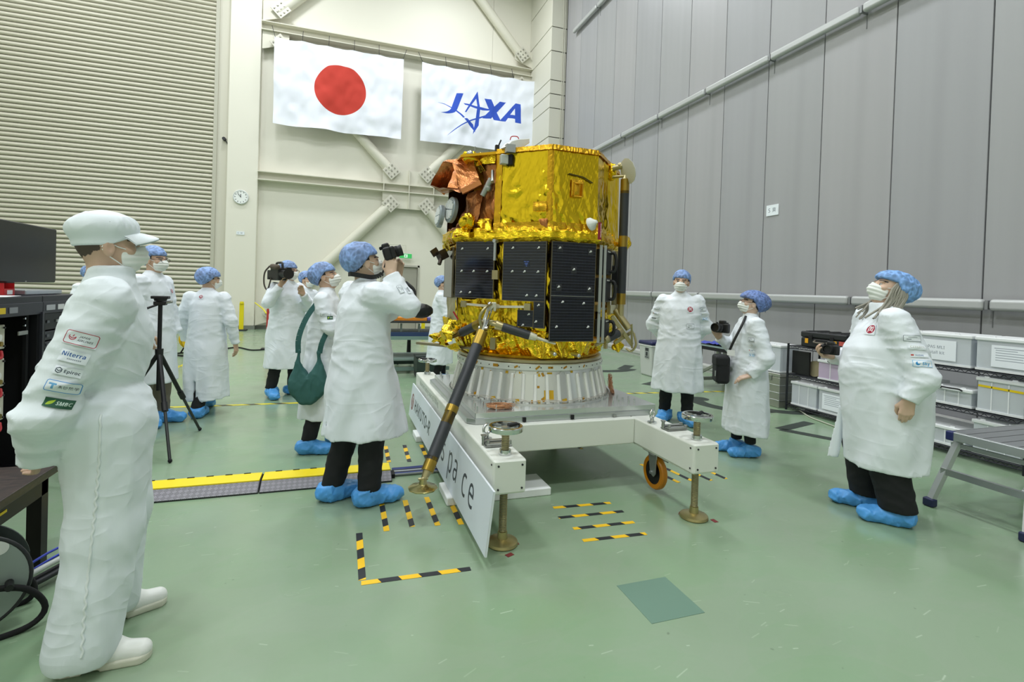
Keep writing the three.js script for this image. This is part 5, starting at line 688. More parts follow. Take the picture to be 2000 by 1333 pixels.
    const bp = []; const pos = [], idx = []; const nu = 24, nv = 8; for (const lay of [0, 1]) for (let j = 0; j <= nv; j++) for (let i = 0; i <= nu; i++) { const a = lerp(-1.05, 1.05, i / nu), t = j / nv, r0 = 0.1, ext_ = 0.078 * Math.cos(a * 0.95) * t, x = Math.sin(a) * (0.09 + ext_ * 0.2), z = Math.cos(a) * r0 - 0.008 + ext_; pos.push(x, 0.014 + 0.006 * (lay ? -1 : 0) - 0.016 * t * t - 0.008 * t + 0.036 * Math.cos(a) - 0.012 * Math.abs(x) / 0.09 * t, z); }
    const n1 = (nu + 1) * (nv + 1); for (let j = 0; j < nv; j++) for (let i = 0; i < nu; i++) { const q = j * (nu + 1) + i; idx.push(q, q + nu + 2, q + 1, q, q + nu + 1, q + nu + 2); idx.push(n1 + q, n1 + q + 1, n1 + q + nu + 2, n1 + q, n1 + q + nu + 2, n1 + q + nu + 1); } for (let i = 0; i < nu; i++) { const q = nv * (nu + 1) + i; idx.push(q, n1 + q + 1, q + 1, q, n1 + q, n1 + q + 1); }
    const g = new THREE.BufferGeometry(); g.setAttribute('position', new THREE.Float32BufferAttribute(pos, 3)); g.setIndex(idx); g.computeVertexNormals(); put('brim', g.applyMatrix4(hM), o.capM ?? PM.coverall, c);
    put('eyelet', merge([sph(0.002, -0.092, 0.085, 0.005, 6), sph(0.002, -0.096, 0.068, -0.03, 6)]).applyMatrix4(hM), M.dark, c);
  } else {
    const pz = o.net ?? [1, 1, 1]; const nf = (x, y, z) => { const th = Math.atan2(x, z + 0.02); let d = ell(x, y - 0.03, z + 0.03, 0.1 * pz[0], 0.107 * pz[1], 0.124 * pz[2]); d -= 0.006 * (ridge(x * 12 + seedN, y * 9, z * 12) - 0.5) + 0.0025 * (ridge(x * 30, y * 24, z * 30) - 0.5) + 0.002 * Math.sin(th * 30 + 4 * noise(x * 8, y * 8, z * 8)) * sstep(0.08, 0.0, y); const pl = (0.034 + (z > 0.02 ? 0.0 : (z - 0.02) * 0.95)) - y; return smax(d, pl * 0.8, 0.012); };
    const g = surfaceNet(nf, [-0.14 * pz[0], -0.16, -0.18 * pz[2]], [0.14 * pz[0], 0.17 * pz[1], 0.13], hc * 1.15); const nb = o.netC ?? [0.27, 0.42, 0.78];
    tint(g, (x, y, z) => { const k = 0.62 + 0.55 * ridge(x * 22 + seedN, y * 16, z * 22), h = sstep(-0.2, 0.5, noise(x * 7, y * 7, z * 7 + seedN)) * 0.3 * (o.netDark ?? 1); return nb.map((c, i) => lerp(c * k, [0.1, 0.1, 0.13][i], h)); });
    put('hairnet', g.applyMatrix4(hM), PM.net);
  }
  if (o.hair) o.hair(hM, put, s, coat);
  if (o.lining) o.lining(put);
  // ---- legs and feet
  if (!o.coverall) { const lf = (x, y, z) => { let d = legF(x, y, z); if (d < 0.05) d -= 0.008 * (ridge(x * 6, y * 9 + seedN, z * 6) - 0.4); return Math.max(d, (o.ankle ?? 0.1) - y, y - hem - 0.2); }; const l = [-0.3, 0.02, -0.3], h = [0.3, hem + 0.22, 0.3]; for (const c of legs) for (const k of [0, 2]) { l[k] = Math.min(l[k], c[k] - c[3] - 0.03, c[k + 4] - c[7] - 0.03); h[k] = Math.max(h[k], c[k] + c[3] + 0.03, c[k + 4] + c[7] + 0.03); } put('trousers', surfaceNet(lf, l, h, Math.max(cell, 0.013)), o.trousers ?? PM.black); }
  for (const f of [o.footR, o.footL]) {
    const lift = f[3] ?? 0, shoe = o.shoes;
    if (shoe === 'white') {
      const uf = (x, y, z) => { const w = 1.25; let d = cap(x * (1 / w) * 1.15, y, z, [0, 0.052, -0.078, 0.046, 0, 0.034, 0.148, 0.036]); d = smin(d, cap(x, y, z, [0, 0.07, -0.05, 0.042, 0, 0.06, 0.05, 0.04]), 0.03); return smax(d, 0.022 - y, 0.006); };
      const sf = (x, y, z) => { const d = cap(x * 0.9, 0, z, [0, 0, -0.085, 0.046, 0, 0, 0.14, 0.043]); return Math.max(d, y - 0.03, -y + (z > -0.03 && z < 0.03 ? 0.008 : 0)); };
      const A = new THREE.Matrix4().makeRotationY((f[2] ?? 0) * D2R).setPosition(f[0], lift, f[1]); const u = put('shoe', surfaceNet(uf, [-0.08, 0, -0.15], [0.08, 0.14, 0.2], 0.006).applyMatrix4(A), mat(0xeceee8, 0.4)); put('sole', surfaceNet(sf, [-0.08, -0.01, -0.15], [0.08, 0.05, 0.2], 0.006).applyMatrix4(A), mat(0xd6d6c4, 0.6), u);
    } else {
      const bf = (x, y, z) => { let d = cap(x * 0.85, y, z, [0, 0.055, -0.075, 0.056, 0, 0.042, 0.13, 0.047]); d = smin(d, cap(x, y, z, [0, 0.07, -0.04, 0.06, 0, 0.105, -0.045, 0.062]), 0.04); d -= 0.011 * (ridge(x * 9 + f[0] * 9, y * 9, z * 9) - 0.4) + 0.005 * (ridge(x * 26, y * 22, z * 26 + f[1]) - 0.4); d = smax(d, y - 0.125 - (z > 0 ? -0.3 * z : 0.25 * z), 0.01); return smax(d, 0.003 - y, 0.004); };
      const A = new THREE.Matrix4().makeRotationY((f[2] ?? 0) * D2R).multiply(new THREE.Matrix4().makeRotationX((f[6] ?? 0))).setPosition(f[0], lift, f[1]).multiply(new THREE.Matrix4().makeScale(1.1, 1.14, 1.12)); put('shoe_cover', surfaceNet(bf, [-0.1, -0.01, -0.16], [0.1, 0.16, 0.21], 0.0075).applyMatrix4(A), PM.shoeBlue);
    }
  }
  return { T, s, hM, garmentF, put, coat };
}
// ---------------------------------------------------------------- the visitors
const DN = { curl: [0.35, 0.5, 0.35], thumb: 0.5 };
const wpt = (p, x, y, z) => V(x * p.s, y * p.s, z * p.s).applyAxisAngle(UP, p.T.rotation.y).add(p.T.position);
function dslr(label, pos, dir, lensL = 0.1, strap) { // photo camera, lens along dir
  const d = A3(dir).normalize(); const T = thing('camera', label, 'camera', pos.toArray()); T.quaternion.setFromUnitVectors(V(0, 0, 1), d); T.rotation.reorder('YXZ'); T.rotation.z = 0;
  const b = mk('camera_body', [rb(0.135, 0.09, 0.055, 0.014, 0, 0, 0, 3), rb(0.06, 0.04, 0.05, 0.012, 0, 0.055, 0.002), rb(0.035, 0.085, 0.035, 0.014, -0.055, 0, 0.035)], M.blackPl, T);
  mk('viewfinder', rb(0.032, 0.022, 0.02, 0.006, 0, 0.05, -0.032), M.rubber, b); mk('dial', [cyl(0.012, 0.012, 0.012, 0.045, 0.05, 0), cyl(0.009, 0.009, 0.01, -0.045, 0.05, 0.02)], M.dark, b); mk('screen', bx(0.07, 0.048, 0.003, 0, -0.008, -0.029), phys(0x0b0d10, 0.12, 0), b);
  const l = mk('lens', mv(rot(lathe([[0, 0], [0.034, 0], [0.036, lensL * 0.3], [0.034, lensL * 0.35], [0.036, lensL * 0.7], [0.04, lensL], [0.034, lensL], [0.032, lensL - 0.02], [0, lensL - 0.022]], 28), Math.PI / 2, 0, 0), 0, 0, 0.026), M.blackPl, T);
  mk('focus_ring', rot(lathe([[0.037, lensL * 0.4], [0.0385, lensL * 0.42], [0.0385, lensL * 0.62], [0.037, lensL * 0.64]], 28), Math.PI / 2, 0, 0).translate(0, 0, 0.026), M.rubber, l);
  return T;
}
const strapTube = (pts, r, flat, label, cat = 'strap', m = M.blackPl) => solo('strap', tube(pts, r, pts.length * 8, 6), m, label, cat);
// 1 man in the white coverall, nearest
const pCov = person({ label: 'man in white hooded-less coverall and peaked cap with hands behind his back', pos: [-0.865, -2.45], turn: 108, H: 1.725, cell: 0.0095, headCell: 0.0034, coverall: 1, cap: 1, belt: 1.06, collar: 1.535, sh: 0.185, sleeve: 1.22, legW: 1.42, cuff: 0.078, wr: 1.0, gw: 1.06, headFwd: -0.02,
  prof: [[0.8, 0.2, 0.185, -0.045], [0.95, 0.205, 0.19, -0.05], [1.07, 0.19, 0.158, -0.03], [1.25, 0.205, 0.16, -0.01], [1.38, 0.19, 0.13, -0.01], [1.455, 0.125, 0.092, -0.005], [1.5, 0.082, 0.08, 0], [1.56, 0.076, 0.076, 0.006]],
  armR: { el: [-0.25, 1.0, -0.175], wr: [-0.12, 0.83, -0.2], hand: { dir: [0.75, -0.55, -0.05], palm: [0, 0.3, -1], ...DN } }, armL: { el: [0.27, 1.06, -0.17], wr: [0.07, 0.9, -0.25] }, footR: [-0.165, -0.02, -18], footL: [0.14, 0.04, 8], shoes: 'white', headYaw: 4, headUp: 5, hairC: [0.075, 0.05, 0.038], hairLow: -0.02, skin: [0.6, 0.4, 0.29],
  patches: [['airline', [-0.25, 1.262, -0.07], [-1, 0.12, -0.12], [0.05, 1, 0.35], 0.098, 0.05], ['niterra', [-0.255, 1.2, -0.088], [-1, 0.12, -0.12], [0.05, 1, 0.35], 0.082, 0.04], ['epiroc', [-0.26, 1.15, -0.102], [-1, 0.12, -0.12], [0.05, 1, 0.35], 0.078, 0.029], ['takasago', [-0.265, 1.098, -0.115], [-1, 0.12, -0.12], [0.05, 1, 0.35], 0.094, 0.041], ['green', [-0.27, 1.045, -0.125], [-1, 0.1, -0.12], [0.05, 1, 0.35], 0.078, 0.03]] });
pCov.T.userData.label = 'man in white coverall and peaked cap with hands behind his back';
// 2 visitor with glasses behind him
person({ label: 'visitor with glasses and khaki trousers standing behind the tripod', pos: [-1.76, -5.95], turn: 72, H: 1.79, hem: 0.43, glasses: 1, trousers: PM.khaki, legW: 1.1, armR: { el: [-0.255, 1.1, -0.02], wr: [-0.25, 0.93, 0.12], hand: { dir: [0, -1, 0.25], palm: [1, 0, 0], ...DN } }, armL: { el: [0.25, 1.1, 0], wr: [0.22, 0.9, 0.1] }, footR: [-0.12, 0.0, -10], footL: [0.12, 0.06, 8], headYaw: -8, ankle: 0.1,
  patches: [['emblem', [0.08, 1.31, 0.1], [0.1, 0.1, 1], [0, 1, 0], 0.055, 0.055, 'chest_emblem']] });
// 3 person far left, mostly hidden
person({ label: 'far visitor peeking out behind the shoulder of the man in coverall', pos: [-3.42, -8.95], turn: 62, H: 1.63, hem: 0.4, armR: { el: [-0.26, 1.12, -0.02], wr: [-0.25, 0.9, 0.1] }, armL: { el: [0.25, 1.1, 0], wr: [0.2, 0.92, 0.14] }, footR: [-0.1, 0, -5], footL: [0.1, 0.04, 5], headUp: 8 });
// 4 visitor walking away
person({ label: 'visitor seen from behind walking away beside the yellow cable reel', pos: [-1.36, -6.32], turn: 166, H: 1.6, hem: 0.2, split: [0.02, 0.42], gw: 0.98, gd: 1.02, sh: 0.19, nf: 5, hemTilt: 0.06, headYaw: -48, headRoll: 6, armR: { el: [-0.285, 1.12, -0.03], wr: [-0.32, 0.86, 0.02], hand: { dir: [-0.1, -1, 0.1], palm: [1, 0, 0], ...DN } }, armL: { el: [0.3, 1.12, 0.0], wr: [0.29, 0.88, 0.08] }, footR: [0.0, -0.14, 6], footL: [0.07, 0.22, 20, 0.05, 0, 0, 0.35], net: [1.1, 1.08, 1.12], patches: [['emblem', [0.02, 1.4, -0.1], [0, 0.25, -1], [0, 1, 0], 0.05, 0.05, 'back_emblem']] });
// 5 video camera man
const pVid = person({ label: 'cameraman shouldering a video camera beside the red post', pos: [-0.63, -7.15], turn: 40, H: 1.75, hem: 0.38, gw: 1.1, gd: 1.12, nf: 5, glasses: 1, headYaw: 14, sh: 0.18, armR: { el: [-0.34, 1.22, 0.1], wr: [-0.27, 1.41, 0.22], hand: { dir: [0.1, 0.9, 0.3], palm: [0.4, 0.2, 0.6], ...DN } }, armL: { el: [0.22, 1.15, 0.16], wr: [0.02, 1.32, 0.28], hand: { dir: [-0.5, 0.7, 0.2], palm: [-0.3, 0.3, 0.5], ...DN } }, footR: [-0.18, 0.0, -25], footL: [0.12, 0.02, 25], ankle: 0.12, patches: [['emblem', [0.1, 1.28, 0.1], [0.1, 0.1, 1], [0, 1, 0], 0.06, 0.06, 'chest_emblem']] });
{ // video camera on his shoulder
  const c = wpt(pVid, -0.24, 1.57, 0.16); const T = thing('video_camera', 'black shoulder video camera with furry microphone held by the cameraman', 'video camera', c.toArray(), 24 * D2R);
  const b = mk('camera_body', [rb(0.11, 0.16, 0.3, 0.02, 0, 0, -0.02, 2), rb(0.1, 0.1, 0.14, 0.02, 0, 0.0, -0.2, 2)], M.blackPl, T); mk('carry_handle', tube([[0, 0.07, 0.12], [0, 0.13, 0.1], [0, 0.14, 0], [0, 0.13, -0.1], [0, 0.07, -0.14]], 0.014), M.blackPl, b);
  mk('lens', [rot(cyl(0.045, 0.05, 0.16, 0, 0, 0, 24), Math.PI / 2, 0, 0).translate(0, 0.0, 0.2), rot(cyl(0.062, 0.05, 0.06, 0, 0, 0, 24), Math.PI / 2, 0, 0).translate(0, 0, 0.3)], M.blackPl, T);
  mk('microphone', surfaceNet((x, y, z) => cap(x, y, z, [-0.075, 0.09, -0.02, 0.03, -0.075, 0.08, 0.16, 0.028]) - 0.006 * ridge(x * 60, y * 60, z * 60), [-0.13, 0.03, -0.08], [-0.02, 0.14, 0.22], 0.007), mat(0x5b5146, 0.95), T);
  mk('viewfinder', [rb(0.05, 0.05, 0.09, 0.01, 0.09, 0.06, 0.06)], M.rubber, T); mk('battery', rb(0.09, 0.12, 0.05, 0.008, 0, -0.01, -0.29), M.dark, T); mk('strap', tube([[-0.05, 0.1, -0.2], [-0.1, 0.02, -0.22], [-0.11, -0.14, -0.2], [-0.09, -0.2, -0.15], [-0.06, -0.05, -0.1]], 0.01), mat(0x4b453c, 0.8), T);
}
// 6 visitor hidden between cameraman and bag carrier
person({ label: 'visitor mostly hidden between the cameraman and the bag carrier', pos: [-0.45, -7.85], turn: 50, H: 1.64, hem: 0.4, armR: { el: [-0.25, 1.12, 0], wr: [-0.2, 0.92, 0.14] }, armL: { el: [0.25, 1.12, 0], wr: [0.2, 0.92, 0.14] }, footR: [-0.1, 0, -5], footL: [0.1, 0.05, 5], patches: [['emblem', [0.08, 1.31, 0.1], [0.1, 0.1, 1], [0, 1, 0], 0.06, 0.06, 'chest_emblem']] });
// 7 bag carrier
const pBag = person({ label: 'visitor with a green shoulder bag looking up at the lander', pos: [-0.1, -4.8], turn: 82, H: 1.66, hem: 0.31, gw: 1.0, nf: 5, cell: 0.011, headUp: 16, headYaw: -6, sh: 0.175, armR: { el: [-0.235, 1.16, 0.08], wr: [-0.12, 1.13, 0.3] }, armL: { el: [0.24, 1.12, 0.04], wr: [0.12, 1.1, 0.27] }, footR: [-0.15, -0.07, -6], footL: [0.13, 0.14, 10], ankle: 0.13, net: [1.06, 1.06, 1.06], patches: [['frame', [-0.245, 1.27, 0.03], [-0.9, 0.2, 0.1], [0, 1, 0], 0.09, 0.035], ['green', [-0.24, 1.24, 0.06], [-0.9, 0.2, 0.3], [0, 1, 0], 0.05, 0.03]] });
{ // green shoulder bag
  const c = wpt(pBag, -0.26, 0.72, -0.1); const T = thing('shoulder_bag', 'dark green cloth shoulder bag hanging on the visitor looking up', 'bag', [c.x, c.y, c.z], 82 * D2R); const gm = mat(0x2c5c58, 0.72);
  const bf = (x, y, z) => { const az = Math.abs(z), w = y < -0.08 ? lerp(0.155, 0.05, Math.pow(clamp((-0.08 - y) / 0.15, 0, 1), 1.6)) : lerp(0.155, 0.1, sstep(-0.08, 0.2, y)), n = y > -0.01 ? lerp(0.0, 0.062, sstep(-0.01, 0.14, y)) : -0.2, t = 0.065 * (1 - 0.75 * sstep(-0.1, 0.2, y)); let d = smax(az - w, (Math.abs(x) - t), 0.05); d = smax(d, n - az, 0.03); d = smax(d, y - 0.23, 0.02); d = smax(d, -0.23 - y, 0.03); return d - 0.007 * (ridge(x * 4, y * 4, z * 8 + 4) - 0.4) - 0.003 * (ridge(x * 12, y * 9, z * 20) - 0.4); };
  mk('pouch', surfaceNet(bf, [-0.1, -0.27, -0.2], [0.1, 0.27, 0.2], 0.007), gm, T);
  const sp = (pts, w) => { const g = []; for (let i = 0; i < pts.length - 1; i++) g.push(bar(pts[i], pts[i + 1], 0.012, w, V(0, 0.2, 1))); return g; };
  const st = curve([[0.0, 0.2, -0.085], [0.0, 0.32, -0.085], [0.03, 0.5, -0.03], [0.085, 0.655, 0.07], [0.13, 0.69, 0.11]]).getPoints(14), s2 = curve([[0.0, 0.2, 0.085], [-0.005, 0.28, 0.1], [0.005, 0.36, 0.13], [0.06, 0.45, 0.17]]).getPoints(8);
  const flat = pts => { const g = []; pts.forEach((p, i) => i && g.push(bar(pts[i - 1], p, 0.008, 0.042, V(1, 0, 0).cross(p.clone().sub(pts[i - 1])).normalize().multiplyScalar(1)))); return g; };
  mk('strap', flat(st), gm, T); mk('strap', flat(s2), gm, T);
}
// 8 photographer
const pPho = person({ label: 'tall photographer in a long white coat aiming a camera at the lander', pos: [0.155, -3.6], turn: 112, H: 1.76, hem: 0.46, cell: 0.0105, headCell: 0.0038, prof: [[0.41, 0.28, 0.285, 0.05], [0.75, 0.255, 0.24, 0.025], [0.95, 0.232, 0.2, 0.01], [1.12, 0.216, 0.176, 0.0], [1.3, 0.22, 0.16, 0], [1.4, 0.195, 0.125, 0], [1.455, 0.12, 0.09, -0.005], [1.5, 0.07, 0.068, 0], [1.56, 0.06, 0.062, 0.004]], gd: 1.3, lean: 0.03, nf: 5, sh: 0.185, headUp: 12, headYaw: -8, sleeve: 1.16, headFwd: -0.01,
  armR: { el: [-0.27, 1.335, 0.185], wr: [-0.172, 1.52, 0.115], hand: { dir: [0.14, 1, 0.03], palm: [0.75, 0.0, 0.55], curl: [0.25, 0.75, 0.6], thumb: 0.3, spread: 0.25 } }, armL: { el: [0.16, 1.28, 0.27], wr: [-0.05, 1.51, 0.22], hand: { dir: [-0.15, 1, 0.0], palm: [-0.9, 0.2, -0.2], curl: [0.6, 0.9, 0.5], thumb: 0.6 } }, footR: [-0.13, 0.06, -10], footL: [0.09, -0.1, -4], legW: 1.12, net: [1.02, 1.02, 1.04], skin: [0.6, 0.42, 0.3],
  patches: [['frame', [-0.29, 1.44, 0.12], [-0.9, 0.5, 0.1], [-0.1, 0.3, 1], 0.06, 0.03], ['dark', [-0.29, 1.43, 0.17], [-0.9, 0.5, 0.1], [-0.1, 0.3, 1], 0.05, 0.025]] });
{ const c = wpt(pPho, -0.1, 1.675, 0.12); dslr('black camera raised to the eye of the tall photographer', c, V(0.94, 0.34, 0.06), 0.075);
  solo('strap', (pts => { const P = curve(pts).getPoints(26), g = []; P.forEach((p, i) => i && g.push(bar(P[i - 1], p, 0.006, i > 8 ? 0.03 : 0.012))); return g; })([wpt(pPho, -0.14, 1.655, 0.1), wpt(pPho, -0.14, 1.6, 0.085), wpt(pPho, -0.115, 1.535, 0.07), wpt(pPho, -0.09, 1.515, 0.02), wpt(pPho, -0.085, 1.52, -0.045), wpt(pPho, -0.03, 1.53, -0.095), wpt(pPho, 0.03, 1.53, -0.095)]), M.blackPl, 'black camera strap around the neck of the tall photographer', 'strap');
  const T = thing('waist_pouch', 'black pouch hanging in front of the tall photographer', 'pouch', wpt(pPho, -0.12, 1.29, 0.38).toArray(), 0.3); mk('pouch', surfaceNet((x, y, z) => ell(x, y, z, 0.09, 0.05, 0.05) - 0.006 * ridge(x * 20, y * 20, z * 20), [-0.12, -0.08, -0.08], [0.12, 0.08, 0.08], 0.009), M.blackPl, T); mk('flap', tube([[-0.08, 0.02, 0], [-0.05, 0.14, -0.02], [-0.1, 0.2, -0.06]], 0.014), M.blackPl, T); }
// 9 far photographer behind the lander
const pFar = person({ label: 'far photographer half hidden behind the left edge of the lander', pos: [1.5, -7.75], turn: 78, H: 1.65, hem: 0.32, nf: 5, armR: { el: [-0.23, 1.12, 0.1], wr: [-0.12, 1.36, 0.2], hand: { dir: [0.2, 0.9, 0.1], palm: [0.8, 0, 0.4], ...DN } }, armL: { el: [0.22, 1.1, 0.12], wr: [0.08, 1.34, 0.24] }, footR: [-0.1, 0, -5], footL: [0.1, 0.06, 5], headYaw: -14 });
dslr('small dark camera held by the far photographer', wpt(pFar, -0.02, 1.5, 0.26), V(1, 0.1, 0.1), 0.07);
// 10 man at the right facing us
person({ label: 'man facing the camera with hands behind his back and a red chest emblem', pos: [3.73, -4.92], turn: -36, H: 1.76, hem: 0.37, cell: 0.011, gw: 1.12, gd: 1.05, sh: 0.19, nf: 7, wr: 1.2, headYaw: -6, headRoll: -4, legW: 0.98, armR: { el: [-0.3, 1.1, -0.08], wr: [-0.13, 0.9, -0.22] }, armL: { el: [0.3, 1.1, -0.08], wr: [0.13, 0.9, -0.22] }, footR: [-0.13, -0.02, -14], footL: [0.12, 0.05, 22], headCell: 0.0038,
  patches: [['emblem', [0.105, 1.3, 0.1], [0.1, 0.1, 1], [0, 1, 0], 0.07, 0.07, 'chest_emblem'], ['frame', [0.11, 1.115, 0.1], [0.15, 0, 1], [0, 1, 0], 0.09, 0.06, 'chest_tag'], ['frame', [0.245, 1.31, 0.03], [0.5, 0.1, 1], [0, 1, 0.1], 0.085, 0.04], ['faint', [0.26, 1.255, 0.02], [0.5, 0.1, 1], [0, 1, 0.1], 0.075, 0.03], ['sky', [0.27, 1.2, 0.0], [0.5, 0.1, 1], [0, 1, 0.1], 0.075, 0.035], ['dark', [-0.27, 1.18, 0.0], [-0.5, 0.1, 1], [0, 1, 0.1], 0.07, 0.03], ['small', [-0.26, 1.24, 0.02], [-0.5, 0.1, 1], [0, 1, 0.1], 0.07, 0.025], ['frame', [-0.25, 1.3, 0.03], [-0.5, 0.1, 1], [0, 1, 0.1], 0.07, 0.03]] });
// 11 woman with camera and bag
const pWo = person({ label: 'short woman in profile looking up with a camera and black shoulder bag', pos: [3.62, -3.75], turn: -118, H: 1.53, hem: 0.25, cell: 0.0115, nf: 5, gw: 1.02, gd: 1.08, sleeve: 1.12, headUp: 14, net: [1.14, 1.06, 1.3], netC: [0.16, 0.25, 0.55], netDark: 1.2, glasses: 2, sh: 0.175, headCell: 0.0038, skin: [0.66, 0.47, 0.36], hemTilt: 0.06, armL: { el: [0.26, 1.06, -0.1], wr: [0.23, 0.885, 0.03], hand: { dir: [-0.05, -0.35, 1], palm: [-0.2, -1, -0.2], curl: [0.3, 0.35, 0.25], thumb: 0.4, spread: 0.4 } }, armR: { el: [-0.22, 1.12, 0.1], wr: [-0.15, 1.22, 0.26], hand: { dir: [0.1, 0.8, 0.5], palm: [0.4, 0.4, 0.3], ...DN } }, footR: [-0.1, 0.1, 4], footL: [0.07, 0.0, 12], ankle: 0.14, legW: 0.8,
  patches: [['frame', [0.235, 1.25, 0.05], [0.9, 0.1, 0.6], [0, 1, 0], 0.07, 0.045], ['faint', [0.24, 1.19, 0.06], [0.9, 0.1, 0.6], [0, 1, 0], 0.06, 0.03], ['small', [0.245, 1.14, 0.05], [0.9, 0.1, 0.6], [0, 1, 0], 0.06, 0.024], ['sky', [0.25, 1.095, 0.05], [0.9, 0.1, 0.6], [0, 1, 0], 0.055, 0.03]] });
{ dslr('black camera with thick lens held out by the short woman', wpt(pWo, -0.09, 1.335, 0.25), V(-0.93, 0.08, 0.36), 0.12);
  const c = wpt(pWo, 0.06, 0.93, 0.285); const T = thing('camera_bag', 'black shoulder bag hanging in front of the short woman', 'bag', [c.x, c.y - 0.02, c.z], -118 * D2R); mk('pouch', [rb(0.2, 0.25, 0.12, 0.035, 0, 0, 0, 3), rb(0.205, 0.11, 0.125, 0.03, 0, 0.08, 0.003, 3)], mat(0x15161a, 0.75), T); mk('zip_pull', cyl(0.006, 0.006, 0.05, 0.08, -0.03, 0.066), M.aluDull, T); mk('strap', tube([[0.04, 0.1, -0.03], [0.09, 0.26, -0.075], [0.07, 0.42, -0.15], [0.0, 0.5, -0.2]], 0.012, 30, 6), M.blackPl, T); mk('name_card', bx(0.07, 0.05, 0.003).rotateY(0.9).translate(0.13, 0.17, -0.05), M.paper, T); }
// 12 heavy man at the right
const pBig = person({ label: 'heavy man with long grey hair looking up beside the step platform', pos: [3.5, -2.48], turn: -124, H: 1.69, hem: 0.37, cell: 0.0105, headCell: 0.0036, gw: 1.35, gd: 1.4, sleeve: 1.2, sh: 0.215, nf: 5, wr: 0.9, headUp: 24, headYaw: 8, hs: 1.06, headFwd: -0.035, net: [1.04, 0.95, 1.18], netC: [0.24, 0.45, 0.86], netDark: 0.3, skin: [0.66, 0.45, 0.33], hairC: [0.25, 0.24, 0.21], legW: 1.65,
  prof: [[0.3, 0.28, 0.225, -0.075], [0.6, 0.28, 0.25, -0.07], [0.85, 0.28, 0.27, -0.06], [1.03, 0.275, 0.28, -0.05], [1.18, 0.26, 0.25, -0.045], [1.31, 0.235, 0.185, -0.05], [1.4, 0.2, 0.135, -0.06], [1.46, 0.13, 0.1, -0.045], [1.51, 0.085, 0.085, -0.03], [1.56, 0.078, 0.078, -0.025]],
  armL: { el: [0.335, 1.04, -0.14], wr: [0.33, 0.9, -0.07], hand: { dir: [-0.05, -1, 0.12], palm: [-1, 0, -0.3], curl: [0.35, 0.45, 0.3], thumb: 0.5 } }, armR: { el: [-0.34, 1.08, -0.02], wr: [-0.2, 1.1, 0.21], hand: { dir: [0.3, 0.15, 0.9], palm: [0.5, 0.6, 0], curl: [0.6, 0.7, 0.4], thumb: 0.6 } }, footL: [0.12, -0.08, -8], footR: [-0.15, 0.01, -12],
  patches: [['emblem', [0.14, 1.33, 0.1], [0.6, 0.3, 1], [0, 1, 0], 0.075, 0.075, 'chest_emblem'], ['frame', [0.32, 1.29, -0.07], [1, 0.15, -0.05], [0, 1, 0], 0.11, 0.04], ['faint', [0.36, 1.24, -0.09], [1, 0.15, -0.05], [0, 1, 0], 0.1, 0.034], ['small', [0.38, 1.19, -0.1], [1, 0.15, -0.05], [0, 1, 0], 0.1, 0.026], ['sky', [0.4, 1.14, -0.11], [1, 0.1, -0.05], [0, 1, 0], 0.105, 0.042]],
  hair: (hM, put) => { const g = []; for (let i = 0; i < 60; i++) { const t = i / 60, q = i % 2 ? 1 : -1, a = rr(-0.06, 0.05), L = rr(0.16, 0.23); g.push(tube([[q * 0.078, 0.03, a * 0.6 - 0.01], [q * rr(0.088, 0.096), -0.03, a - 0.01], [q * rr(0.086, 0.1), -0.1, a + rr(-0.02, 0.02) - 0.015], [q * rr(0.07, 0.12), -0.03 - L, a * 1.2 + rr(-0.02, 0.03) + 0.01]], rr(0.004, 0.008), 12, 5)); } put('hair', merge(g).applyMatrix4(hM), PM.hairG); },
  lining: (put) => { const g = []; for (const x of [-0.02]) { const pts = []; } put('coat_flap', surfaceNet((x, y, z) => { const c = 0.175 + 0.02 * Math.sin(y * 6) - 0.05 * (y - 0.8); return Math.max(Math.abs(x + 0.1 - 0.012 * Math.sin(z * 60 + y * 5)) - 0.008, Math.abs(z - c) - 0.035, y - 0.74, 0.36 - y); }, [-0.16, 0.28, 0.12], [-0.04, 0.97, 0.4], 0.008), PM.cloth); } });
dslr('black compact camera in the right hand of the heavy man', wpt(pBig, -0.12, 1.15, 0.25), V(-0.95, 0.1, 0.3), 0.06).scale.setScalar(0.8);
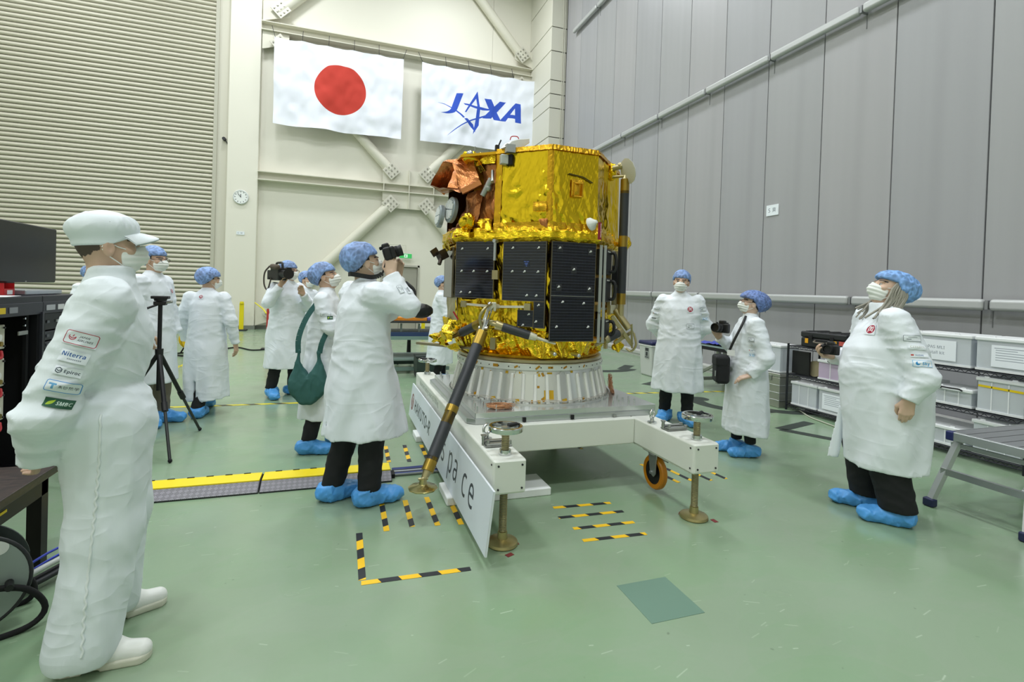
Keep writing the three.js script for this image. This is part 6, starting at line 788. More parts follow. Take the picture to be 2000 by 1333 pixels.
// ================================================================ flags, clock, signs on the walls
function cloth(w, h, tex, z, x0, y0, seed_) {
  const nx = 60, ny = 44, front = new THREE.PlaneGeometry(w, h, nx, ny), p = front.attributes.position;
  for (let i = 0; i < p.count; i++) { const u = p.getX(i) / w + 0.5, v = 0.5 - p.getY(i) / h; const top = Math.abs(Math.sin(u * Math.PI * 5)) * 0.03 * (1 - v); const wv = 0.05 * v * Math.sin(u * 13 + seed_ + 2 * v) + 0.05 * noise(u * 4, v * 2, seed_) * (0.3 + v) + 0.03 * (ridge(u * 3.2 - v * 1.4, v * 0.8, seed_) - 0.4) + 0.02 * noise(u * 11, v * 5, seed_ + 4); p.setXYZ(i, p.getX(i) * (1 - 0.01 * v), p.getY(i) - top, wv); }
  front.computeVertexNormals(); return front.translate(x0 + w / 2, y0 - h / 2, z);
}
{
  const sun = canvasTex(1024, 700, (g, w, h) => { g.fillStyle = '#eef1fa'; g.fillRect(0, 0, w, h); g.fillStyle = '#c63a2c'; g.beginPath(); g.arc(w / 2, h / 2, h * 0.295, 0, 7); g.fill(); });
  const logo = canvasTex(1024, 680, (g, w, h) => {
    g.fillStyle = '#eef2fc'; g.fillRect(0, 0, w, h); g.fillStyle = '#2f55c4'; const P = pts => { g.beginPath(); pts.forEach((q, i) => i ? g.lineTo(q[0], q[1]) : g.moveTo(q[0], q[1])); g.fill(); };
    g.save(); g.translate(-20, 10); // J with a tail
    g.beginPath(); g.moveTo(325, 205); g.lineTo(382, 205); g.lineTo(335, 345); g.bezierCurveTo(318, 395, 270, 408, 190, 398); g.bezierCurveTo(240, 390, 270, 380, 283, 340); g.fill(); g.beginPath(); g.moveTo(160, 310); g.bezierCurveTo(250, 318, 340, 350, 400, 420); g.lineTo(385, 425); g.bezierCurveTo(330, 360, 250, 328, 160, 310); g.fill();
    // star shaped A
    P([[512, 160], [528, 250], [538, 330], [530, 470], [478, 560], [500, 420], [512, 300], [500, 230], [430, 340], [398, 372]]); P([[398, 372], [412, 372], [512, 200], [512, 160]]); g.beginPath(); g.moveTo(250, 600); g.bezierCurveTo(330, 500, 480, 400, 690, 330); g.lineTo(540, 405); g.bezierCurveTo(430, 450, 330, 520, 250, 600); g.fill(); P([[385, 292], [720, 312], [560, 328], [400, 306]]); P([[395, 430], [500, 540], [478, 470], [420, 425]]);
    // X and A
    P([[575, 218], [640, 218], [735, 400], [668, 400]]); P([[722, 218], [780, 218], [640, 395], [560, 400]]); g.beginPath(); g.moveTo(868, 218); g.lineTo(915, 218); g.lineTo(925, 400); g.lineTo(868, 400); g.lineTo(866, 365); g.lineTo(800, 365); g.lineTo(778, 400); g.lineTo(722, 400); g.closePath(); g.fill(); g.fillStyle = '#eef2fc'; P([[862, 268], [865, 332], [820, 332]]); g.restore();
  });
  [[sun, 3.83, 2.6, -2.05, 8.85, 1.3, 'white national flag with a red disc hanging from the upper beam', 'flag'], [logo, 3.97, 2.55, 2.37, 8.85, 7.7, 'white flag with blue agency lettering hanging from the upper beam', 'flag']].forEach(([t, w, h, x0, y0, sd, l, c]) => {
    const T = thing('flag', l, c, [x0 + w / 2, y0 - h, -16.88]); const g = cloth(w, h, t, -16.88, x0, y0, sd).translate(-(x0 + w / 2), -(y0 - h), 16.88);
    mk('flag_cloth', g, mat(0xffffff, 0.8, 0, { map: t, side: THREE.DoubleSide }), T);
    for (let i = 0; i <= 5; i++) { const X = -w / 2 + 0.02 + (w - 0.04) * i / 5; mk('hanging_cord', rod([X, h - 0.01, 0.02], [X - (i === 0 ? 0.12 : i === 5 ? -0.12 : 0), h + 0.4, -0.2], 0.008, 0.008, 6), M.dark, T); }
  });
}
{ // clock on the column
  const T = thing('wall_clock', 'round white wall clock on the wide cream column', 'clock', [-2.88, 3.99, -17.13]);
  mk('clock_case', rot(lathe([[0, 0], [0.2, 0], [0.215, 0.02], [0.21, 0.045], [0.195, 0.05], [0.19, 0.035], [0, 0.035]], 48), Math.PI / 2, 0, 0), mat(0xd9dedd, 0.35, 0.2), T);
  const f = mk('clock_face', disc(0.19, 0, 0, 0.0365), mat(0xeef1ee, 0.6), T);
  for (let i = 0; i < 12; i++) mk('hour_mark', bx(0.016, 0.03, 0.004).translate(0, 0.155, 0.038).rotateZ(i * Math.PI / 6), M.dark, f);
  mk('hour_hand', bx(0.016, 0.1, 0.004).translate(0, 0.04, 0.041).rotateZ(0.03), M.dark, T); mk('minute_hand', bx(0.012, 0.15, 0.004).translate(0, 0.06, 0.045).rotateZ(0.66), M.dark, T);
}
const signTex = (a, k) => canvasTex(256, 176, (g, w, h) => { g.fillStyle = '#eaf0f4'; g.fillRect(0, 0, w, h); g.fillStyle = '#5a626c'; g.font = '92px sans-serif'; g.fillText(a, 40, 120); g.strokeStyle = '#5a626c'; strokes(g, 125, 46, 80, KANJI[k], 6); });
solo('wall_sign', bb(XR - 0.012, XR - 0.002, 2.86, 3.04, -6.82, -6.57), M.paper, 'small white paper sign high on the grey panel wall', 'sign').add((() => { const m = mk('sign_print', new THREE.PlaneGeometry(0.25, 0.18).rotateY(-Math.PI / 2).translate(XR - 0.014, 2.95, -6.695), mat(0xffffff, 0.7, 0, { map: signTex('S', 'minami') })); return m; })());
solo('wall_sign', bb(-2.98, -2.76, 2.86, 2.96, -17.135, -17.125), M.paper, 'small white paper sign under the wall clock', 'sign').add(mk('sign_print', new THREE.PlaneGeometry(0.22, 0.1).translate(-2.87, 2.91, -17.123), mat(0xffffff, 0.7, 0, { map: signTex('C', 'gaku') })));
{ // exit sign on a bracket
  const T = thing('exit_sign', 'green lit exit sign on a bracket above the grey door', 'exit sign', [2.06, 2.48, -17.2]);
  mk('housing', rb(0.42, 0.17, 0.06, 0.01), mat(0xdfe3da, 0.4), T);
  const tx = canvasTex(256, 96, (g, w, h) => { g.fillStyle = '#3fbf62'; g.fillRect(0, 0, w, h); g.fillStyle = '#e8fff0'; g.fillRect(96, 14, 70, 68); g.fillStyle = '#2fa652'; g.beginPath(); g.arc(134, 28, 8, 0, 7); g.fill(); g.strokeStyle = '#2fa652'; g.lineWidth = 9; g.beginPath(); g.moveTo(130, 38); g.lineTo(126, 56); g.lineTo(144, 74); g.moveTo(126, 56); g.lineTo(108, 72); g.moveTo(112, 44); g.lineTo(146, 50); g.stroke(); });
  mk('lit_panel', new THREE.PlaneGeometry(0.4, 0.15).translate(0, 0, 0.032), mat(0x225533, 0.4, 0, { map: tx, emissive: 0xffffff, emissiveMap: tx, emissiveIntensity: 0.9 }), T);
  mk('bracket', [rod([0.0, 0.085, 0], [0.0, 0.36, 0], 0.012), rod([0.0, 0.36, 0], [-0.62, 0.38, -0.1], 0.012), rod([-0.62, 0.38, -0.1], [-0.62, 0.38, -0.2], 0.04)], M.steelCream, T);
  const L = new THREE.RectAreaLight(0x9dffb6, 1.2, 0.4, 0.15); L.position.set(2.06, 2.48, -17.15); L.lookAt(2.06, 2.48, 0); scene.add(L);
}
solo('wall_switch', rb(0.09, 0.13, 0.02, 0.005, -2.0, 1.95, ZB + 0.012), mat(0xb9b8ae, 0.5), 'small grey switch plate low on the cream wall', 'switch');
// ================================================================ left: rack, monitor, table, reel
{
  const blk = mat(0x1b1c20, 0.5, 0.3), X0 = -2.1, X1 = -2.85, H = 1.31, bays = [-2.95, -3.8, -4.72, -5.4];
  for (let b = 0; b < 3; b++) { const z1 = bays[b], z0 = bays[b + 1], zm = (z0 + z1) / 2;
    const T = thing('equipment_rack', ['black equipment rack cut by the left picture edge', 'black equipment rack holding beige power supplies', 'black equipment rack behind the man in coverall, full of dark units'][b], 'rack', [(X0 + X1) / 2, 0, zm]); const ox = -(X0 + X1) / 2; const P = (n, g, m, par = T) => mk(n, mv(merge([g].flat(9)), ox, 0, -zm), m, par);
    for (const [x, z] of [[X0 - 0.03, z0 + 0.03], [X0 - 0.03, z1 - 0.03], [X1 + 0.03, z0 + 0.03], [X1 + 0.03, z1 - 0.03]]) P('post', bx(0.05, H - 0.12, 0.05, x, 0.06 + (H - 0.12) / 2, z), blk);
    P('top_panel', rb(0.75, 0.05, z1 - z0 - 0.004, 0.006, (X0 + X1) / 2, H - 0.025, zm, 1), mat(0x2b2c34, 0.45, 0.2)); P('base', bx(0.74, 0.06, z1 - z0 - 0.01, (X0 + X1) / 2, 0.03, zm), blk);
    const fs = P('fascia', rb(0.03, 0.09, z1 - z0 - 0.004, 0.004, X0 - 0.01, H - 0.09, zm, 1), mat(0x34353e, 0.45, 0.2));
    P('back_panel', bx(0.01, H - 0.1, z1 - z0 - 0.06, X1 + 0.01, H / 2, zm), mat(0x0d0d0f, 0.8)); P('side_panel', bx(0.7, H - 0.12, 0.01, (X0 + X1) / 2, H / 2, z0 + 0.008), mat(0x101013, 0.8));
    for (let i = 0; i < 4; i++) P('label_plate', bx(0.004, 0.04, i % 2 ? 0.09 : 0.12, X0 + 0.008, H - 0.09, z1 - 0.1 - i * 0.15), [mat(0xb7bac0, 0.5), mat(0xe1e3e6, 0.6), mat(0xe7c722, 0.5), mat(0x8b8e95, 0.5)][i], fs);
    if (b === 1) { [[0.955, 1.12], [0.7, 0.892], [0.47, 0.66]].forEach(([y0, y1]) => { const u = P('power_supply', rb(0.45, y1 - y0, 0.5, 0.006, X0 - 0.28, (y0 + y1) / 2, -4.14, 1), mat(0xcfcdbd, 0.5));
      const kx = X0 - 0.05; P('display', bx(0.006, 0.075, 0.12, kx, y1 - 0.065, -4.24), mat(0x10131a, 0.2), u); P('knob', rot(cyl(0.022, 0.022, 0.03), 0, 0, Math.PI / 2).translate(kx + 0.01, y0 + 0.085, -4.28), M.white, u); P('terminal', rot(cyl(0.016, 0.016, 0.03), 0, 0, Math.PI / 2).translate(kx + 0.01, y0 + 0.04, -4.3), M.brass, u);
      for (const dy of [0.02, y1 - y0 - 0.02]) P('rack_screw', rot(cyl(0.007, 0.007, 0.01, 0, 0, 0, 8), 0, 0, Math.PI / 2).translate(kx + 0.004, y0 + dy, -4.365), M.dark, u);
      P('power_lead', tube([[kx, y0 - 0.015, -4.34], [kx + 0.03, y0 - 0.05, -4.28], [kx + 0.02, y0 - 0.04, -4.15]], 0.01), M.red, u); });
      P('latch', rb(0.012, 0.03, 0.11, 0.004, X0 - 0.02, 1.05, z0 + 0.2, 1), M.steel); P('rail', bx(0.02, 1.1, 0.03, X0 - 0.05, 0.62, z0 + 0.1), blk); for (const y of [1.15, 1.1]) P('rail_screw', rot(cyl(0.008, 0.008, 0.012, 0, 0, 0, 8), 0, 0, Math.PI / 2).translate(X0 - 0.03, y, z0 + 0.16), M.chrome);
      P('cable_bundle', [tube([[X0 - 0.1, 0.42, z1 - 0.1], [X0 - 0.03, 0.38, z1 - 0.2], [X0 - 0.06, 0.3, z1 - 0.3]], 0.012), tube([[X0 - 0.1, 0.38, z1 - 0.1], [X0 - 0.03, 0.33, z1 - 0.24], [X0 - 0.06, 0.28, z1 - 0.34]], 0.01)], M.rubber);
    } else [[1.04, 1.17], [0.96, 1.03], [0.9, 0.95], [0.62, 0.78], [0.5, 0.58], [0.3, 0.4], [0.12, 0.24]].forEach(([y0, y1], i) => { const u = P('rack_unit', rb(0.6, y1 - y0, z1 - z0 - 0.12, 0.005, X0 - 0.34, (y0 + y1) / 2, zm, 1), mat([0x1d1e22, 0x3a3c42, 0x44464b, 0x1a1a1e, 0x26282c, 0x2d2f34, 0x1c1d20][i], 0.4, 0.3)); for (let k = 0; k < 3; k++) P('front_button', bx(0.008, 0.02, 0.035, X0 - 0.035, (y0 + y1) / 2, z1 - 0.16 - k * 0.14), k % 2 ? mat(0xc9ccd0, 0.5) : mat(0x5b5e66, 0.4), u); });
    P('door_edge', bx(0.02, H - 0.2, 0.02, X0 + 0.005, H / 2 - 0.02, z0 + 0.015), mat(0x3b3d44, 0.4, 0.3));
  }
  { const T = thing('monitor', 'large black flat screen monitor standing above the equipment racks', 'monitor', [-2.3, 1.31, -4.82]);
    mk('screen_case', rb(0.05, 0.45, 0.98, 0.012, 0, 0.32, 0, 2), mat(0x0e0f12, 0.35), T); mk('screen', bx(0.004, 0.42, 0.95, 0.0265, 0.325, 0), mat(0x0a0b10, 0.38), T); mk('logo_dot', bx(0.003, 0.008, 0.02, 0.0275, 0.103, -0.05), M.steel, T);
    mk('stand', [rb(0.2, 0.015, 0.4, 0.006, -0.1, 0.008, 0, 1), bx(0.04, 0.28, 0.1, -0.06, 0.15, 0)], M.blackPl, T); }
  solo('silver_tray', rb(0.34, 0.035, 0.52, 0.006, -2.38, 1.33, -5.0), mat(0xb6bcc4, 0.3, 0.7), 'flat silver case lying on the equipment rack', 'case');
  { const T = thing('small_bin', 'small red plastic parts bin on the equipment rack', 'bin', [-2.3, 1.31, -4.6]); mk('bin_body', [bx(0.12, 0.005, 0.12, 0, 0.003, 0), bx(0.12, 0.09, 0.005, 0, 0.045, -0.06), bx(0.12, 0.09, 0.005, 0, 0.045, 0.06), bx(0.005, 0.13, 0.12, -0.06, 0.065, 0), bx(0.005, 0.05, 0.12, 0.06, 0.025, 0)], mat(0xb6191e, 0.4), T); mk('bin_label', bx(0.002, 0.03, 0.06, 0.064, 0.025, 0), M.paper, T); }
  solo('paper_sheet', bx(0.21, 0.003, 0.3).rotateY(0.2).translate(-2.22, 1.3125, -4.38), M.paper, 'white paper sheet lying on the equipment rack', 'paper');
  { // low dark wooden table
    const T = thing('low_table', 'low dark wood table at the left picture edge', 'table', [-1.71, 0, -2.45]); const tex = noiseTex(256, (u, v) => { const k = 0.5 + 0.5 * Math.sin((v * 22 + 1.6 * tn(u, v, 3)) * 6.28), q = 0.12 + 0.05 * k + 0.03 * tn(u, v, 30, 4); return [q * 1.25, q * 0.95, q * 0.85]; }, [1, 1], true);
    mk('table_top', wuv(rb(0.74, 0.04, 1.5, 0.004, 0, 0.48, 0, 1)), mat(0xffffff, 0.4, 0, { map: tex }), T); mk('apron', [bx(0.68, 0.09, 0.03, 0, 0.415, -0.7), bx(0.03, 0.09, 1.4, 0.325, 0.415, 0), bx(0.03, 0.03, 1.4, -0.325, 0.445, 0), bx(0.68, 0.03, 0.03, 0, 0.445, 0.7)], mat(0x17120f, 0.5), T);
    for (const [x, z] of [[0.31, -0.69], [-0.31, -0.69], [0.31, 0.69], [-0.31, 0.69]]) mk('leg', bx(0.06, 0.46, 0.06, x, 0.23, z), mat(0x17120f, 0.5), T); mk('edge_sticker', bx(0.002, 0.012, 0.05, 0.342, 0.42, -0.35), M.yellow, T); }
  { // big cable reel on the floor
    const T = thing('cable_reel', 'large cable reel with a clear disc standing on the floor at the left edge', 'cable reel', [-1.4, 0, -2.62], 0.45); const z = 0.0, R = 0.195, y = 0.225;
    mk('front_disc', rot(lathe([[0.03, 0], [R - 0.02, 0], [R, 0.004], [R, 0.012], [0.03, 0.012]], 48), Math.PI / 2, 0, 0).translate(0, y, 0.07), mat(0x98a39e, 0.3, 0.1), T); mk('rear_disc', rot(lathe([[0.03, 0], [R, 0], [R, 0.012], [0.03, 0.012]], 48), Math.PI / 2, 0, 0).translate(0, y, -0.08), mat(0x3b423f, 0.4), T);
    mk('rim', new THREE.TorusGeometry(R, 0.008, 8, 48).translate(0, y, 0.078), M.dark, T); mk('wound_cable', (() => { const g = []; for (let k = 0; k < 9; k++) g.push(new THREE.TorusGeometry(0.135 + 0.012 * (k % 2), 0.009, 6, 40).translate(0, y, -0.064 + k * 0.015)); return g; })(), M.rubber, T);
    const h = mk('hub', rot(cyl(0.07, 0.07, 0.02, 0, 0, 0, 28), Math.PI / 2, 0, 0).translate(0, y, 0.09), mat(0x565d5a, 0.4), T); for (const [a, b] of [[-0.03, 0.03], [0.03, 0.03], [-0.03, -0.04], [0.03, -0.04]]) mk('socket', rot(cyl(0.025, 0.027, 0.02, 0, 0, 0, 16), Math.PI / 2, 0, 0).translate(a, y + b, 0.106), M.rubber, h);
    mk('crank', [rod([0.13, y - 0.02, 0.085], [0.13, y - 0.02, 0.14], 0.014)], M.blackPl, T); mk('round_sticker', disc(0.028, 0.1, y + 0.13, 0.0835), M.white, T); mk('stand', [tube([[-0.2, 0.02, 0.12], [0.2, 0.02, 0.12], [0.24, 0.06, 0.1], [0.18, 0.17, 0.11], [0, y, 0.11]], 0.012, 40), tube([[-0.2, 0.02, -0.12], [0.2, 0.02, -0.12], [0.2, 0.1, -0.12], [0, y, -0.1]], 0.012, 40)], M.rubber, T); }
  [[0x26272b, 0.014, 'thick black cable trailing under the low table'], [0xc9cdc8, 0.013, 'thick white cable trailing under the low table'], [0x2c3fae, 0.006, 'thin blue cable trailing under the low table'], [0x1d1e22, 0.012, 'second black cable bundle under the low table'], [0x3146c0, 0.006, 'second thin blue cable looping by the low table']].forEach(([c, r, l], i) => solo('cable', tube([[-1.5, 0.02, -2.7 + i * 0.03], [-1.25, 0.05 + 0.05 * (i % 3), -2.95 - i * 0.03], [-1.15, 0.09 - 0.015 * i, -3.15 - i * 0.04], [-1.18, 0.03 + 0.01 * i, -3.4 - i * 0.05], [-1.35, 0.02, -3.9 - i * 0.06]], r), mat(c, 0.5), l, 'cable'));
  [[0x25309a, 'blue network cable hanging from the rack'], [0x1d2780, 'darker blue network cable hanging from the rack']].forEach(([c, l], i) => solo('cable', tube([[-2.1, 0.7, -4.95 - i * 0.03], [-1.95, 0.45, -4.7], [-1.72, 0.2, -4.35 - i * 0.1], [-1.5, 0.03, -4.15 - i * 0.1], [-1.3, 0.02, -4.1]], 0.014), mat(c, 0.5), l, 'cable'));
}
{ // tripod
  const c = V(-1.46, 0, -5.12); const T = thing('tripod', 'black camera tripod standing beside the man in coverall', 'tripod', [c.x, 0, c.z]); const L = (x, y, z) => V(x - c.x, y, z - c.z), b = mat(0x17181b, 0.45, 0.2);
  const hub = L(-1.46, 0.83, -5.12), feet = [L(-1.241, 0.012, -4.672), L(-1.248, 0.012, -5.611), L(-1.95, 0.012, -5.2)];
  mk('centre_column', rod(hub.clone().setY(0.5), hub.clone().setY(1.24), 0.017), b, T); const hd = mk('tripod_head', [rb(0.09, 0.035, 0.07, 0.008, hub.x, 1.255, hub.z), cyl(0.05, 0.045, 0.02, hub.x, 1.285, hub.z), rb(0.13, 0.025, 0.07, 0.006, hub.x, 1.305, hub.z)], M.blackPl, T); mk('pan_handle', rod([hub.x, 1.25, hub.z], [hub.x - 0.12, 1.19, hub.z + 0.12], 0.008, 0.011), M.blackPl, hd); mk('tilt_knob', rod([hub.x + 0.04, 1.26, hub.z], [hub.x + 0.09, 1.27, hub.z], 0.012), M.steel, hd);
  mk('spider', [cyl(0.032, 0.03, 0.06, hub.x, 0.83, hub.z)], M.blackPl, T);
  feet.forEach(f => { const q = t => hub.clone().lerp(f, t); const l = mk('leg', rod(q(0.02), q(0.52), 0.018), b, T); mk('leg_lock', [rod(q(0.48), q(0.56), 0.024)], M.blackPl, l); mk('lower_leg', rod(q(0.52), q(0.99), 0.012), mat(0x3a3d3c, 0.4, 0.4), l); mk('rubber_foot', sph(0.017, f.x, f.y + 0.006, f.z, 10), M.rubber, l); });
}
{ // yellow reel far behind
  const T = thing('extension_reel', 'yellow extension cable reel on the floor far behind', 'cable reel', [-2.68, 0, -11.3], 0.45); const y = 0.3, ym = mat(0xe3b90c, 0.45);
  for (const s of [-0.14, 0.14]) mk('reel_flange', rot(lathe([[0.05, 0], [0.2, 0], [0.2, 0.02], [0.17, 0.03], [0.05, 0.01]], 32), Math.PI / 2, 0, 0).translate(0, y, s), ym, T); mk('wound_cable', rot(cyl(0.16, 0.16, 0.25, 0, 0, 0, 28), Math.PI / 2, 0, 0).translate(0, y, 0), M.rubber, T);
  mk('stand', [tube([[-0.2, 0.02, 0.2], [0.2, 0.02, 0.2], [0.2, 0.02, -0.2], [-0.2, 0.02, -0.2]], 0.014, 40, 8, true), rod([0, y, 0.2], [0.15, 0.02, 0.2], 0.014), rod([0, y, 0.2], [-0.15, 0.02, 0.2], 0.014), rod([0, y, -0.2], [0.15, 0.02, -0.2], 0.014), rod([0, y, -0.2], [-0.15, 0.02, -0.2], 0.014)], M.rubber, T); mk('handle', [tube([[0, 0.5, -0.18], [0, 0.6, -0.1], [0, 0.6, 0.1]], 0.02)], M.blackPl, T); mk('plug_box', rb(0.1, 0.1, 0.05, 0.01, -0.02, y - 0.1, 0.18), M.white, T);
}
[[-2.72, -16.75, 'yellow marker post in front of the wide column'], [2.62, -16.6, 'left of two yellow marker posts beside the grey door'], [3.02, -16.6, 'right of two yellow marker posts beside the grey door']].forEach(([x, z, l]) => { const T = thing('marker_post', l, 'marker post', [x, 0, z], 0, 'yellow marker posts along the wall'); mk('post', [rb(0.12, 0.78, 0.04, 0.01, 0, 0.42, 0), cyl(0.05, 0.06, 0.06, 0, 0.83, 0)], mat(0xe6d410, 0.45), T); mk('post_base', rb(0.3, 0.04, 0.3, 0.01, 0, 0.02, 0), M.dark, T); });
{ const T = thing('red_stand', 'narrow red barrier post beside the cameraman', 'barrier post', [-1.43, 0, -12.2]); mk('panel', rb(0.12, 0.86, 0.05, 0.01, 0, 0.45, 0), mat(0xb3342f, 0.5), T); mk('top_cap', rb(0.12, 0.06, 0.05, 0.01, 0, 0.91, 0), M.white, T); mk('foot', bx(0.3, 0.02, 0.2, 0, 0.01, 0), M.dark, T); }
solo('barrier_tape', tube([[-2.4, 0.82, -17.0], [-2.0, 0.72, -15.5], [-1.7, 0.7, -13.8], [-1.45, 0.75, -12.24]], 0.02, 30, 6), mat(0xeadf2c, 0.5), 'yellow barrier tape strung from the column to the red post', 'barrier tape');
solo('cable', tube([[-1.45, 0.012, -12.0], [-1.7, 0.012, -11.9], [-2.1, 0.012, -12.4], [-2.55, 0.012, -11.4]], 0.015, 40), M.rubber, 'black cable on the floor between the red post and yellow reel', 'cable');
{ // work benches behind the photographer
  const T = thing('work_bench', 'two level steel work bench with a blue shelf behind the photographer', 'bench', [1.0, 0, -9.0]); const st = mat(0x6d7672, 0.45, 0.3);
  for (const x of [-0.75, 0.75]) for (const z of [-0.35, 0.35]) mk('leg', bx(0.05, 0.86, 0.05, x, 0.43, z), st, T); mk('top_shelf', rb(1.7, 0.035, 0.8, 0.006, 0, 0.87, 0, 1), mat(0x2c2f31, 0.5), T); mk('blue_shelf', rb(1.66, 0.07, 0.78, 0.006, 0, 0.66, 0, 1), mat(0x2a4068, 0.45), T); mk('shelf_front', bx(1.66, 0.06, 0.03, 0, 0.6, 0.38), mat(0x7f9a90, 0.5), T); mk('lower_shelf', rb(1.66, 0.04, 0.78, 0.006, 0, 0.24, 0, 1), mat(0x879a93, 0.5), T); mk('base_rail', [bx(1.66, 0.06, 0.04, 0, 0.08, 0.37), bx(1.66, 0.06, 0.04, 0, 0.08, -0.37)], mat(0x6f867d, 0.5), T);
  for (let i = 0; i < 5; i++) mk('shelf_bracket', bx(0.03, 0.14, 0.03, -0.6 + i * 0.3, 0.77, 0.33), st, T);
  solo('orange_case', rb(0.62, 0.06, 0.2, 0.01, 1.12, 0.917, -8.75), mat(0xe08a1c, 0.45), 'long orange case lying on the work bench', 'case'); solo('dark_case', rb(0.16, 0.16, 0.2, 0.015, 0.62, 0.967, -8.8), M.blackPl, 'small black case at the end of the work bench', 'case'); solo('tool_tray', rb(0.34, 0.02, 0.24, 0.005, 0.78, 0.9, -9.2), M.aluDull, 'flat grey tray behind the orange case', 'tray'); solo('purple_box', rb(0.1, 0.058, 0.19, 0.01, 1.485, 0.917, -8.75), mat(0x6a64a8, 0.5), 'small purple box beside the long orange case', 'box');
  [[0.7, 'left black stool base under the work bench'], [1.28, 'right black stool base under the work bench']].forEach(([x, l]) => { const S = thing('work_stool', l, 'stool', [x, 0, -9.75]); mk('seat', cyl(0.17, 0.17, 0.06, 0, 0.58, 0, 24), M.blackPl, S); mk('gas_column', cyl(0.03, 0.045, 0.46, 0, 0.33, 0), M.blackPl, S); for (let k = 0; k < 5; k++) { const a = k * 1.2566; mk('foot_arm', [bar([0, 0.11, 0], [0.27 * Math.cos(a), 0.08, 0.27 * Math.sin(a)], 0.04, 0.03), sph(0.03, 0.27 * Math.cos(a), 0.035, 0.27 * Math.sin(a), 10)], M.blackPl, S); } });
  const B = thing('equipment_crate', 'dark green equipment crate under the work bench', 'crate', [1.38, 0, -8.35]); mk('crate_body', rb(0.36, 0.22, 0.3, 0.015, 0, 0.2, 0), mat(0x39463f, 0.5), B); mk('crate_lid', rb(0.37, 0.04, 0.31, 0.01, 0, 0.33, 0), mat(0x2c3531, 0.5), B); mk('crate_base', rb(0.34, 0.09, 0.28, 0.01, 0, 0.045, 0), M.dark, B);
}
// ================================================================ right: bin, table, shelving with boxes, step platform
{ const T = thing('waste_bin', 'pale waste bin with a dark blue lid by the panel wall', 'waste bin', [5.42, 0, -7.85]);
  mk('bin_body', (() => { const g = rb(0.36, 0.56, 0.4, 0.03, 0, 0.28, 0, 3), p = g.attributes.position; for (let i = 0; i < p.count; i++) { const k = 0.84 + 0.16 * p.getY(i) / 0.56; p.setX(i, p.getX(i) * k); p.setZ(i, p.getZ(i) * k); } g.computeVertexNormals(); return g; })(), mat(0xc7cbc6, 0.45), T); mk('lid', rb(0.39, 0.07, 0.43, 0.03, 0, 0.59, 0, 3), mat(0x1f2350, 0.35), T); mk('rim', rb(0.38, 0.03, 0.42, 0.012, 0, 0.545, 0), mat(0xd3d6d1, 0.45), T); const lt = canvasTex(64, 96, (g, w, h) => { g.fillStyle = '#9aa09c'; g.fillRect(0, 0, w, h); g.fillStyle = '#2e3136'; g.fillRect(8, 8, 48, 26); g.fillRect(16, 42, 30, 34); g.fillRect(8, 82, 48, 8); }); mk('bin_label', bx(0.003, 0.2, 0.13).translate(-0.176, 0.42, 0.05), mat(0xffffff, 0.5, 0, { map: lt }), T); }
{ const T = thing('wheeled_table', 'wheeled steel table covered with crumpled blue cloth by the panel wall', 'table', [5.8, 0, -6.4]); const st = mat(0x9b9d98, 0.35, 0.6), H = 0.69;
  mk('table_top', rb(0.72, 0.04, 1.15, 0.006, 0, H - 0.02, 0, 1), mat(0x6f857d, 0.45), T); mk('edge_band', bx(0.012, 0.05, 1.16, -0.362, H - 0.03, 0), M.rubber, T);
  mk('blue_cloth', (() => { const g = new THREE.PlaneGeometry(0.55, 1.0, 30, 50).rotateX(-Math.PI / 2), p = g.attributes.position; for (let i = 0; i < p.count; i++) p.setY(i, 0.02 + 0.022 * ridge(p.getX(i) * 5, 3, p.getZ(i) * 5) + 0.01 * noise(p.getX(i) * 12, 1, p.getZ(i) * 12)); g.computeVertexNormals(); return g.translate(0.06, H - 0.005, 0.0); })(), mat(0x4b55b5, 0.5), T);
  for (const z of [-0.42, 0, 0.42]) mk('leg', bx(0.05, H - 0.14, 0.05, -0.2, 0.12 + (H - 0.16) / 2, z), st, T); for (const z of [-0.42, 0.42]) mk('leg', bx(0.05, H - 0.14, 0.05, 0.3, 0.12 + (H - 0.16) / 2, z), st, T);
  mk('brace', [bar([-0.2, H - 0.26, 0], [-0.2, 0.22, 0.4], 0.03, 0.04)], st, T); mk('brace', [bar([-0.2, H - 0.26, 0], [-0.2, 0.22, -0.4], 0.03, 0.04)], st, T); for (const z of [-0.42, 0.42]) mk('foot_bar', bx(0.62, 0.05, 0.06, 0.03, 0.12, z), st, T);
  for (const [x, z] of [[-0.25, 0.42], [-0.25, -0.42], [0.3, 0.42], [0.3, -0.42]]) { const c = mk('castor', [bx(0.04, 0.05, 0.05, x, 0.09, z)], M.steel, T); mk('wheel', rot(cyl(0.045, 0.045, 0.03, 0, 0, 0, 20), 0, 0, Math.PI / 2).translate(x, 0.045, z), mat(0xb9bbb6, 0.5), c); mk('tyre', new THREE.TorusGeometry(0.042, 0.006, 6, 20).rotateY(Math.PI / 2).translate(x, 0.048, z), M.rubber, c); } }
{ const T = thing('steel_stand', 'thin steel pole stand behind the right side of the lander', 'stand', [4.32, 0, -8.8]); mk('pole', rod([0, 0, 0], [0, 1.35, 0], 0.022), M.steel, T); mk('arm', rod([0, 0.42, 0], [-0.32, 0.42, 0], 0.015), M.steel, T); mk('tray', rb(0.4, 0.03, 0.12, 0.006, -0.15, 0.8, 0, 1), M.steel, T); mk('clamp', rb(0.05, 0.05, 0.05, 0.008, -0.3, 0.42, 0), M.dark, T); mk('base', cyl(0.1, 0.12, 0.02, 0, 0.01, 0), M.steel, T); }
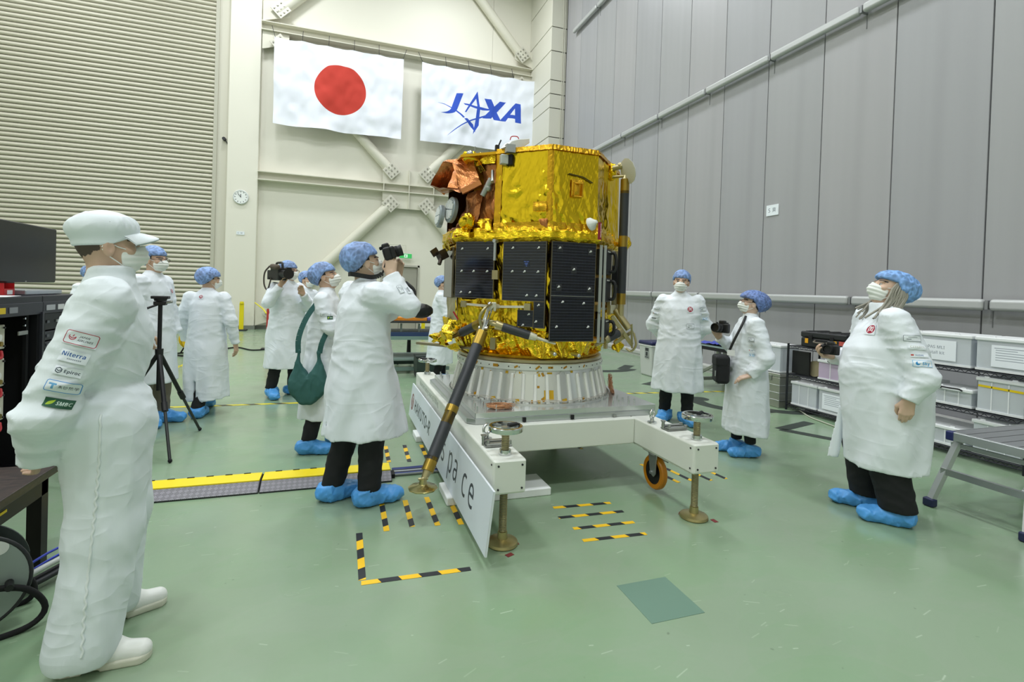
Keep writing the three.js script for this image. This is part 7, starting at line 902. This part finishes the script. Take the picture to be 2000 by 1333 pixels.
// shelving
function rack(x0, x1, z0, z1, hs, label) {
  const T = thing('wire_shelf', label, 'shelf', [(x0 + x1) / 2, 0, (z0 + z1) / 2]), w = x1 - x0, d = z1 - z0, b = mat(0x2b2d33, 0.4, 0.5), top = hs[hs.length - 1];
  for (const x of [-w / 2, w / 2]) for (const z of [-d / 2, d / 2]) mk('post', rod([x, 0, z], [x, top + 0.03, z], 0.014), b, T);
  for (const h of hs) { const s = mk('shelf_frame', [rod([-w / 2, h, -d / 2], [-w / 2, h, d / 2], 0.006), rod([w / 2, h, -d / 2], [w / 2, h, d / 2], 0.006), rod([-w / 2, h, -d / 2], [w / 2, h, -d / 2], 0.006), rod([-w / 2, h, d / 2], [w / 2, h, d / 2], 0.006), rod([-w / 2, h - 0.03, -d / 2], [-w / 2, h - 0.03, d / 2], 0.005)], b, T); const zz = []; for (let i = 0; i < 36; i++) { const z = -d / 2 + d * i / 36; zz.push([-w / 2, h - (i % 2 ? 0.004 : 0.027), z]); } mk('truss_wire', tube(zz, 0.003, 110, 4), b, s); const wires = []; for (let i = 1; i < 22; i++) wires.push(rod([-w / 2 + w * i / 22, h, -d / 2], [-w / 2 + w * i / 22, h, d / 2], 0.0025, 0.0025, 5)); const ws = mk('deck_wires', wires, b, s); ws.userData.kind = 'stuff'; }
}
rack(5.646, 6.2, -5.16, -3.94, [0.075, 0.47, 0.85], 'black wire shelf holding the black hard case'); rack(5.646, 6.2, -3.9, -2.69, [0.075, 0.47, 0.85], 'black wire shelf behind the heavy man');
const clear = phys(0xf6f9fc, 0.35, 0, { transmission: 0.58, thickness: 0, ior: 1.3 }), clearPink = phys(0xf0e2f4, 0.35, 0, { transmission: 0.55, thickness: 0, ior: 1.3 }), lidM = phys(0xf7f9fa, 0.42, 0, { transmission: 0.15, thickness: 0 });
function box(label, x0, x1, y0, y1, z0, z1, opt = {}) {
  const w = x1 - x0, h = y1 - y0, d = z1 - z0, T = thing('storage_box', label, 'box', [(x0 + x1) / 2, y0, (z0 + z1) / 2], 0, opt.group ?? 'clear plastic storage boxes'), m = opt.pink ? clearPink : clear, t = 0.005, lh = 0.035, bh = h - lh;
  mk('tub', [bx(w - 0.04, t, d - 0.04, 0, t / 2 + 0.004, 0), bx(t, bh, d - 0.03, -w / 2 + 0.016, bh / 2 + 0.002, 0), bx(t, bh, d - 0.03, w / 2 - 0.016, bh / 2 + 0.002, 0), bx(w - 0.04, bh, t, 0, bh / 2 + 0.002, -d / 2 + 0.016), bx(w - 0.04, bh, t, 0, bh / 2 + 0.002, d / 2 - 0.016)], m, T);
  mk('base_rim', [bx(0.012, 0.02, d - 0.02, -w / 2 + 0.012, 0.01, 0), bx(w - 0.02, 0.02, 0.012, 0, 0.01, d / 2 - 0.012), bx(w - 0.02, 0.02, 0.012, 0, 0.01, -d / 2 + 0.012)], lidM, T);
  const ld = mk('lid', rb(w, lh, d, 0.01, 0, h - lh / 2, 0, 2), lidM, T); for (const z of [-d * 0.28, d * 0.28]) mk('lid_clip', rb(0.02, 0.016, 0.04, 0.004, -w / 2 + 0.02, h + 0.004, z, 1), lidM, ld);
  if (opt.ribs !== 0) for (const z of [-d * 0.17, d * 0.17]) mk('rib', bx(0.006, bh * 0.96, 0.008, -w / 2 + 0.012, bh / 2, z), lidM, T);
  if (opt.handle) mk('handle', tube([[-w / 2 - 0.002, h - 0.02, -0.09], [-w / 2 - 0.035, h - 0.005, -0.085], [-w / 2 - 0.04, h - 0.005, 0], [-w / 2 - 0.035, h - 0.005, 0.085], [-w / 2 - 0.002, h - 0.02, 0.09]], 0.008, 30), M.blackPl, T);
  if (opt.label) { const tx = canvasTex(256, 160, (g, W_, H_) => { g.fillStyle = '#eef2f8'; g.fillRect(0, 0, W_, H_); g.fillStyle = '#7d8390'; g.font = '32px sans-serif'; if (opt.label === 1) { g.fillRect(16, 20, 220, 4); for (let i = 0; i < 5; i++) { g.fillStyle = '#aab0ba'; g.fillRect(24, 34 + i * 18, 120 + (i * 37) % 80, 6); } } else opt.label.forEach((s, i) => g.fillText(s, 50, 70 + i * 44)); }); mk('paper_label', bx(0.002, bh * 0.72, Math.min(0.34, d * 0.72)).translate(-w / 2 + 0.006, bh * 0.52, 0), mat(0xffffff, 0.8, 0, { map: tx }), T); }
  if (opt.tape) mk('yellow_tape', bx(0.002, 0.02, d * 0.9).rotateX(0.03).translate(-w / 2 + 0.01, bh * 0.82, 0), M.yellow, T);
  if (opt.stuff) { const o = mk('contents', rb(w * 0.5, bh * 0.45, d * 0.5, 0.02, 0.03, bh * 0.25, 0), mat(opt.stuff, 0.8), T); }
  return T;
}
box('clear storage box standing on the aluminium case left of the shelf', 5.6, 5.95, 0.47, 0.84, -5.72, -5.24, { stuff: 0xdfe4ea }); { const T = thing('aluminium_case', 'ribbed aluminium transport case under a clear box by the shelf', 'case', [5.78, 0, -5.48]); mk('case_body', rb(0.38, 0.41, 0.5, 0.012, 0, 0.205, 0), mat(0xb2b3aa, 0.35, 0.8), T); for (const y of [0.1, 0.2, 0.3]) mk('case_rib', rb(0.388, 0.014, 0.508, 0.005, 0, y, 0, 1), M.alu, T); mk('case_lid', rb(0.39, 0.05, 0.51, 0.012, 0, 0.435, 0), mat(0xbcbdb5, 0.32, 0.8), T); mk('latch', rb(0.012, 0.07, 0.05, 0.004, -0.196, 0.39, 0.1, 1), M.steel, T); mk('latch', rb(0.012, 0.07, 0.05, 0.004, -0.196, 0.39, -0.14, 1), M.steel, T); }
{ const T = thing('hard_case', 'black hard equipment case with yellow tags on the shelf top', 'case', [5.87, 0.862, -4.68]); mk('case_body', rb(0.42, 0.12, 0.62, 0.02, 0, 0.06, 0, 3), mat(0x1c1d20, 0.5), T); mk('case_lid', rb(0.43, 0.075, 0.63, 0.02, 0, 0.16, 0, 3), mat(0x202125, 0.5), T); for (const z of [-0.24, -0.08, 0.08, 0.24]) mk('lid_ridge', rb(0.36, 0.012, 0.05, 0.005, 0, 0.2, z, 1), mat(0x191a1c, 0.5), T); mk('handle', tube([[-0.21, 0.09, -0.1], [-0.245, 0.075, -0.09], [-0.25, 0.07, 0], [-0.245, 0.075, 0.09], [-0.21, 0.09, 0.1]], 0.011, 30), mat(0x6b6458, 0.5), T); for (const z of [-0.22, 0.17]) mk('yellow_tag', bx(0.004, 0.06, 0.045, -0.213, 0.08, z), mat(0xe8a71b, 0.5), T); mk('white_tag', bx(0.004, 0.025, 0.1, -0.213, 0.042, 0.02), mat(0xb9b2ac, 0.5), T); mk('red_tag', bx(0.004, 0.05, 0.07, -0.213, 0.09, 0.26), mat(0xc3554c, 0.5), T); mk('hinge', [rb(0.02, 0.06, 0.05, 0.006, -0.214, 0.13, -0.16), rb(0.02, 0.06, 0.05, 0.006, -0.214, 0.13, 0.13)], M.rubber, T); }
box('clear storage box on the shelf top next to the black hard case', 5.66, 6.05, 0.865, 1.13, -4.34, -3.96, { group: undefined });
solo('square_board', rb(0.03, 0.3, 0.26, 0.006, 5.72, 0.64, -5.02).rotateY(0), M.blackPl, 'black square board standing on the middle shelf', 'board'); solo('cardboard_roll', rot(cyl(0.1, 0.1, 0.3, 0, 0, 0, 28), 0, 0, Math.PI / 2).translate(5.92, 0.582, -4.87), mat(0xa59a79, 0.8), 'tan cardboard roll lying on the middle shelf', 'roll'); solo('dark_bar', rb(0.05, 0.06, 0.5, 0.006, 6.05, 0.75, -4.55), mat(0x20242e, 0.5), 'dark flat bar behind the pinkish storage box', 'bar');
box('pinkish clear storage box with a black handle on the middle shelf', 5.66, 6.0, 0.485, 0.73, -4.74, -4.22, { pink: 1, handle: 1, stuff: 0xd9c6de });
box('empty clear storage box at the bottom shelf corner', 5.66, 6.1, 0.085, 0.39, -5.12, -4.73, { stuff: 0xeef0f2 }); box('clear storage box with a white form on the bottom shelf', 5.66, 6.1, 0.085, 0.39, -4.72, -4.26, { label: 1, ribs: 0 }); box('clear storage box half hidden behind the heavy man on the bottom shelf', 5.66, 6.1, 0.085, 0.39, -4.24, -3.97);
box('clear storage box with a printed kit label on the upper shelf', 5.66, 6.12, 0.865, 1.175, -3.72, -3.12, { label: ['LPAS MLI', 'Install kit'], ribs: 0 }); box('clear storage box with stacked white forms on the upper shelf', 5.66, 6.12, 0.865, 1.175, -3.1, -2.5, { label: 1, ribs: 0, stuff: 0xcfd6e2 });
box('low clear storage box with a black handle on the middle shelf', 5.66, 6.0, 0.485, 0.66, -3.45, -3.1, { handle: 1, stuff: 0x6f7d78 }); box('clear storage box with a yellow tape strip on the middle shelf', 5.66, 6.08, 0.485, 0.8, -3.08, -2.71, { tape: 1, stuff: 0x97a58f }); box('clear storage box on the bottom shelf behind the step platform', 5.66, 6.08, 0.085, 0.4, -3.1, -2.72, { stuff: 0x8f97a6 }); box('low clear storage box on the bottom shelf beside the heavy man', 5.66, 6.08, 0.085, 0.27, -3.7, -3.13, { stuff: 0x8f97a6 }); box('shallow clear box at the middle shelf end behind the heavy man', 5.66, 6.0, 0.485, 0.68, -3.85, -3.48);
solo('power_cord', tube([[5.75, 0.01, -5.05], [5.55, 0.01, -4.7], [5.5, 0.01, -4.5], [5.42, 0.01, -4.2], [5.3, 0.01, -3.95], [5.35, 0.01, -3.7]], 0.008, 50), mat(0xb9bba9, 0.6), 'thin pale cord lying on the floor before the shelf', 'cord');
{ // aluminium step platform
  const X0 = 4.19, X1 = 5.25, Z0 = -2.44, Z1 = -1.95, H = 0.55; const T = thing('step_platform', 'aluminium folding step platform with grey planked deck at the right edge', 'platform', [(X0 + X1) / 2, 0, (Z0 + Z1) / 2]), w = X1 - X0, d = Z1 - Z0, al = mat(0xc5c8c9, 0.35, 0.75);
  for (let i = 0; i < 5; i++) mk('deck_plank', rb(w - 0.06, 0.022, d / 5 - 0.008, 0.003, 0, H - 0.013, -d / 2 + d / 5 * (i + 0.5), 1), mat(0x7f8183, 0.55, 0.2), T);
  mk('deck_frame', [rb(0.035, 0.06, d, 0.005, -w / 2 + 0.018, H - 0.03, 0, 1), rb(0.035, 0.06, d, 0.005, w / 2 - 0.018, H - 0.03, 0, 1), rb(w, 0.06, 0.025, 0.005, 0, H - 0.032, -d / 2 + 0.004, 1), rb(w, 0.06, 0.025, 0.005, 0, H - 0.032, d / 2 - 0.004, 1)], al, T); for (const [x, z] of [[-1, -1], [-1, 1], [1, -1], [1, 1]]) mk('corner_cap', rb(0.05, 0.066, 0.05, 0.01, x * (w / 2 - 0.018), H - 0.031, z * (d / 2 - 0.018), 2), mat(0x27306a, 0.45), T);
  for (const sx of [-1, 1]) { for (const sz of [-1, 1]) { const a = [sx * (w / 2 - 0.07), H - 0.06, sz * (d / 2 - 0.04)], b = [sx * (w / 2 + 0.1), 0.03, sz * (d / 2 + 0.03)]; const l = mk('leg', bar(a, b, 0.05, 0.03), al, T); mk('foot_cap', rb(0.06, 0.06, 0.07, 0.012, b[0], 0.031, b[2]), mat(0x23294f, 0.5), l); } mk('cross_rung', bar([sx * (w / 2 + 0.02), 0.26, -d / 2 - 0.01], [sx * (w / 2 + 0.02), 0.26, d / 2 + 0.01], 0.03, 0.045), al, T); mk('upper_rung', bar([sx * (w / 2 - 0.06), H - 0.1, -d / 2], [sx * (w / 2 - 0.06), H - 0.1, d / 2], 0.02, 0.03), al, T); mk('fold_strut', bar([sx * (w / 2 - 0.02), 0.26, d / 2 - 0.06], [sx * (w / 2 - 0.25), H - 0.08, d / 2 - 0.06], 0.012, 0.02), al, T); }
}
renderer.render(scene, camera);
